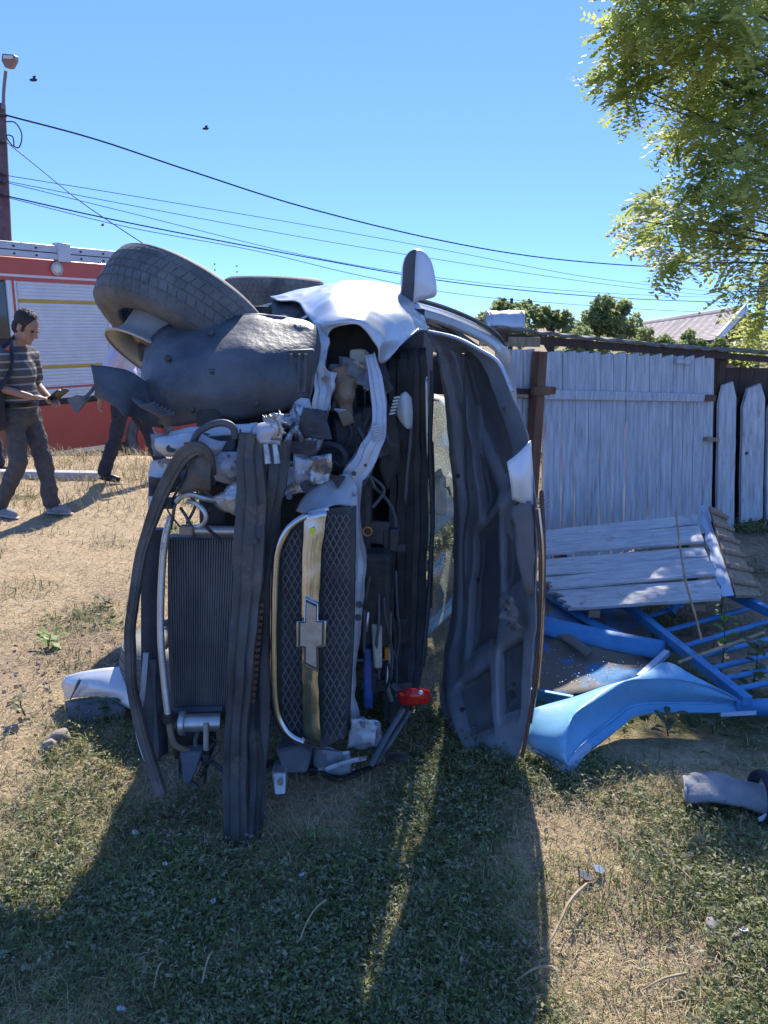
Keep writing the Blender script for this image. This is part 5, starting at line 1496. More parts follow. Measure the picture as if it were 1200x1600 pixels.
# faded trouser leg lying on the grass at the right edge
tl = thing('trouser_leg', gnd(1135, 1262), 'faded grey denim trouser leg lying on the grass at right edge', 'trousers')
cl = [(1068, 1232, 0.058, .062), (1082, 1233, 0.062, .07), (1102, 1232, 0.062, .078), (1122, 1232, 0.058, .085), (1140, 1236, 0.058, .08), (1165, 1241, 0.06, .075), (1190, 1246, 0.064, .08), (1225, 1252, 0.07, .085), (1270, 1256, 0.075, .09)]
pts = spline([tuple(gnd(x, y, z * 0.75)) + (r_,) for x, y, z, r_ in cl], 5)
g = MB().tube([V(*p[:3]) for p in pts], [p[3] for p in pts], 20, caps=False, squash=(1.0, 0.45))
for p in g.v:
    f_ = nz(p, 9, 4) * 0.024 + (abs(nz(p, 16, 1)) - 0.2) * 0.03
    p += V(0, -f_ * 0.6, f_)
    p.z = max(p.z, 0.012)
g.ridge(0.014, 13, 3)
for p in g.v:
    p.z = max(p.z, 0.012)
g.build('cloth_tube', M['greyjeans'], tl, smooth=60, solid=0.006)
g = MB().tube([V(*p[:3]) for p in pts[:3]], [p[3] * 1.03 for p in pts[:3]], 20, caps=False, squash=(1.0, 0.45)).build('hem', M['greyjeans'], tl, solid=0.01)
kc = gnd(1192, 1246, .075)
MB().lathe([(0.085, -0.02), (0.092, 0), (0.085, 0.02)], kc, (1, -0.05, 0.0), 20).build('knee_fold', M['navy'], tl, solid=0.008)
shp = MB().grid(gl([[(1184, 1278, .03), (1200, 1270, .05), (1230, 1268, .05)], [(1186, 1284, .02), (1204, 1282, .03), (1230, 1284, .03)]], 3, 3)).build('plastic_offcut', M['shard'], None, solid=0.004)
tag(shp, 'small pale plastic offcut beside the trouser leg', 'plastic offcut')
# ------------------------------------------------------------------ fire engine beyond the bank (left)
T0 = V(-5.24, 10.5, 0)
tdir = V(1.24, 1.80, 0).normalized()
tn = V(tdir.y, -tdir.x, 0)
if tn.y > 0: tn = -tn
def tp(px, py, off=0.0):
    return onplane(px, py, T0 + tn * off, tn)
fe = thing('fire_engine', V(-4.6, 11.9, -0.73), 'red fire engine with white roller shutters and a ladder on its roof', 'fire engine')
X1 = 300                      # right end of the body in photo pixels, behind the wheel
def panel(name, x0, ya0, yb0, x1, ya1, yb1, m, off=0.0, th=0.03, par=fe, bevel=0.004):
    """quad on the flank: left edge x0 from ya0 to yb0, right edge x1 from ya1 to yb1; proud by off"""
    q = [tp(x0, ya0, off), tp(x1, ya1, off), tp(x1, yb1, off), tp(x0, yb0, off)]
    return MB().prism(q, -tn * th).build(name, m, par, bevel=bevel, segs=1)
# true heights on the flank plane so that edges stay level
def lvl(px, py):
    return tp(px, py).z
def band(name, x0, x1, zt, zb, m, off=0.0, th=0.03, par=fe, bevel=0.004):
    a, b = tp(x0, 500), tp(x1, 500)
    q = [V(a.x, a.y, zt), V(b.x, b.y, zt), V(b.x, b.y, zb), V(a.x, a.y, zb)]
    q = [p + tn * off for p in q]
    return MB().prism(q, -tn * th).build(name, m, par, bevel=bevel, segs=1)
zr0, zr1 = lvl(0, 376), lvl(0, 401)
zred1 = lvl(0, 437)
zw0, zw1 = lvl(0, 427), lvl(0, 431)
zs1 = lvl(100, 622)
zb1 = lvl(110, 700)
bodyT = MB()
a, b = tp(-420, 500), tp(X1, 500)
q = [V(a.x, a.y, zb1), V(b.x, b.y, zb1), V(b.x, b.y, zr1 + 0.02), V(a.x, a.y, zr1 + 0.02)]
bodyT.prism([p - tn * 0.04 for p in q], -tn * 2.35).build('body', M['tred'], fe, bevel=0.03)
band('red_cornice', -420, X1, zr1, zred1, M['tred'], 0.02, 0.06)
band('white_line', -420, X1, zw0, zw1, M['twhite'], 0.026, 0.02)
rr = band('ladder_rail', -420, X1 - 40, zr0, zr1 + 0.015, M['talu'], 0.06, 0.10)
band('ladder_groove', -420, X1 - 40, (zr0 + zr1) / 2 + 0.008, (zr0 + zr1) / 2 - 0.008, M['tblack'], 0.063, 0.02, par=rr)
for k in range(14):
    for zf in (0.27, 0.75):
        c = tp(-70 + k * 34, 500, 0.063); c.z = zr0 + (zr1 - zr0) * zf
        MB().tube([c, c + tn * 0.012], 0.014, 8).build('rung_bolt', M['tblack'], rr)
band('rail_bracket', 94, 114, zr0 + 0.04, zr1 - 0.01, M['talu'], 0.075, 0.12)
band('end_bracket', 198, 214, zr0 + 0.03, zr1 - 0.12, M['talu'], 0.07, 0.12)
lc = tp(88, 420, 0.03)
ll = MB().lathe([(0.0, 0.06), (0.05, 0.05), (0.075, 0.02), (0.078, 0.0), (0.07, -0.02)], lc, tn, 20).build('side_lamp', M['tlamp'], fe)
MB().lathe([(0.07, 0.0), (0.088, 0.0), (0.088, 0.025), (0.074, 0.03)], lc, tn, 20).build('lamp_ring', M['talu'], ll, solid=0.004)
# shutters: separate slats on a backing
def shutter(x0, x1, zt, zb, stripes):
    sh = band('roller_shutter', x0, x1, zt, zb, M['tshut'], 0.0, 0.02)
    a, b = tp(x0 + 2, 500, 0.0), tp(x1 - 2, 500, 0.0)
    nS = 34
    for k in range(nS):
        z = zt + (zb - zt) * (k + 0.5) / nS
        h = (zt - zb) / nS
        mm = M['tshut']
        for s0, s1 in stripes:
            if s1 < z < s0:
                mm = M['tyellow']
        g_ = MB()
        p0, p1 = V(a.x, a.y, z), V(b.x, b.y, z)
        rows = []
        for u in range(6):
            th = pi * u / 5
            d = tn * (0.002 + 0.007 * sin(th)) + V(0, 0, h * 0.49 * cos(th))
            rows.append([p0 + d, p1 + d])
        g_.grid(rows).build('slat', mm, sh, smooth=60)
    return sh
y1, y2 = (lvl(95, 467), lvl(95, 476)), (lvl(95, 569), lvl(95, 578))
shutter(29, 168, zred1, zs1, (y1, y2))
shutter(174, X1 - 2, zred1, zs1, (y1, y2))
shutter(-260, 0, zred1 - 0.9, zs1, (y1, y2))
band('pillar', 20, 29, zred1, zs1, M['twhite'], 0.02, 0.05)
band('pillar_stripe', 22, 26, zred1, zs1, M['tred'], 0.024, 0.02)
band('pillar', 168, 174, zred1, zs1, M['twhite'], 0.02, 0.05)
wn_ = band('cab_window', -90, 14, zred1 - 0.02, lvl(0, 530), M['glass'], -0.005, 0.02)
band('window_frame', 14, 20, zred1, lvl(0, 540), M['twhite'], 0.02, 0.05, par=wn_)
band('window_sill', -90, 20, lvl(0, 530), lvl(0, 540), M['tblack'], 0.02, 0.05, par=wn_)
band('shutter_foot_line', -260, X1, lvl(100, 603), lvl(100, 606), M['tred'], 0.018, 0.02)
band('foot_rail', -260, X1, zs1, lvl(100, 630), M['tblack'], 0.01, 0.08)
band('lower_panel', -300, 163, lvl(100, 631), zb1 - 0.02, M['tred'], 0.015, 0.05)
band('lower_panel', 168, X1, lvl(100, 631), zb1 - 0.02, M['tred'], 0.015, 0.05)
band('panel_gap', 162.5, 168.5, lvl(100, 631), zb1 - 0.02, M['tblack'], 0.02, 0.05)
for px in (-220, 235):
    c = tp(px, 700, 0.0); c.z = -0.73 + 0.5
    w_ = MB().lathe([(0.0, 0.0), (0.28, 0.02), (0.30, 0.06), (0.46, 0.07), (0.5, 0.0), (0.5, -0.25), (0.3, -0.28)], c - tn * 0.02, tn, 28).build('wheel', M['rubber'], fe)
    MB().lathe([(0.0, 0.03), (0.1, 0.06), (0.26, 0.03), (0.29, 0.062)], c - tn * 0.018, tn, 20).build('hub', M['tred'], w_)

# ------------------------------------------------------------------ street lamp pole
px0 = at(-4, 300, 13.0)
pole = thing('street_lamp_pole', V(px0.x, px0.y, -0.75), 'dark concrete utility pole with a street lamp at left frame edge', 'lamp pole')
ptop = at(-1, 162, 13.0)
pbot = V(at(-2, 380, 13.0).x - 0.15, 13.0, -0.8)
MB().tube([pbot, pbot.lerp(ptop, 0.5), ptop], [0.16, 0.125, 0.09], 12).build('post', M['pole'], pole)
MB().tube(spline([at(5, 170, 12.9), at(6, 140, 12.9), at(9, 110, 12.8)]), 0.025, 8).build('lamp_arm', M['lampgrey'], pole)
lh = MB().prism([at(2, 83, 12.6), at(22, 85, 12.6), at(22, 94, 12.6), at(16, 106, 12.7), at(7, 106, 12.7), at(2, 95, 12.6)], V(0, 0.16, 0.02)).build('lamp_head', M['lampgrey'], pole, bevel=0.02)
MB().prism([at(5, 86, 12.585), at(20, 87, 12.585), at(19, 92, 12.585), at(5, 91, 12.585)], V(0, 0.012, 0)).build('lamp_glass', M['lampglass'], lh)
for y_ in (180, 222, 272, 285, 305):
    MB().tube([at(-2, y_, 12.85), at(10, y_ + 1, 12.85)], 0.025, 8).build('insulator', M['tblack'], pole)
lp_ = MB()
lp_.tube(spline([at(8, 190, 12.8), at(24, 192, 12.8), at(34, 210, 12.8), at(30, 230, 12.8), at(18, 226, 12.8), at(10, 212, 12.8), at(20, 214, 12.8), at(22, 228, 12.8)]), 0.010, 5)
lp_.build('slack_wire_loop', M['cable'], pole)
# overhead cables: (points in photo pixels), label
cables = [
    ([(9, 180), (150, 218), (300, 268), (480, 325), (690, 376), (860, 404), (1040, 418), (1215, 424)], 0.014, 'thick black overhead cable, uppermost of the wires from the lamp pole', 12.8, 26),
    ([(10, 222), (60, 262), (130, 318), (238, 390)], 0.007, 'thin service wire falling steeply from the pole toward the fire engine', 12.8, 10.5),
    ([(9, 274), (200, 305), (480, 352), (700, 392), (900, 430), (1040, 448), (1215, 466)], 0.0055, 'thin overhead wire, second from the top', 12.8, 26),
    ([(9, 283), (200, 320), (480, 372), (700, 408), (900, 438), (1040, 455), (1215, 470)], 0.0055, 'thin overhead wire, third from the top', 12.8, 26),
    ([(9, 285), (200, 332), (480, 400), (700, 436), (900, 455), (1060, 463), (1215, 466)], 0.0055, 'thin overhead wire, second from the bottom', 12.8, 26),
    ([(9, 306), (200, 348), (480, 402), (700, 440), (900, 461), (1060, 470), (1215, 474)], 0.011, 'thick overhead cable, lower of the two dark ones', 12.8, 26),
    ([(9, 308), (200, 355), (400, 392), (560, 430), (720, 460), (900, 476), (1060, 486), (1215, 490)], 0.006, 'faint thin overhead wire, lowest of all wires', 12.8, 26),
]
for pts, r_, lab, ya, yb in cables:
    X0, X9 = pts[0][0], pts[-1][0]
    w3 = []
    for x, y in pts:
        t_ = (x - X0) / (X9 - X0)
        # perspective-correct depth along a straight span
        Yd = 1.0 / ((1 - t_) / ya + t_ / yb)
        w3.append(tuple(at(x, y, Yd)))
    o = MB().tube(spline(w3, 6), r_, 5).build('overhead_cable', M['cable'])
    tag(o, lab, 'cable', 'overhead wires across the sky')
for bx, by, s_, lab in ((52, 125, 1.0, 'tiny dark bird high above the lamp pole arm'), (321, 201, 0.8, 'tiny dark bird in the open sky above the thick cable'), (160, 352, 0.45, 'tiny dark bird below the wires, left of the tyre')):
    c = at(bx, by, 30)
    g = MB().ell(c, (0.14 * s_, 0.05 * s_, 0.05 * s_), None, 8, 6)
    g.add([c + V(0, 0, 0.02), c + V(0.05, 0, 0.02), c + V(0.10 * s_, 0.05, 0.16 * s_), c + V(-0.02, 0, 0.12 * s_)], [(0, 1, 2, 3)])
    g.add([c + V(0, 0, 0.0), c + V(0.06, 0, 0.0), c + V(0.20 * s_, -0.1, -0.02 * s_), c + V(0.1 * s_, -0.1, 0.05 * s_)], [(0, 1, 2, 3)])
    tag(g.build('bird', M['bird'], None, solid=0.008), lab, 'bird', 'birds in the sky')
# pole at the right edge
rp0 = at(1196, 400, 19)
o = MB().tube([V(rp0.x + 0.1, 19, -0.75), at(1196, 415, 19)], [0.14, 0.10], 10).build('utility_pole', M['pole'])
tag(o, 'dark utility pole behind the locust leaves at right edge', 'pole')

# ------------------------------------------------------------------ torn wing lying on the ground at the left
fw0 = [(104, 1056, .13), (130, 1049, .17), (170, 1044, .19), (210, 1040, .19), (250, 1040, .18)]
fw1 = [(97, 1070, .09), (125, 1064, .15), (168, 1060, .17), (210, 1058, .17), (252, 1062, .16)]
fw2 = [(100, 1082, .05), (124, 1078, .11), (166, 1076, .14), (208, 1082, .13), (252, 1096, .12)]
fw3 = [(102, 1094, .02), (122, 1090, .07), (164, 1088, .10), (196, 1104, .07), (250, 1130, .05)]
wg = thing('torn_wing_panel', gnd(150, 1120), 'white torn front wing lying on the soil left of the radiator', 'wing panel')
MB().grid(gl([fw0, fw1, fw2, fw3], 5, 4)).jitter(0.004, 9).build('panel_skin', M['mirror_paint'], wg, solid=0.005, smooth=60)
MB().strip([gz(126, 1060, .17), gz(118, 1076, .135), gz(110, 1092, .06)], 0.012, depth=(0, .6, -.8)).build('crease_line', M['liner'], wg, solid=0.004)
MB().grid(gl([[(102, 1096, .03), (124, 1091, .075), (164, 1090, .10), (196, 1106, .07)], [(104, 1126, -.01), (130, 1134, -.01), (166, 1134, -.01), (196, 1128, .0)]], 4, 3)).build('wheel_arch_lip', M['liner'], wg, solid=0.005)

# stones, shards and sticks
def stone(px, py, s, lab, seed, m=None):
    c = gnd(px, py); c.z = gh(c.x, c.y) + s * 0.35
    g = MB().ell(c, (s, s * 0.75, s * 0.55), Matrix.Rotation(seed, 3, 'Z'), 14, 9)
    for p in g.v:
        p += nvec(p, 1.2 / s, seed) * s * 0.28
    o = g.build('stone', m or M['stone'], None, smooth=35)
    return tag(o, lab, 'stone', 'stones on the soil')
stone(92, 1158, 0.050, 'rounded brown stone below the torn wing panel', 1)
stone(78, 1172, 0.038, 'smaller brown stone half sunk beside the rounded one', 2)
stone(20, 1140, 0.030, 'small grey stone near the left frame edge', 3)
stone(1112, 1456, 0.028, 'flat grey stone on the bare earth patch, lower right', 4)
stone(1046, 1268, 0.0, '', 5) if False else None
def shard(px, py, s, lab, seed, m='shard'):
    c = gnd(px, py); c.z = gh(c.x, c.y) + 0.02
    r_ = random.Random(seed)
    poly = []
    n_ = 5 + seed % 3
    for k in range(n_):
        a = 2 * pi * k / n_
        rr = s * r_.uniform(0.6, 1.1)
        poly.append(c + V(rr * cos(a), rr * 0.8 * sin(a), 0.35 * rr * sin(a + seed)))
    o = MB().prism(poly, V(0.0, 0.0, 0.004)).build('plastic_shard', M[m], None, smooth=0)
    return tag(o, lab, 'shard', 'broken bits on the grass')
shard(333, 1420, 0.012, 'small white shard in the shadow, centre left', 1)
shard(472, 1376, 0.012, 'small bluish white shard in the shadow below the grille', 2)
shard(366, 1438, 0.012, 'pale flat shard beside the small white one', 3)
shard(332, 1275, 0.022, 'larger pale shard at the foot of the bumper beam', 4)
shard(212, 1308, 0.012, 'tiny pale shard in the shadow near its left edge', 5)
shard(258, 1360, 0.010, 'tiny white shard left of the shadow centre', 6)
shard(6, 1502, 0.018, 'crumpled pale scrap at the left frame edge', 7)
shard(1160, 1466, 0.014, 'small white scrap on the soil, lower right', 8)
shard(282, 1380, 0.010, 'tiny brownish shard in the shadow', 9, 'cream')
shard(190, 1588, 0.014, 'pale blue shard at the bottom edge of the shadow', 10)
shard(915, 1382, 0.030, 'dark grey angular plastic piece on the sunlit grass', 11, 'liner')
shard(935, 1374, 0.024, 'flat grey plastic piece right beside the angular one', 12, 'alu')
def stick(p0, p1, r_, lab, bend=0.01, h=0.03):
    a, b = gnd(*p0), gnd(*p1)
    pts = []
    for i in range(7):
        t_ = i / 6
        q = a.lerp(b, t_)
        q.z = gh(q.x, q.y) + h + bend * sin(pi * t_)
        q += nvec(q, 6, len(lab)) * 0.01
        pts.append(q)
    o = MB().tube(pts, [r_ * (1.1 - 0.5 * i / 6) for i in range(7)], 6).build('dry_stick', M['stick'], None)
    return tag(o, lab, 'stick', 'dry sticks on the grass')
stick((912, 1406), (850, 1505), 0.0055, 'longest straw coloured stick standing out on the sunlit grass', 0.02, 0.05)
stick((1074, 1538), (1000, 1562), 0.004, 'short pale stick near the bottom right', 0.01, 0.03)
stick((870, 1528), (806, 1548), 0.004, 'crooked pale twig beside the shadow edge', 0.02, 0.03)
stick((510, 1428), (470, 1490), 0.003, 'thin pale stem in the shadow below the bumper', 0.02, 0.06)
stick((1080, 1400), (1030, 1350), 0.0028, 'thin dark twig above the bare earth patch', 0.01, 0.03)
stick((252, 1530), (240, 1570), 0.0025, 'short thin stem at the bottom of the shadow', 0.02, 0.05)
stick((335, 1522), (315, 1574), 0.003, 'pale leaning stem near the bottom centre left', 0.02, 0.07)
# ------------------------------------------------------------------ foliage helpers
def leaves_np(centers, radii, n, size, flat=0.5, aspect=0.5, seed=1, squash=0.8):
    """rhombic leaves spread through ellipsoidal clumps -> verts, quads, tint"""
    r = np.random.default_rng(seed)
    centers = np.array([tuple(c) for c in centers]); radii = np.array(radii, dtype=float)
    w = radii ** 2; w = w / w.sum()
    idx = r.choice(len(centers), n, p=w)
    d = r.normal(size=(n, 3)); d /= np.linalg.norm(d, axis=1)[:, None]
    rad = radii[idx] * r.uniform(0.25, 1.0, n) ** 0.5
    d[:, 2] *= squash
    p = centers[idx] + d * rad[:, None]
    ax = r.normal(size=(n, 3)); ax[:, 2] = ax[:, 2] * flat - 0.25; ax /= np.linalg.norm(ax, axis=1)[:, None]
    q = r.normal(size=(n, 3)); q = np.cross(ax, q); q /= np.linalg.norm(q, axis=1)[:, None]
    L = size * r.uniform(0.6, 1.25, n)
    W = L * aspect
    a = p - ax * L[:, None] * 0.5
    b = p + q * W[:, None] * 0.5 + ax * L[:, None] * 0.05
    c = p + ax * L[:, None] * 0.5
    e = p - q * W[:, None] * 0.5 + ax * L[:, None] * 0.05
    v = np.stack([a, b, c, e], 1).reshape(-1, 3)
    f = np.arange(n * 4).reshape(-1, 4)
    clump = r.uniform(0, 1, len(centers))
    t = np.repeat(np.clip(0.55 * clump[idx] + 0.45 * r.uniform(0, 1, n), 0, 1), 4)
    return v, f, t

def tree(name, base, height, crown, n, size, m, label, cat='tree', trunk_r=0.12, seed=1, group=None):
    """crown: list of (center Vector, radius)"""
    t = thing(name, base, label, cat, group)
    r = random.Random(seed)
    tk = MB()
    top = V(base.x + r.uniform(-.2, .2), base.y, base.z + height * 0.75)
    tk.tube(spline([base, base.lerp(top, 0.4) + V(r.uniform(-.15, .15), 0, 0), top], 5), [trunk_r * (1 - 0.07 * i) for i in range(11)], 9)
    for c, rr in crown:
        s = base.lerp(top, r.uniform(0.45, 0.95))
        tk.tube(spline([s, s.lerp(c, 0.5) + V(0, 0, 0.15), c], 4), [trunk_r * 0.4, trunk_r * .36, trunk_r * .3, trunk_r * .26, trunk_r * .22, trunk_r * .18, trunk_r * .13, trunk_r * .1, trunk_r * .06], 6)
    tk.build('trunk', M['bark'], t)
    cc, rad = [], []
    for c, rr in crown:
        for k in range(9):
            d = V(r.gauss(0, 1), r.gauss(0, 1), r.gauss(0, 1)).normalized() * rr * r.uniform(0.3, 1.0)
            cc.append(c + d * 1.1); rad.append(rr * r.uniform(0.25, 0.55))
    v, f, tt = leaves_np(cc, rad, n, size, seed=seed)
    npmesh('crown', v, f, m, t, tt)
    return t

# trees and shrubs beyond the fence
def crown_px(lst, Y):
    out = []
    for px, py, rpx in lst:
        c = at(px, py, Y)
        out.append((c, 1.25 * rpx / FPX * Y))
    return out
def base_px(px, Y, z=-0.75):
    p = at(px, 500, Y)
    return V(p.x, Y, z)
tree('broadleaf_tree', base_px(948, 20), 4.2, crown_px([(950, 492, 26), (920, 508, 18), (978, 494, 18), (935, 480, 14), (965, 478, 14), (950, 520, 28), (910, 524, 15), (990, 512, 14)], 20), 4200, 0.15, M['leaf_dark'], 'dark green broadleaf tree beyond the fence, left of the tiled house', seed=3)
tree('broadleaf_tree', base_px(860, 17), 3.6, crown_px([(850, 500, 18), (870, 505, 18), (830, 505, 20), (890, 525, 18), (862, 488, 10), (820, 520, 22)], 17), 3200, 0.13, M['leaf_dark'], 'lower green tree just right of the metal drum on the roof strip', seed=5)
tree('broadleaf_tree', base_px(790, 19), 4.0, crown_px([(790, 485, 18), (770, 495, 14), (812, 490, 14), (800, 505, 24), (760, 510, 14)], 19), 2800, 0.14, M['leaf_dark'], 'green tree top peeking out behind the metal drum', seed=6)
for k, (px, py, rp_, lab) in enumerate(((1010, 545, 22, 'green shrub below the left end of the tiled roof'), (1060, 550, 24, 'green shrub below the middle of the tiled roof'), (1110, 552, 22, 'green shrub before the dark gable wall'), (915, 540, 24, 'pale green shrub behind the roofing strip, below the dark tree'), (1150, 552, 20, 'green shrub at the foot of the yellow green branch'))):
    Yb = 11.5
    tree('shrub', base_px(px, Yb), 1.9, crown_px([(px, py, rp_), (px - 16, py + 6, rp_ * .8), (px + 18, py + 5, rp_ * .8)], Yb), 2400, 0.075, M['leaf_bush'], lab, 'shrub', 0.04, seed=11 + k, group='shrubs behind the fence')

# ------------------------------------------------------------------ tiled house
R_, L_ = at(1163, 483, 19.0), at(1003, 507, 25.5)
ER, EL = at(1120, 531, 17.2), at(972, 537, 23.6)
rd = (R_ - L_)
EL = V(ER.x, ER.y, ER.z) - rd * 1.02
off2 = V(R_.x - ER.x, R_.y - ER.y, 0)
ER2 = V(ER.x, ER.y, ER.z) + off2 * 2; EL2 = V(EL.x, EL.y, EL.z) + off2 * 2
hs_ = thing('tiled_house', V((R_.x + L_.x) / 2, (R_.y + L_.y) / 2, -0.75), 'house with a long faded pink tile roof behind the fence', 'house')
def slope(e0, e1, r0, r1, nm):
    rows = []
    n_ = 22
    g_ = MB()
    nrm_ = (e1 - e0).cross(r0 - e0).normalized()
    if nrm_.z < 0: nrm_ = -nrm_
    for i in range(n_):
        a, b = i / n_, (i + 1) / n_
        p0, p1 = e0.lerp(r0, a), e1.lerp(r1, a)
        q0, q1 = e0.lerp(r0, b), e1.lerp(r1, b)
        m_ = 40
        top0 = [p0.lerp(p1, k / m_) + nrm_ * (0.022 + 0.006 * sin(k * 2.1)) for k in range(m_ + 1)]
        top1 = [q0.lerp(q1, k / m_) + nrm_ * (0.006 + 0.004 * sin(k * 2.1)) for k in range(m_ + 1)]
        low0 = [p0.lerp(p1, k / m_) for k in range(m_ + 1)]
        g_.grid([low0, top0, top1])
    return g_.build(nm, M['tile'], hs_, smooth=20, recalc=False)
slope(EL, ER, L_, R_, 'roof'); slope(ER2, EL2, R_, L_, 'roof')
MB().tube([L_ + V(0, 0, .03), R_ + V(0, 0, .03)], 0.07, 8).build('ridge_cap', M['tile'], hs_)
inx = rd.normalized() * -0.55
gA, gB, gC = ER + inx + V(0, 0, 0), ER2 + inx, R_ + inx
gA = gA + (off2 * 0.12); gB = gB - (off2 * 0.12)
MB().prism([V(gA.x, gA.y, -0.75), V(gB.x, gB.y, -0.75), gB, gC, gA], inx * 0.3).build('gable_wall', M['brownwall'], hs_)
MB().prism([R_ + V(0, 0, 0.02), R_.lerp(ER, 0.55), R_.lerp(ER2, 0.55)], inx * 0.08).build('gable_hood', M['gable'], hs_)
for e in (ER, ER2):
    MB().beam(R_ + V(0, 0, 0.0), e, 0.05, 0.20).build('barge_board', M['twhite'], hs_)
sW = EL - inx + off2 * 0.12; sE = ER + inx + off2 * 0.12
MB().prism([V(sW.x, sW.y, -0.75), V(sE.x, sE.y, -0.75), sE, sW], off2.normalized() * 0.25).build('side_wall', M['wallplaster'], hs_)
for u in (0.25, 0.5, 0.75):
    c = sW.lerp(sE, u)
    w_ = MB().beam(V(c.x, c.y, 0.3) - off2.normalized() * 0.02, V(c.x, c.y, 1.3) - off2.normalized() * 0.02, 0.9, 0.06, off2).build('window', M['glass'], hs_)
    MB().beam(V(c.x, c.y, 0.28) - off2.normalized() * 0.06, V(c.x, c.y, 0.34) - off2.normalized() * 0.06, 1.0, 0.14, off2).build('sill', M['twhite'], w_)

# ------------------------------------------------------------------ locust tree, upper right: compound leaves on real twigs
loc = thing('locust_tree', V(5.9, 8.6, 0), 'yellow green locust tree reaching in from the upper right', 'tree')
trk = MB()
tb_ = V(5.9, 8.6, -0.05)
trk.tube(spline([tb_, V(5.8, 8.5, 1.6), V(5.55, 8.2, 3.2), V(5.3, 8.0, 5.0), V(5.2, 7.9, 7.0)], 5), [0.19 - 0.007 * i for i in range(21)], 12)
clumps_px = [(1000, 20, 40), (965, 60, 30), (960, 120, 26), (985, 150, 22), (1010, 90, 34), (1040, 40, 40), (1060, 110, 36), (1090, 50, 45), (1140, 40, 50), (1185, 60, 45), (1100, 130, 40), (1150, 120, 45), (1190, 150, 40), (1075, 175, 30), (1120, 190, 36),
             (1060, 215, 26), (1095, 235, 30), (1150, 200, 36), (1180, 230, 34), (1130, 265, 32), (1170, 285, 34), (1085, 290, 26), (1045, 310, 24), (1010, 320, 22), (1000, 345, 20), (1030, 350, 26), (1070, 340, 28), (1110, 330, 28), (1150, 335, 30),
             (1190, 330, 30), (1050, 385, 24), (1080, 395, 24), (1120, 375, 24), (1150, 395, 24), (1190, 385, 24), (1060, 410, 16), (1205, 440, 18), (1170, 448, 18), (1145, 455, 14), (1190, 500, 24), (1185, 530, 24), (1205, 550, 20), (1040, -30, 50), (1120, -40, 60), (1190, -30, 60),
             (1240, 60, 60), (1250, 180, 60), (1250, 300, 60), (1240, 400, 50), (1260, 500, 40), (1320, 100, 70), (1320, 250, 70), (1320, 380, 60), (1060, -100, 60), (1160, -120, 70), (1260, -60, 70)]
r_ = random.Random(21)
LV, LT = [], []
def leaflet(p, ax, nr, L, tint):
    s_ = ax.cross(nr)
    s_.normalize()
    LV.append((p, p + ax * L * 0.45 + s_ * L * 0.24, p + ax * L, p + ax * L * 0.45 - s_ * L * 0.24))
    LT.extend([tint] * 4)
tw = MB()
for ci, (px, py, rp2) in enumerate(clumps_px):
    Yc = 7.6 + r_.uniform(-0.8, 0.8)
    c = at(px, py, Yc)
    rad = rp2 / FPX * Yc * 1.05
    s0 = Vector(spline([tuple(q) for q in (tb_, V(5.8, 8.5, 1.6), V(5.55, 8.2, 3.2), V(5.3, 8.0, 5.0), V(5.2, 7.9, 7.0))], 5)[min(20, max(6, int(c.z / 7.0 * 20) - 2))])
    mid_ = s0.lerp(c, 0.55) + V(0, 0, 0.12 + r_.uniform(-.1, .1))
    if c.x < s0.x + 0.5:
        trk.tube(spline([s0, mid_, c], 5), [0.022 - 0.0018 * i for i in range(11)], 6)
    ctint = r_.uniform(0.2, 1.0)
    nl = int(40 * (rp2 / 30.0) ** 1.6) if px < 1215 else int(14 * (rp2 / 30.0) ** 1.4)
    for k in range(nl):
        d = V(r_.gauss(0, 1), r_.gauss(0, 1), r_.gauss(0, 0.85)).normalized() * rad * r_.uniform(0.2, 1.0)
        p = c + d
        dirn = (d.normalized() * 0.6 + V(r_.uniform(-.8, .5), r_.uniform(-.6, .6), r_.uniform(-.9, .25))).normalized()
        nr = V(r_.uniform(-.5, .5), r_.uniform(-.6, .6), 1).normalized()
        L = r_.uniform(0.17, 0.29)
        side = dirn.cross(nr).normalized()
        m_ = r_.randint(5, 7)
        tnt = min(1, max(0, ctint * 0.6 + r_.uniform(0, 0.5)))
        for q in range(m_):
            t_ = (q + 0.6) / m_
            pp = p + dirn * (L * t_) + V(0, 0, -0.05 * L * t_ * t_ * 4)
            for sg in (-1, 1):
                leaflet(pp, (side * sg + dirn * 0.35).normalized(), (nr + V(r_.uniform(-.3, .3), r_.uniform(-.3, .3), 0)).normalized(), r_.uniform(0.060, 0.092), tnt)
        leaflet(p + dirn * L, dirn, nr, 0.045, tnt)
        tw.add([p, p + side * 0.003, p + dirn * L], [(0, 1, 2)])
trk.build('trunk', M['bark'], loc)
LVa = np.array([[tuple(q) for q in f] for f in LV]).reshape(-1, 3)
npmesh('crown', LVa, np.arange(len(LVa)).reshape(-1, 4), M['leaf_locust'], loc, np.array(LT))
tw.build('leaf_stalks', M['leaf_bush'], loc, smooth=0, recalc=False)
# ------------------------------------------------------------------ people
def chain(g, pts, rs, n=12):
    for i in range(len(pts) - 1):
        g.limb(pts[i], pts[i + 1], rs[i], rs[i + 1], n)

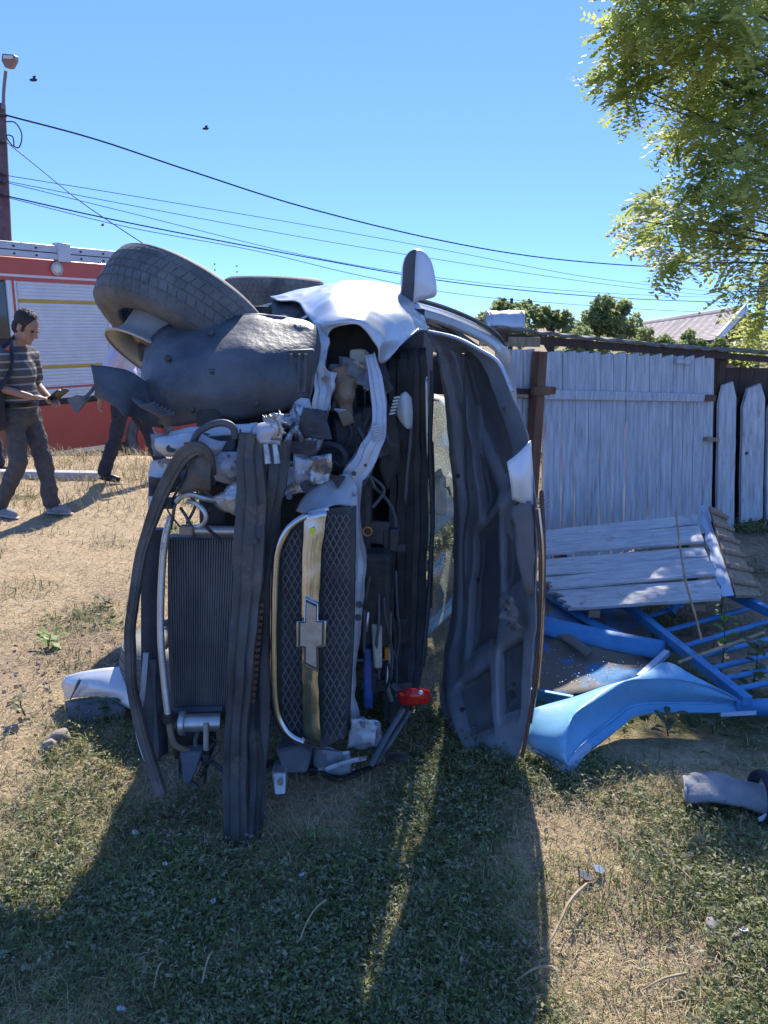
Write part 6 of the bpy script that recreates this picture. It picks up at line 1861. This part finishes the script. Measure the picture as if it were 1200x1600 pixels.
def person(name, base, label, heading, pose, mats, vox=0.011, bag=False):
    """pose: dict of joints in a local frame (x forward, y to the person's left, z up); heading = angle of forward in world XY"""
    t = thing(name, base, label, 'person')
    R = Matrix.Rotation(heading, 3, 'Z')
    def W(p):
        return Vector(base) + R @ Vector(p)
    J = {k: W(v) for k, v in pose.items()}
    f = R @ V(1, 0, 0); l = R @ V(0, 1, 0); u = V(0, 0, 1)
    # skin body: head, neck, torso core, arms and hands as one surface
    b = MB()
    hd = J['head']
    hf = (R @ Vector(pose.get('face', (0.9, 0, -0.45)))).normalized()
    hu = (u - hf * u.dot(hf)).normalized()
    hl = hu.cross(hf)
    RH = Matrix(((hf.x, hl.x, hu.x), (hf.y, hl.y, hu.y), (hf.z, hl.z, hu.z)))
    b.ell(hd + hu * 0.035 - hf * 0.012, (0.098, 0.077, 0.092), RH, 20, 14)
    b.ell(hd - hu * 0.045 + hf * 0.022, (0.070, 0.060, 0.078), RH, 18, 12)
    b.limb(hd + hf * 0.088 + hu * 0.012, hd + hf * 0.110 - hu * 0.025, 0.011, 0.016, 10)          # nose
    b.ell(hd + hf * 0.082 - hu * 0.062, (0.018, 0.026, 0.010), RH, 10, 8)                          # lips
    b.ell(hd + hf * 0.070 - hu * 0.100, (0.024, 0.026, 0.020), RH, 10, 8)                          # chin
    b.ell(hd + hf * 0.078 + hu * 0.030, (0.018, 0.052, 0.012), RH, 10, 8)                          # brow
    for s in (-1, 1):
        b.ell(hd - hf * 0.008 - hu * 0.008 + hl * (0.078 * s), (0.022, 0.010, 0.034), RH, 10, 8)   # ear
    chain(b, [J['neck'], hd - hu * 0.05 - hf * 0.02], [0.062, 0.054])
    chain(b, [J['pelvis'], J['chest'], J['neck']], [0.10, 0.11, 0.06])
    for s in ('l', 'r'):
        chain(b, [J['sh_' + s], J['el_' + s], J['wr_' + s]], [0.048, 0.040, 0.027])
        wr, el = J['wr_' + s], J['el_' + s]
        d = (J.get('hand_' + s, wr + (wr - el)) - wr).normalized()
        sd = d.cross(u)
        sd = sd.normalized() if sd.length > 0.1 else l.copy()
        nrm = sd.cross(d).normalized()
        if s == 'l':
            thumb_side = -sd if sd.dot(l) > 0 else sd
        else:
            thumb_side = sd if sd.dot(l) > 0 else -sd
        pc = wr + d * 0.052
        b.ell(pc, (0.050, 0.042, 0.018), Matrix(((d.x, sd.x, nrm.x), (d.y, sd.y, nrm.y), (d.z, sd.z, nrm.z))), 12, 8)
        curl = -nrm if pose.get('curl', 1) > 0 else nrm
        for k, (o_, L) in enumerate(((-0.030, 0.060), (-0.010, 0.072), (0.010, 0.068), (0.030, 0.052))):
            p0 = wr + d * 0.088 + sd * o_
            p1 = p0 + d * L * 0.5 + curl * 0.006
            p2 = p1 + d * L * 0.34 + curl * 0.020
            p3 = p2 + d * L * 0.14 + curl * 0.022
            chain(b, [p0 - d * 0.02, p1, p2, p3], [0.0095, 0.009, 0.0085, 0.0075], 8)
        q0 = wr + d * 0.03 + thumb_side * 0.032
        chain(b, [q0, q0 + d * 0.025 + thumb_side * 0.022, q0 + d * 0.055 + thumb_side * 0.026 + curl * 0.01], [0.013, 0.011, 0.009], 8)
    body = b.build('body', mats['skin'], t, remesh=vox * 0.6, smo=2)
    for s in (-1, 1):
        e = MB().ell(hd + hf * 0.083 + hu * 0.008 + hl * (0.033 * s), (0.010, 0.014, 0.008), RH, 10, 8).build('eye', M['blackshoe'], body)
    # hair cap
    h = MB()
    h.ell(hd + hu * 0.053 - hf * 0.026, (0.096, 0.085, 0.086), RH, 56, 36)
    h.ell(hd - hf * 0.052 - hu * 0.012, (0.058, 0.078, 0.082), RH, 48, 30)
    for s in (-1, 1):
        h.ell(hd + hf * 0.016 + hl * (0.070 * s) + hu * 0.012, (0.016, 0.010, 0.04), RH, 16, 10)
    h.build('hair', mats['hair'], t, smooth=80, disp=(0.02, 0.011))
    # shirt with short sleeves
    s_ = MB()
    pel, ch, nk = J['pelvis'], J['chest'], J['neck']
    wid = lambda p, a, b_, c: s_.ell(p, (a, b_, c), R, 18, 12)
    wid(ch + u * 0.02, 0.125, 0.185, 0.17); wid(pel.lerp(ch, 0.5), 0.125, 0.165, 0.19); wid(pel + u * 0.03, 0.125, 0.17, 0.12)
    chain(s_, [ch + u * 0.05, nk - u * 0.015], [0.12, 0.068])
    for s in ('l', 'r'):
        sh, el = J['sh_' + s], J['el_' + s]
        chain(s_, [ch.lerp(sh, 0.5) + u * 0.03, sh, sh.lerp(el, 0.72)], [0.10, 0.074, 0.068])
    s_.build('shirt', mats['shirt'], t, remesh=vox, smo=3, disp=(0.022, 0.09))
    # trousers, shoes
    tr = MB()
    tr.ell(pel - u * 0.04, (0.125, 0.172, 0.125), R, 18, 12)
    for s in ('l', 'r'):
        chain(tr, [J['hip_' + s], J['kn_' + s], J['an_' + s] + u * 0.01], [0.098, 0.074, 0.070])
        tr.limb(J['hip_' + s], pel, 0.10, 0.11)
    tr.build('trousers', mats['trousers'], t, remesh=vox, smo=3, disp=(0.035, 0.08))
    tb_ = MB().lathe([(0.128, -0.018), (0.132, 0), (0.128, 0.018)], pel + u * 0.035, u, 24)
    for p in tb_.v:
        q = R.transposed() @ (p - pel); q.y *= 1.33; p[:] = pel + R @ q
    tb_.build('belt', M['blackshoe'], t)
    for s in ('l', 'r'):
        a = J['an_' + s]
        fd = (R @ Vector(pose.get('toe_' + s, (1, 0, 0)))).normalized()
        sl = u.cross(fd).normalized()
        RF = Matrix(((fd.x, sl.x, 0), (fd.y, sl.y, 0), (fd.z, sl.z, 1)))
        g = MB()
        g.ell(a - u * 0.035 + fd * 0.00, (0.06, 0.042, 0.05), RF, 14, 8)
        g.ell(a - u * 0.055 + fd * 0.07, (0.105, 0.046, 0.038), RF, 16, 8)
        g.limb(a - u * 0.06 + fd * 0.02, a - u * 0.062 + fd * 0.14, 0.038, 0.034)
        sh_ = g.build('shoe', mats['shoe'], t, remesh=0.009, smo=2)
        q = a - u * 0.083 + fd * 0.055
        MB().ell(q, (0.145, 0.046, 0.014), RF, 18, 6).build('sole', mats['sole'], sh_)
    return t, J, R

# the man in the striped tee, walking to the right and looking at what he holds
pb_ = gnd(48, 806)
p1 = V(pb_.x, pb_.y, 0)
pose1 = dict(head=(0.13, 0.0, 1.585), neck=(0.035, 0, 1.43), chest=(0.01, 0, 1.20), pelvis=(0.0, 0, 0.93),
             sh_l=(0.0, 0.19, 1.355), sh_r=(0.02, -0.20, 1.35), el_l=(-0.02, 0.27, 1.10), el_r=(-0.02, -0.27, 1.13), wr_l=(0.20, 0.10, 1.02), wr_r=(0.19, -0.12, 1.04),
             hand_l=(0.30, 0.04, 1.00), hand_r=(0.29, -0.05, 1.03), face=(0.85, 0.0, -0.5),
             hip_l=(0, 0.095, 0.88), hip_r=(0, -0.095, 0.88), kn_l=(0.10, 0.10, 0.49), kn_r=(0.02, -0.11, 0.49), an_l=(0.14, 0.10, 0.10), an_r=(-0.20, -0.11, 0.115), toe_l=(1, .1, 0), toe_r=(1, -0.15, -0.10))
mats1 = dict(skin=M['skin'], hair=M['hair'], shirt=M['striped'], trousers=M['jeans'], shoe=M['sneaker'], sole=M['sole'])
man, J1, R1 = person('person', p1, 'person in striped grey tee and charcoal trousers walking right with a dark case', radians(-12), pose1, mats1)
pc = p1 + R1 @ V(0.335, -0.01, 1.045)
case = thing('phone_case', pc, 'open black phone case held in the walking person\'s hands', 'phone')
RC = R1 @ Matrix.Rotation(radians(-35), 3, 'Y')
MB().box(pc, (0.16, 0.085, 0.012), RC).build('case_back', M['phone'], case, bevel=0.004)
MB().box(pc + RC @ V(-0.005, 0.085, 0.004), (0.16, 0.08, 0.006), RC @ Matrix.Rotation(radians(-20), 3, 'X')).build('case_flap', M['phone'], case, bevel=0.002)
MB().box(pc + RC @ V(0, 0, 0.0075), (0.145, 0.07, 0.004), RC).build('screen', M['glass'], case)
bc = p1 + R1 @ V(-0.09, -0.27, 0.94)
bag = thing('shoulder_bag', bc, 'dark navy shoulder bag on the walking person\'s hip', 'bag')
MB().box(bc, (0.27, 0.10, 0.33), R1).build('pouch', M['bagcloth'], bag, bevel=0.03, segs=3)
MB().box(bc + R1 @ V(0, -0.055, 0.06), (0.25, 0.02, 0.20), R1).build('flap', M['bagcloth'], bag, bevel=0.008)
MB().box(bc + R1 @ V(0.0, -0.067, -0.02), (0.03, 0.006, 0.02), R1).build('buckle', M['alu'], bag)
MB().strip([bc + R1 @ V(0.12, -0.02, 0.15), p1 + R1 @ V(0.10, -0.20, 1.25), p1 + R1 @ V(0.07, -0.12, 1.47), p1 + R1 @ V(-0.03, 0.05, 1.50), p1 + R1 @ V(-0.12, -0.10, 1.35), bc + R1 @ V(-0.12, 0.0, 0.15)], 0.035, depth=tuple(R1 @ V(0, 1, 0.2))).build('strap', M['bagcloth'], bag, solid=0.005)

# second person striding behind the wheel
pb2 = gnd(205, 752)
p2 = V(pb2.x, pb2.y, 0)
pose2 = dict(head=(0.02, 0.0, 1.63), neck=(0.0, 0, 1.47), chest=(0.0, 0, 1.24), pelvis=(0.0, 0, 0.95), face=(1, 0, 0),
             sh_l=(0.0, 0.19, 1.39), sh_r=(0.0, -0.19, 1.39), el_l=(-0.05, 0.25, 1.12), el_r=(-0.14, -0.25, 1.13), wr_l=(0.15, 0.2, 1.0), wr_r=(-0.20, -0.24, 0.92), hand_r=(-0.22, -0.24, 0.82),
             hip_l=(0, 0.095, 0.90), hip_r=(0, -0.095, 0.90), kn_l=(0.18, 0.10, 0.52), kn_r=(-0.10, -0.10, 0.50), an_l=(0.32, 0.10, 0.12), an_r=(-0.24, -0.10, 0.13), toe_l=(1, 0.1, 0.05), toe_r=(1, -0.35, -0.12))
mats2 = dict(skin=M['skin'], hair=M['hair'], shirt=M['lilac'], trousers=M['navy'], shoe=M['blackshoe'], sole=M['blackshoe'])
person('person', p2, 'person in lilac shirt and navy trousers striding behind the upturned wheel', radians(8), pose2, mats2, vox=0.014)
# third person, just a sliver at the left edge
pb3 = gnd(-22, 742)
p3 = V(pb3.x, pb3.y, 0)
pose3 = dict(pose2); pose3.update(an_l=(0.08, 0.10, 0.10), kn_l=(0.06, 0.1, 0.5), an_r=(-0.05, -0.1, 0.10), kn_r=(0.0, -0.1, 0.5))
mats3 = dict(mats2); mats3['shirt'] = M['navy']
person('person', p3, 'person in dark clothes half hidden behind the striped tee at left edge', radians(-20), pose3, mats3, vox=0.016)
# ------------------------------------------------------------------ ground vegetation (uncountable)
def sample_ground(n, y0, y1, power, r, xmul=0.62, xadd=0.9):
    """points in a wedge before the camera, denser near it"""
    u = r.uniform(0, 1, n)
    a = 1 - power
    Y = (y0 ** a + u * (y1 ** a - y0 ** a)) ** (1 / a)
    X = r.uniform(-1, 1, n) * (xmul * Y + xadd)
    return X, Y
def field(fn, X, Y):
    return np.array([fn(x, y) for x, y in zip(X.tolist(), Y.tolist())])
def in_gate(X, Y):
    return (X > 0.55) & (Y > 2.75) & (Y < 4.0) & (X < 2.1)

def sprigs(name, n, y0, y1, power, m, leaf, stem, rise, keep, seed, label, cat, k=9, bias=0.0):
    r = np.random.default_rng(seed)
    X, Y = sample_ground(n, y0, y1, power, r)
    g = field(green, X, Y) + bias
    ok = (r.uniform(0, 1, n) < np.clip((g - keep) * 1.8, 0, 1)) & ~(in_gate(X, Y) & (r.uniform(0, 1, n) < 0.93))
    X, Y = X[ok], Y[ok]
    n = len(X)
    Z = field(gh, X, Y)
    th = r.uniform(0, 2 * pi, n)
    L = stem * r.uniform(0.4, 1.3, n) * (0.75 + 0.12 * Y)
    up = rise * r.uniform(0.1, 1.0, n) ** 1.5
    base = np.stack([X, Y, Z + 0.004], 1)
    d = np.stack([np.cos(th), np.sin(th), np.zeros(n)], 1)
    sd = np.stack([-np.sin(th), np.cos(th), np.zeros(n)], 1)
    vs, ts = [], []
    tint0 = r.uniform(0, 1, n)
    for q in range(k):
        t = (q + r.uniform(0, 1, n)) / k
        p = base + d * (L * t)[:, None]
        p[:, 2] += up * np.sin(t * 1.5) 
        sg = np.where(r.uniform(0, 1, n) < 0.5, -1.0, 1.0)
        ax = sd * sg[:, None] * r.uniform(0.4, 1.0, n)[:, None] + d * r.uniform(-0.2, 0.9, n)[:, None]
        ax[:, 2] += r.uniform(-0.15, 0.75, n)
        ax /= np.linalg.norm(ax, axis=1)[:, None]
        rv = r.normal(size=(n, 3)); rv[:, 2] += 1.2
        s = np.cross(ax, rv); s /= np.linalg.norm(s, axis=1)[:, None]
        l = leaf * r.uniform(0.45, 1.6, n) * (0.75 + 0.12 * Y)
        w = l * r.uniform(0.10, 0.27, n)
        a0 = p
        b0 = p + ax * (l * 0.5)[:, None] + s * w[:, None]
        c0 = p + ax * l[:, None]; c0[:, 2] -= l * 0.12
        e0 = p + ax * (l * 0.5)[:, None] - s * w[:, None]
        vs.append(np.stack([a0, b0, c0, e0], 1).reshape(-1, 3))
        ts.append(np.repeat(np.clip(0.6 * tint0 + 0.4 * r.uniform(0, 1, n), 0, 1), 4))
    v = np.concatenate(vs); t = np.concatenate(ts)
    return tag(npmesh(name, v, np.arange(len(v)).reshape(-1, 4), m, None, t), label, cat, kind='stuff')

def blades(name, n, y0, y1, power, m, length, width, lean, keepfn, seed, label, cat):
    """bent grass blades; lean ~1 lies flat, ~0.3 stands"""
    r = np.random.default_rng(seed)
    X, Y = sample_ground(n, y0, y1, power, r)
    ok = (r.uniform(0, 1, n) < keepfn(X, Y)) & ~(in_gate(X, Y) & (r.uniform(0, 1, n) < 0.93))
    X, Y = X[ok], Y[ok]
    n = len(X)
    Z = field(gh, X, Y)
    th = r.uniform(0, 2 * pi, n)
    h = length * r.uniform(0.35, 1.3, n)
    ln = np.clip(lean + r.normal(0, 0.22, n), 0.05, 1.25)
    d = np.stack([np.cos(th), np.sin(th), np.zeros(n)], 1)
    s = np.stack([-np.sin(th), np.cos(th), r.uniform(-.5, .5, n)], 1)
    w = width * r.uniform(0.6, 1.4, n) * (0.7 + 0.2 * Y)
    p0 = np.stack([X, Y, Z + 0.002], 1)
    upv = np.array([0, 0, 1.0])
    c, sn = np.cos(ln * pi / 2), np.sin(ln * pi / 2)
    p1 = p0 + d * (h * 0.5 * sn)[:, None] + upv * (h * 0.55 * np.maximum(c, 0.03))[:, None]
    p2 = p1 + d * (h * 0.5 * np.minimum(1, sn + 0.25))[:, None] + upv * (h * 0.35 * (c - 0.25))[:, None]
    p2[:, 2] = np.maximum(p2[:, 2], Z + 0.003)
    v = np.stack([p0 - s * w[:, None], p0 + s * w[:, None], p1 + s * (w * .8)[:, None], p1 - s * (w * .8)[:, None], p2 + s * (w * .15)[:, None], p2 - s * (w * .15)[:, None]], 1).reshape(-1, 3)
    b = np.arange(n)[:, None] * 6
    f = np.concatenate([b + np.array([[0, 1, 2, 3]]), b + np.array([[3, 2, 4, 5]])], 0)
    t = np.repeat(r.uniform(0, 1, n), 6)
    return tag(npmesh(name, v, f, m, None, t), label, cat, kind='stuff')

sprigs('creeping_weeds', 40000, 1.15, 4.6, 2.2, M['weed'], 0.016, 0.07, 0.05, 0.30, 31, 'low green creeping weeds over the ground', 'weeds')
sprigs('dusty_weeds', 32000, 1.15, 4.6, 2.2, M['weed_grey'], 0.014, 0.08, 0.06, 0.24, 32, 'dusty grey green creeping weeds among the others', 'weeds')
sprigs('far_weeds', 34000, 3.8, 9.6, 1.4, M['weed'], 0.024, 0.10, 0.06, 0.42, 33, 'green weeds farther off on the dry grass', 'weeds', k=7)
def dry_keep(X, Y):
    return np.clip(1.0 - 0.55 * field(green, X, Y) - 0.55 * field(soil, X, Y), 0.12, 1)
blades('dry_grass', 150000, 1.1, 9.6, 1.7, M['straw'], 0.05, 0.0010, 0.95, dry_keep, 41, 'flattened dry straw grass over the whole ground', 'dry grass')
def tuft_keep(X, Y):
    c = np.array([noise.noise(Vector((x * 2.3, y * 2.3, 9.0))) for x, y in zip(X.tolist(), Y.tolist())])
    return np.clip((c - 0.12) * 2.2, 0, 1) * np.clip(0.35 + 0.10 * Y, 0, 1)
blades('green_grass', 90000, 1.2, 9.6, 1.5, M['weed'], 0.075, 0.0016, 0.42, tuft_keep, 42, 'green grass tufts scattered over the field', 'grass')
def near_keep(X, Y):
    return np.clip(field(green, X, Y) * 1.1 + 0.05, 0, 1)
blades('fine_green_grass', 70000, 1.15, 4.5, 2.0, M['weed'], 0.055, 0.0011, 0.55, near_keep, 44, 'fine short green grass blades between the weeds', 'grass')
blades('pale_standing_straw', 60000, 1.15, 7.5, 1.6, M['straw'], 0.055, 0.0009, 0.62, lambda X, Y: np.clip(0.9 - 0.4 * field(soil, X, Y), 0, 1), 45, 'pale half standing straw blades over the ground', 'dry grass')
blades('mid_grass', 60000, 3.2, 9.5, 1.2, M['weed_grey'], 0.06, 0.0012, 0.5, lambda X, Y: np.clip((field(green, X, Y) - 0.02) * 1.8, 0, 1), 46, 'short grey green grass patches behind and left of the wreck', 'grass')
blades('tall_dry_grass', 26000, 6.4, 10.1, 1.05, M['straw'], 0.14, 0.0014, 0.40, lambda X, Y: np.clip((Y - 6.0) * 0.3, 0.05, 1), 43, 'taller dry grass on the bank before the fire engine', 'dry grass')

# single leafy weeds
def weed_plant(px, py, h, spread, nl, leaf, m, lab, seed, z=0.0):
    r = random.Random(seed)
    b = gnd(px, py, z)
    t = thing('weed_plant', b, lab, 'weed', 'leafy weeds standing by the wreck')
    st = MB()
    top = b + V(r.uniform(-.02, .02), r.uniform(-.02, .02), h)
    pts = spline([b, b.lerp(top, 0.5) + V(r.uniform(-.02, .02), 0, 0), top], 4)
    st.tube(pts, [0.004 - 0.0003 * i for i in range(9)], 5)
    st.build('stem', M['weed'], t)
    for k in range(nl):
        p = Vector(pts[min(8, 1 + int(8 * (k + 0.5) / nl))])
        a = k * 2.4 + r.uniform(-.3, .3)
        d = V(cos(a), sin(a), r.uniform(-0.1, 0.6)).normalized()
        s = d.cross(V(0, 0, 1)).normalized()
        L = leaf * r.uniform(0.7, 1.2)
        q = p + d * spread * r.uniform(0.3, 1.0)
        g = MB().grid([[p, p + s * 0.001], [q - s * L * .30, q + s * L * .30 + V(0, 0, .003)], [q + d * L * .5 - s * L * .36 + V(0, 0, -.004), q + d * L * .5 + s * L * .36], [q + d * L - s * L * .05 + V(0, 0, -L * .3), q + d * L + s * L * .05 + V(0, 0, -L * .3)]])
        g.build('leaf', m, t, smooth=60)
weed_plant(1126, 1052, 0.30, 0.045, 14, 0.05, M['greenleaf'], 'bright green leafy weed growing up through the blue gate bars', 1, .02)
weed_plant(1128, 972, 0.20, 0.03, 12, 0.03, M['greenleaf'], 'small green weed at the corner of the plank panel', 2, .1)
weed_plant(1044, 1150, 0.10, 0.05, 14, 0.035, M['weed_grey'], 'pale weed in front of the blue lower lip', 3)
weed_plant(1115, 1146, 0.06, 0.05, 10, 0.03, M['weed_grey'], 'low pale weed further right before the blue gate', 4)
weed_plant(1172, 1085, 0.26, 0.03, 18, 0.06, M['weed'], 'tall narrow leaved weed standing by the gate bars at right', 5)
weed_plant(76, 1010, 0.07, 0.05, 12, 0.045, M['greenleaf'], 'bright green rosette on the dry grass at left', 6)
weed_plant(165, 945, 0.05, 0.05, 10, 0.04, M['weed_grey'], 'pale flat weed on the dry grass left of the radiator', 7)
weed_plant(175, 1125, 0.10, 0.07, 20, 0.03, M['weed'], 'dense green weed below the torn wing panel', 8)
weed_plant(40, 1120, 0.12, 0.03, 16, 0.03, M['weed_grey'], 'withered upright weed near the left edge', 9)
# soil clods on the dug-up patch and under the gate
def clods(name, n, cx, cy, rx, ry, s0, s1, m, label, seed):
    r = random.Random(seed)
    g = MB()
    for k in range(n):
        x, y = cx + rx * r.gauss(0, 0.5), cy + ry * r.gauss(0, 0.5)
        s = r.uniform(s0, s1)
        g.ell((x, y, gh(x, y) + s * 0.3), (s, s * r.uniform(.6, 1), s * r.uniform(.5, .8)), Matrix.Rotation(r.uniform(0, 6), 3, 'Z'), 7, 5)
    g.jitter(0.006, 60)
    return tag(g.build(name, m, None, smooth=30), label, 'soil', kind='stuff')
clods('soil_clods', 150, -1.35, 3.5, 0.7, 0.45, 0.004, 0.014, M['stone'], 'loose clods on the dug up soil at left', 1)
clods('soil_crumbs', 220, 1.0, 1.9, 0.5, 0.35, 0.003, 0.010, M['stone'], 'crumbs on the bare earth patch', 2)
g = MB()
r_ = random.Random(5)
for k in range(160):
    px, py = r_.uniform(845, 1010), r_.uniform(985, 1070)
    c = gnd(px, py, 0.075)
    s = r_.uniform(0.0015, 0.0045)
    g.box(c, (s * 1.5, s, s * 0.6), Matrix.Rotation(r_.uniform(0, 6), 3, 'Z'))
tag(g.build('glass_crumbs', M['shard'], None, smooth=0), 'crumbled glass and grit on the soiled blue sheet', 'glass crumbs', kind='stuff')
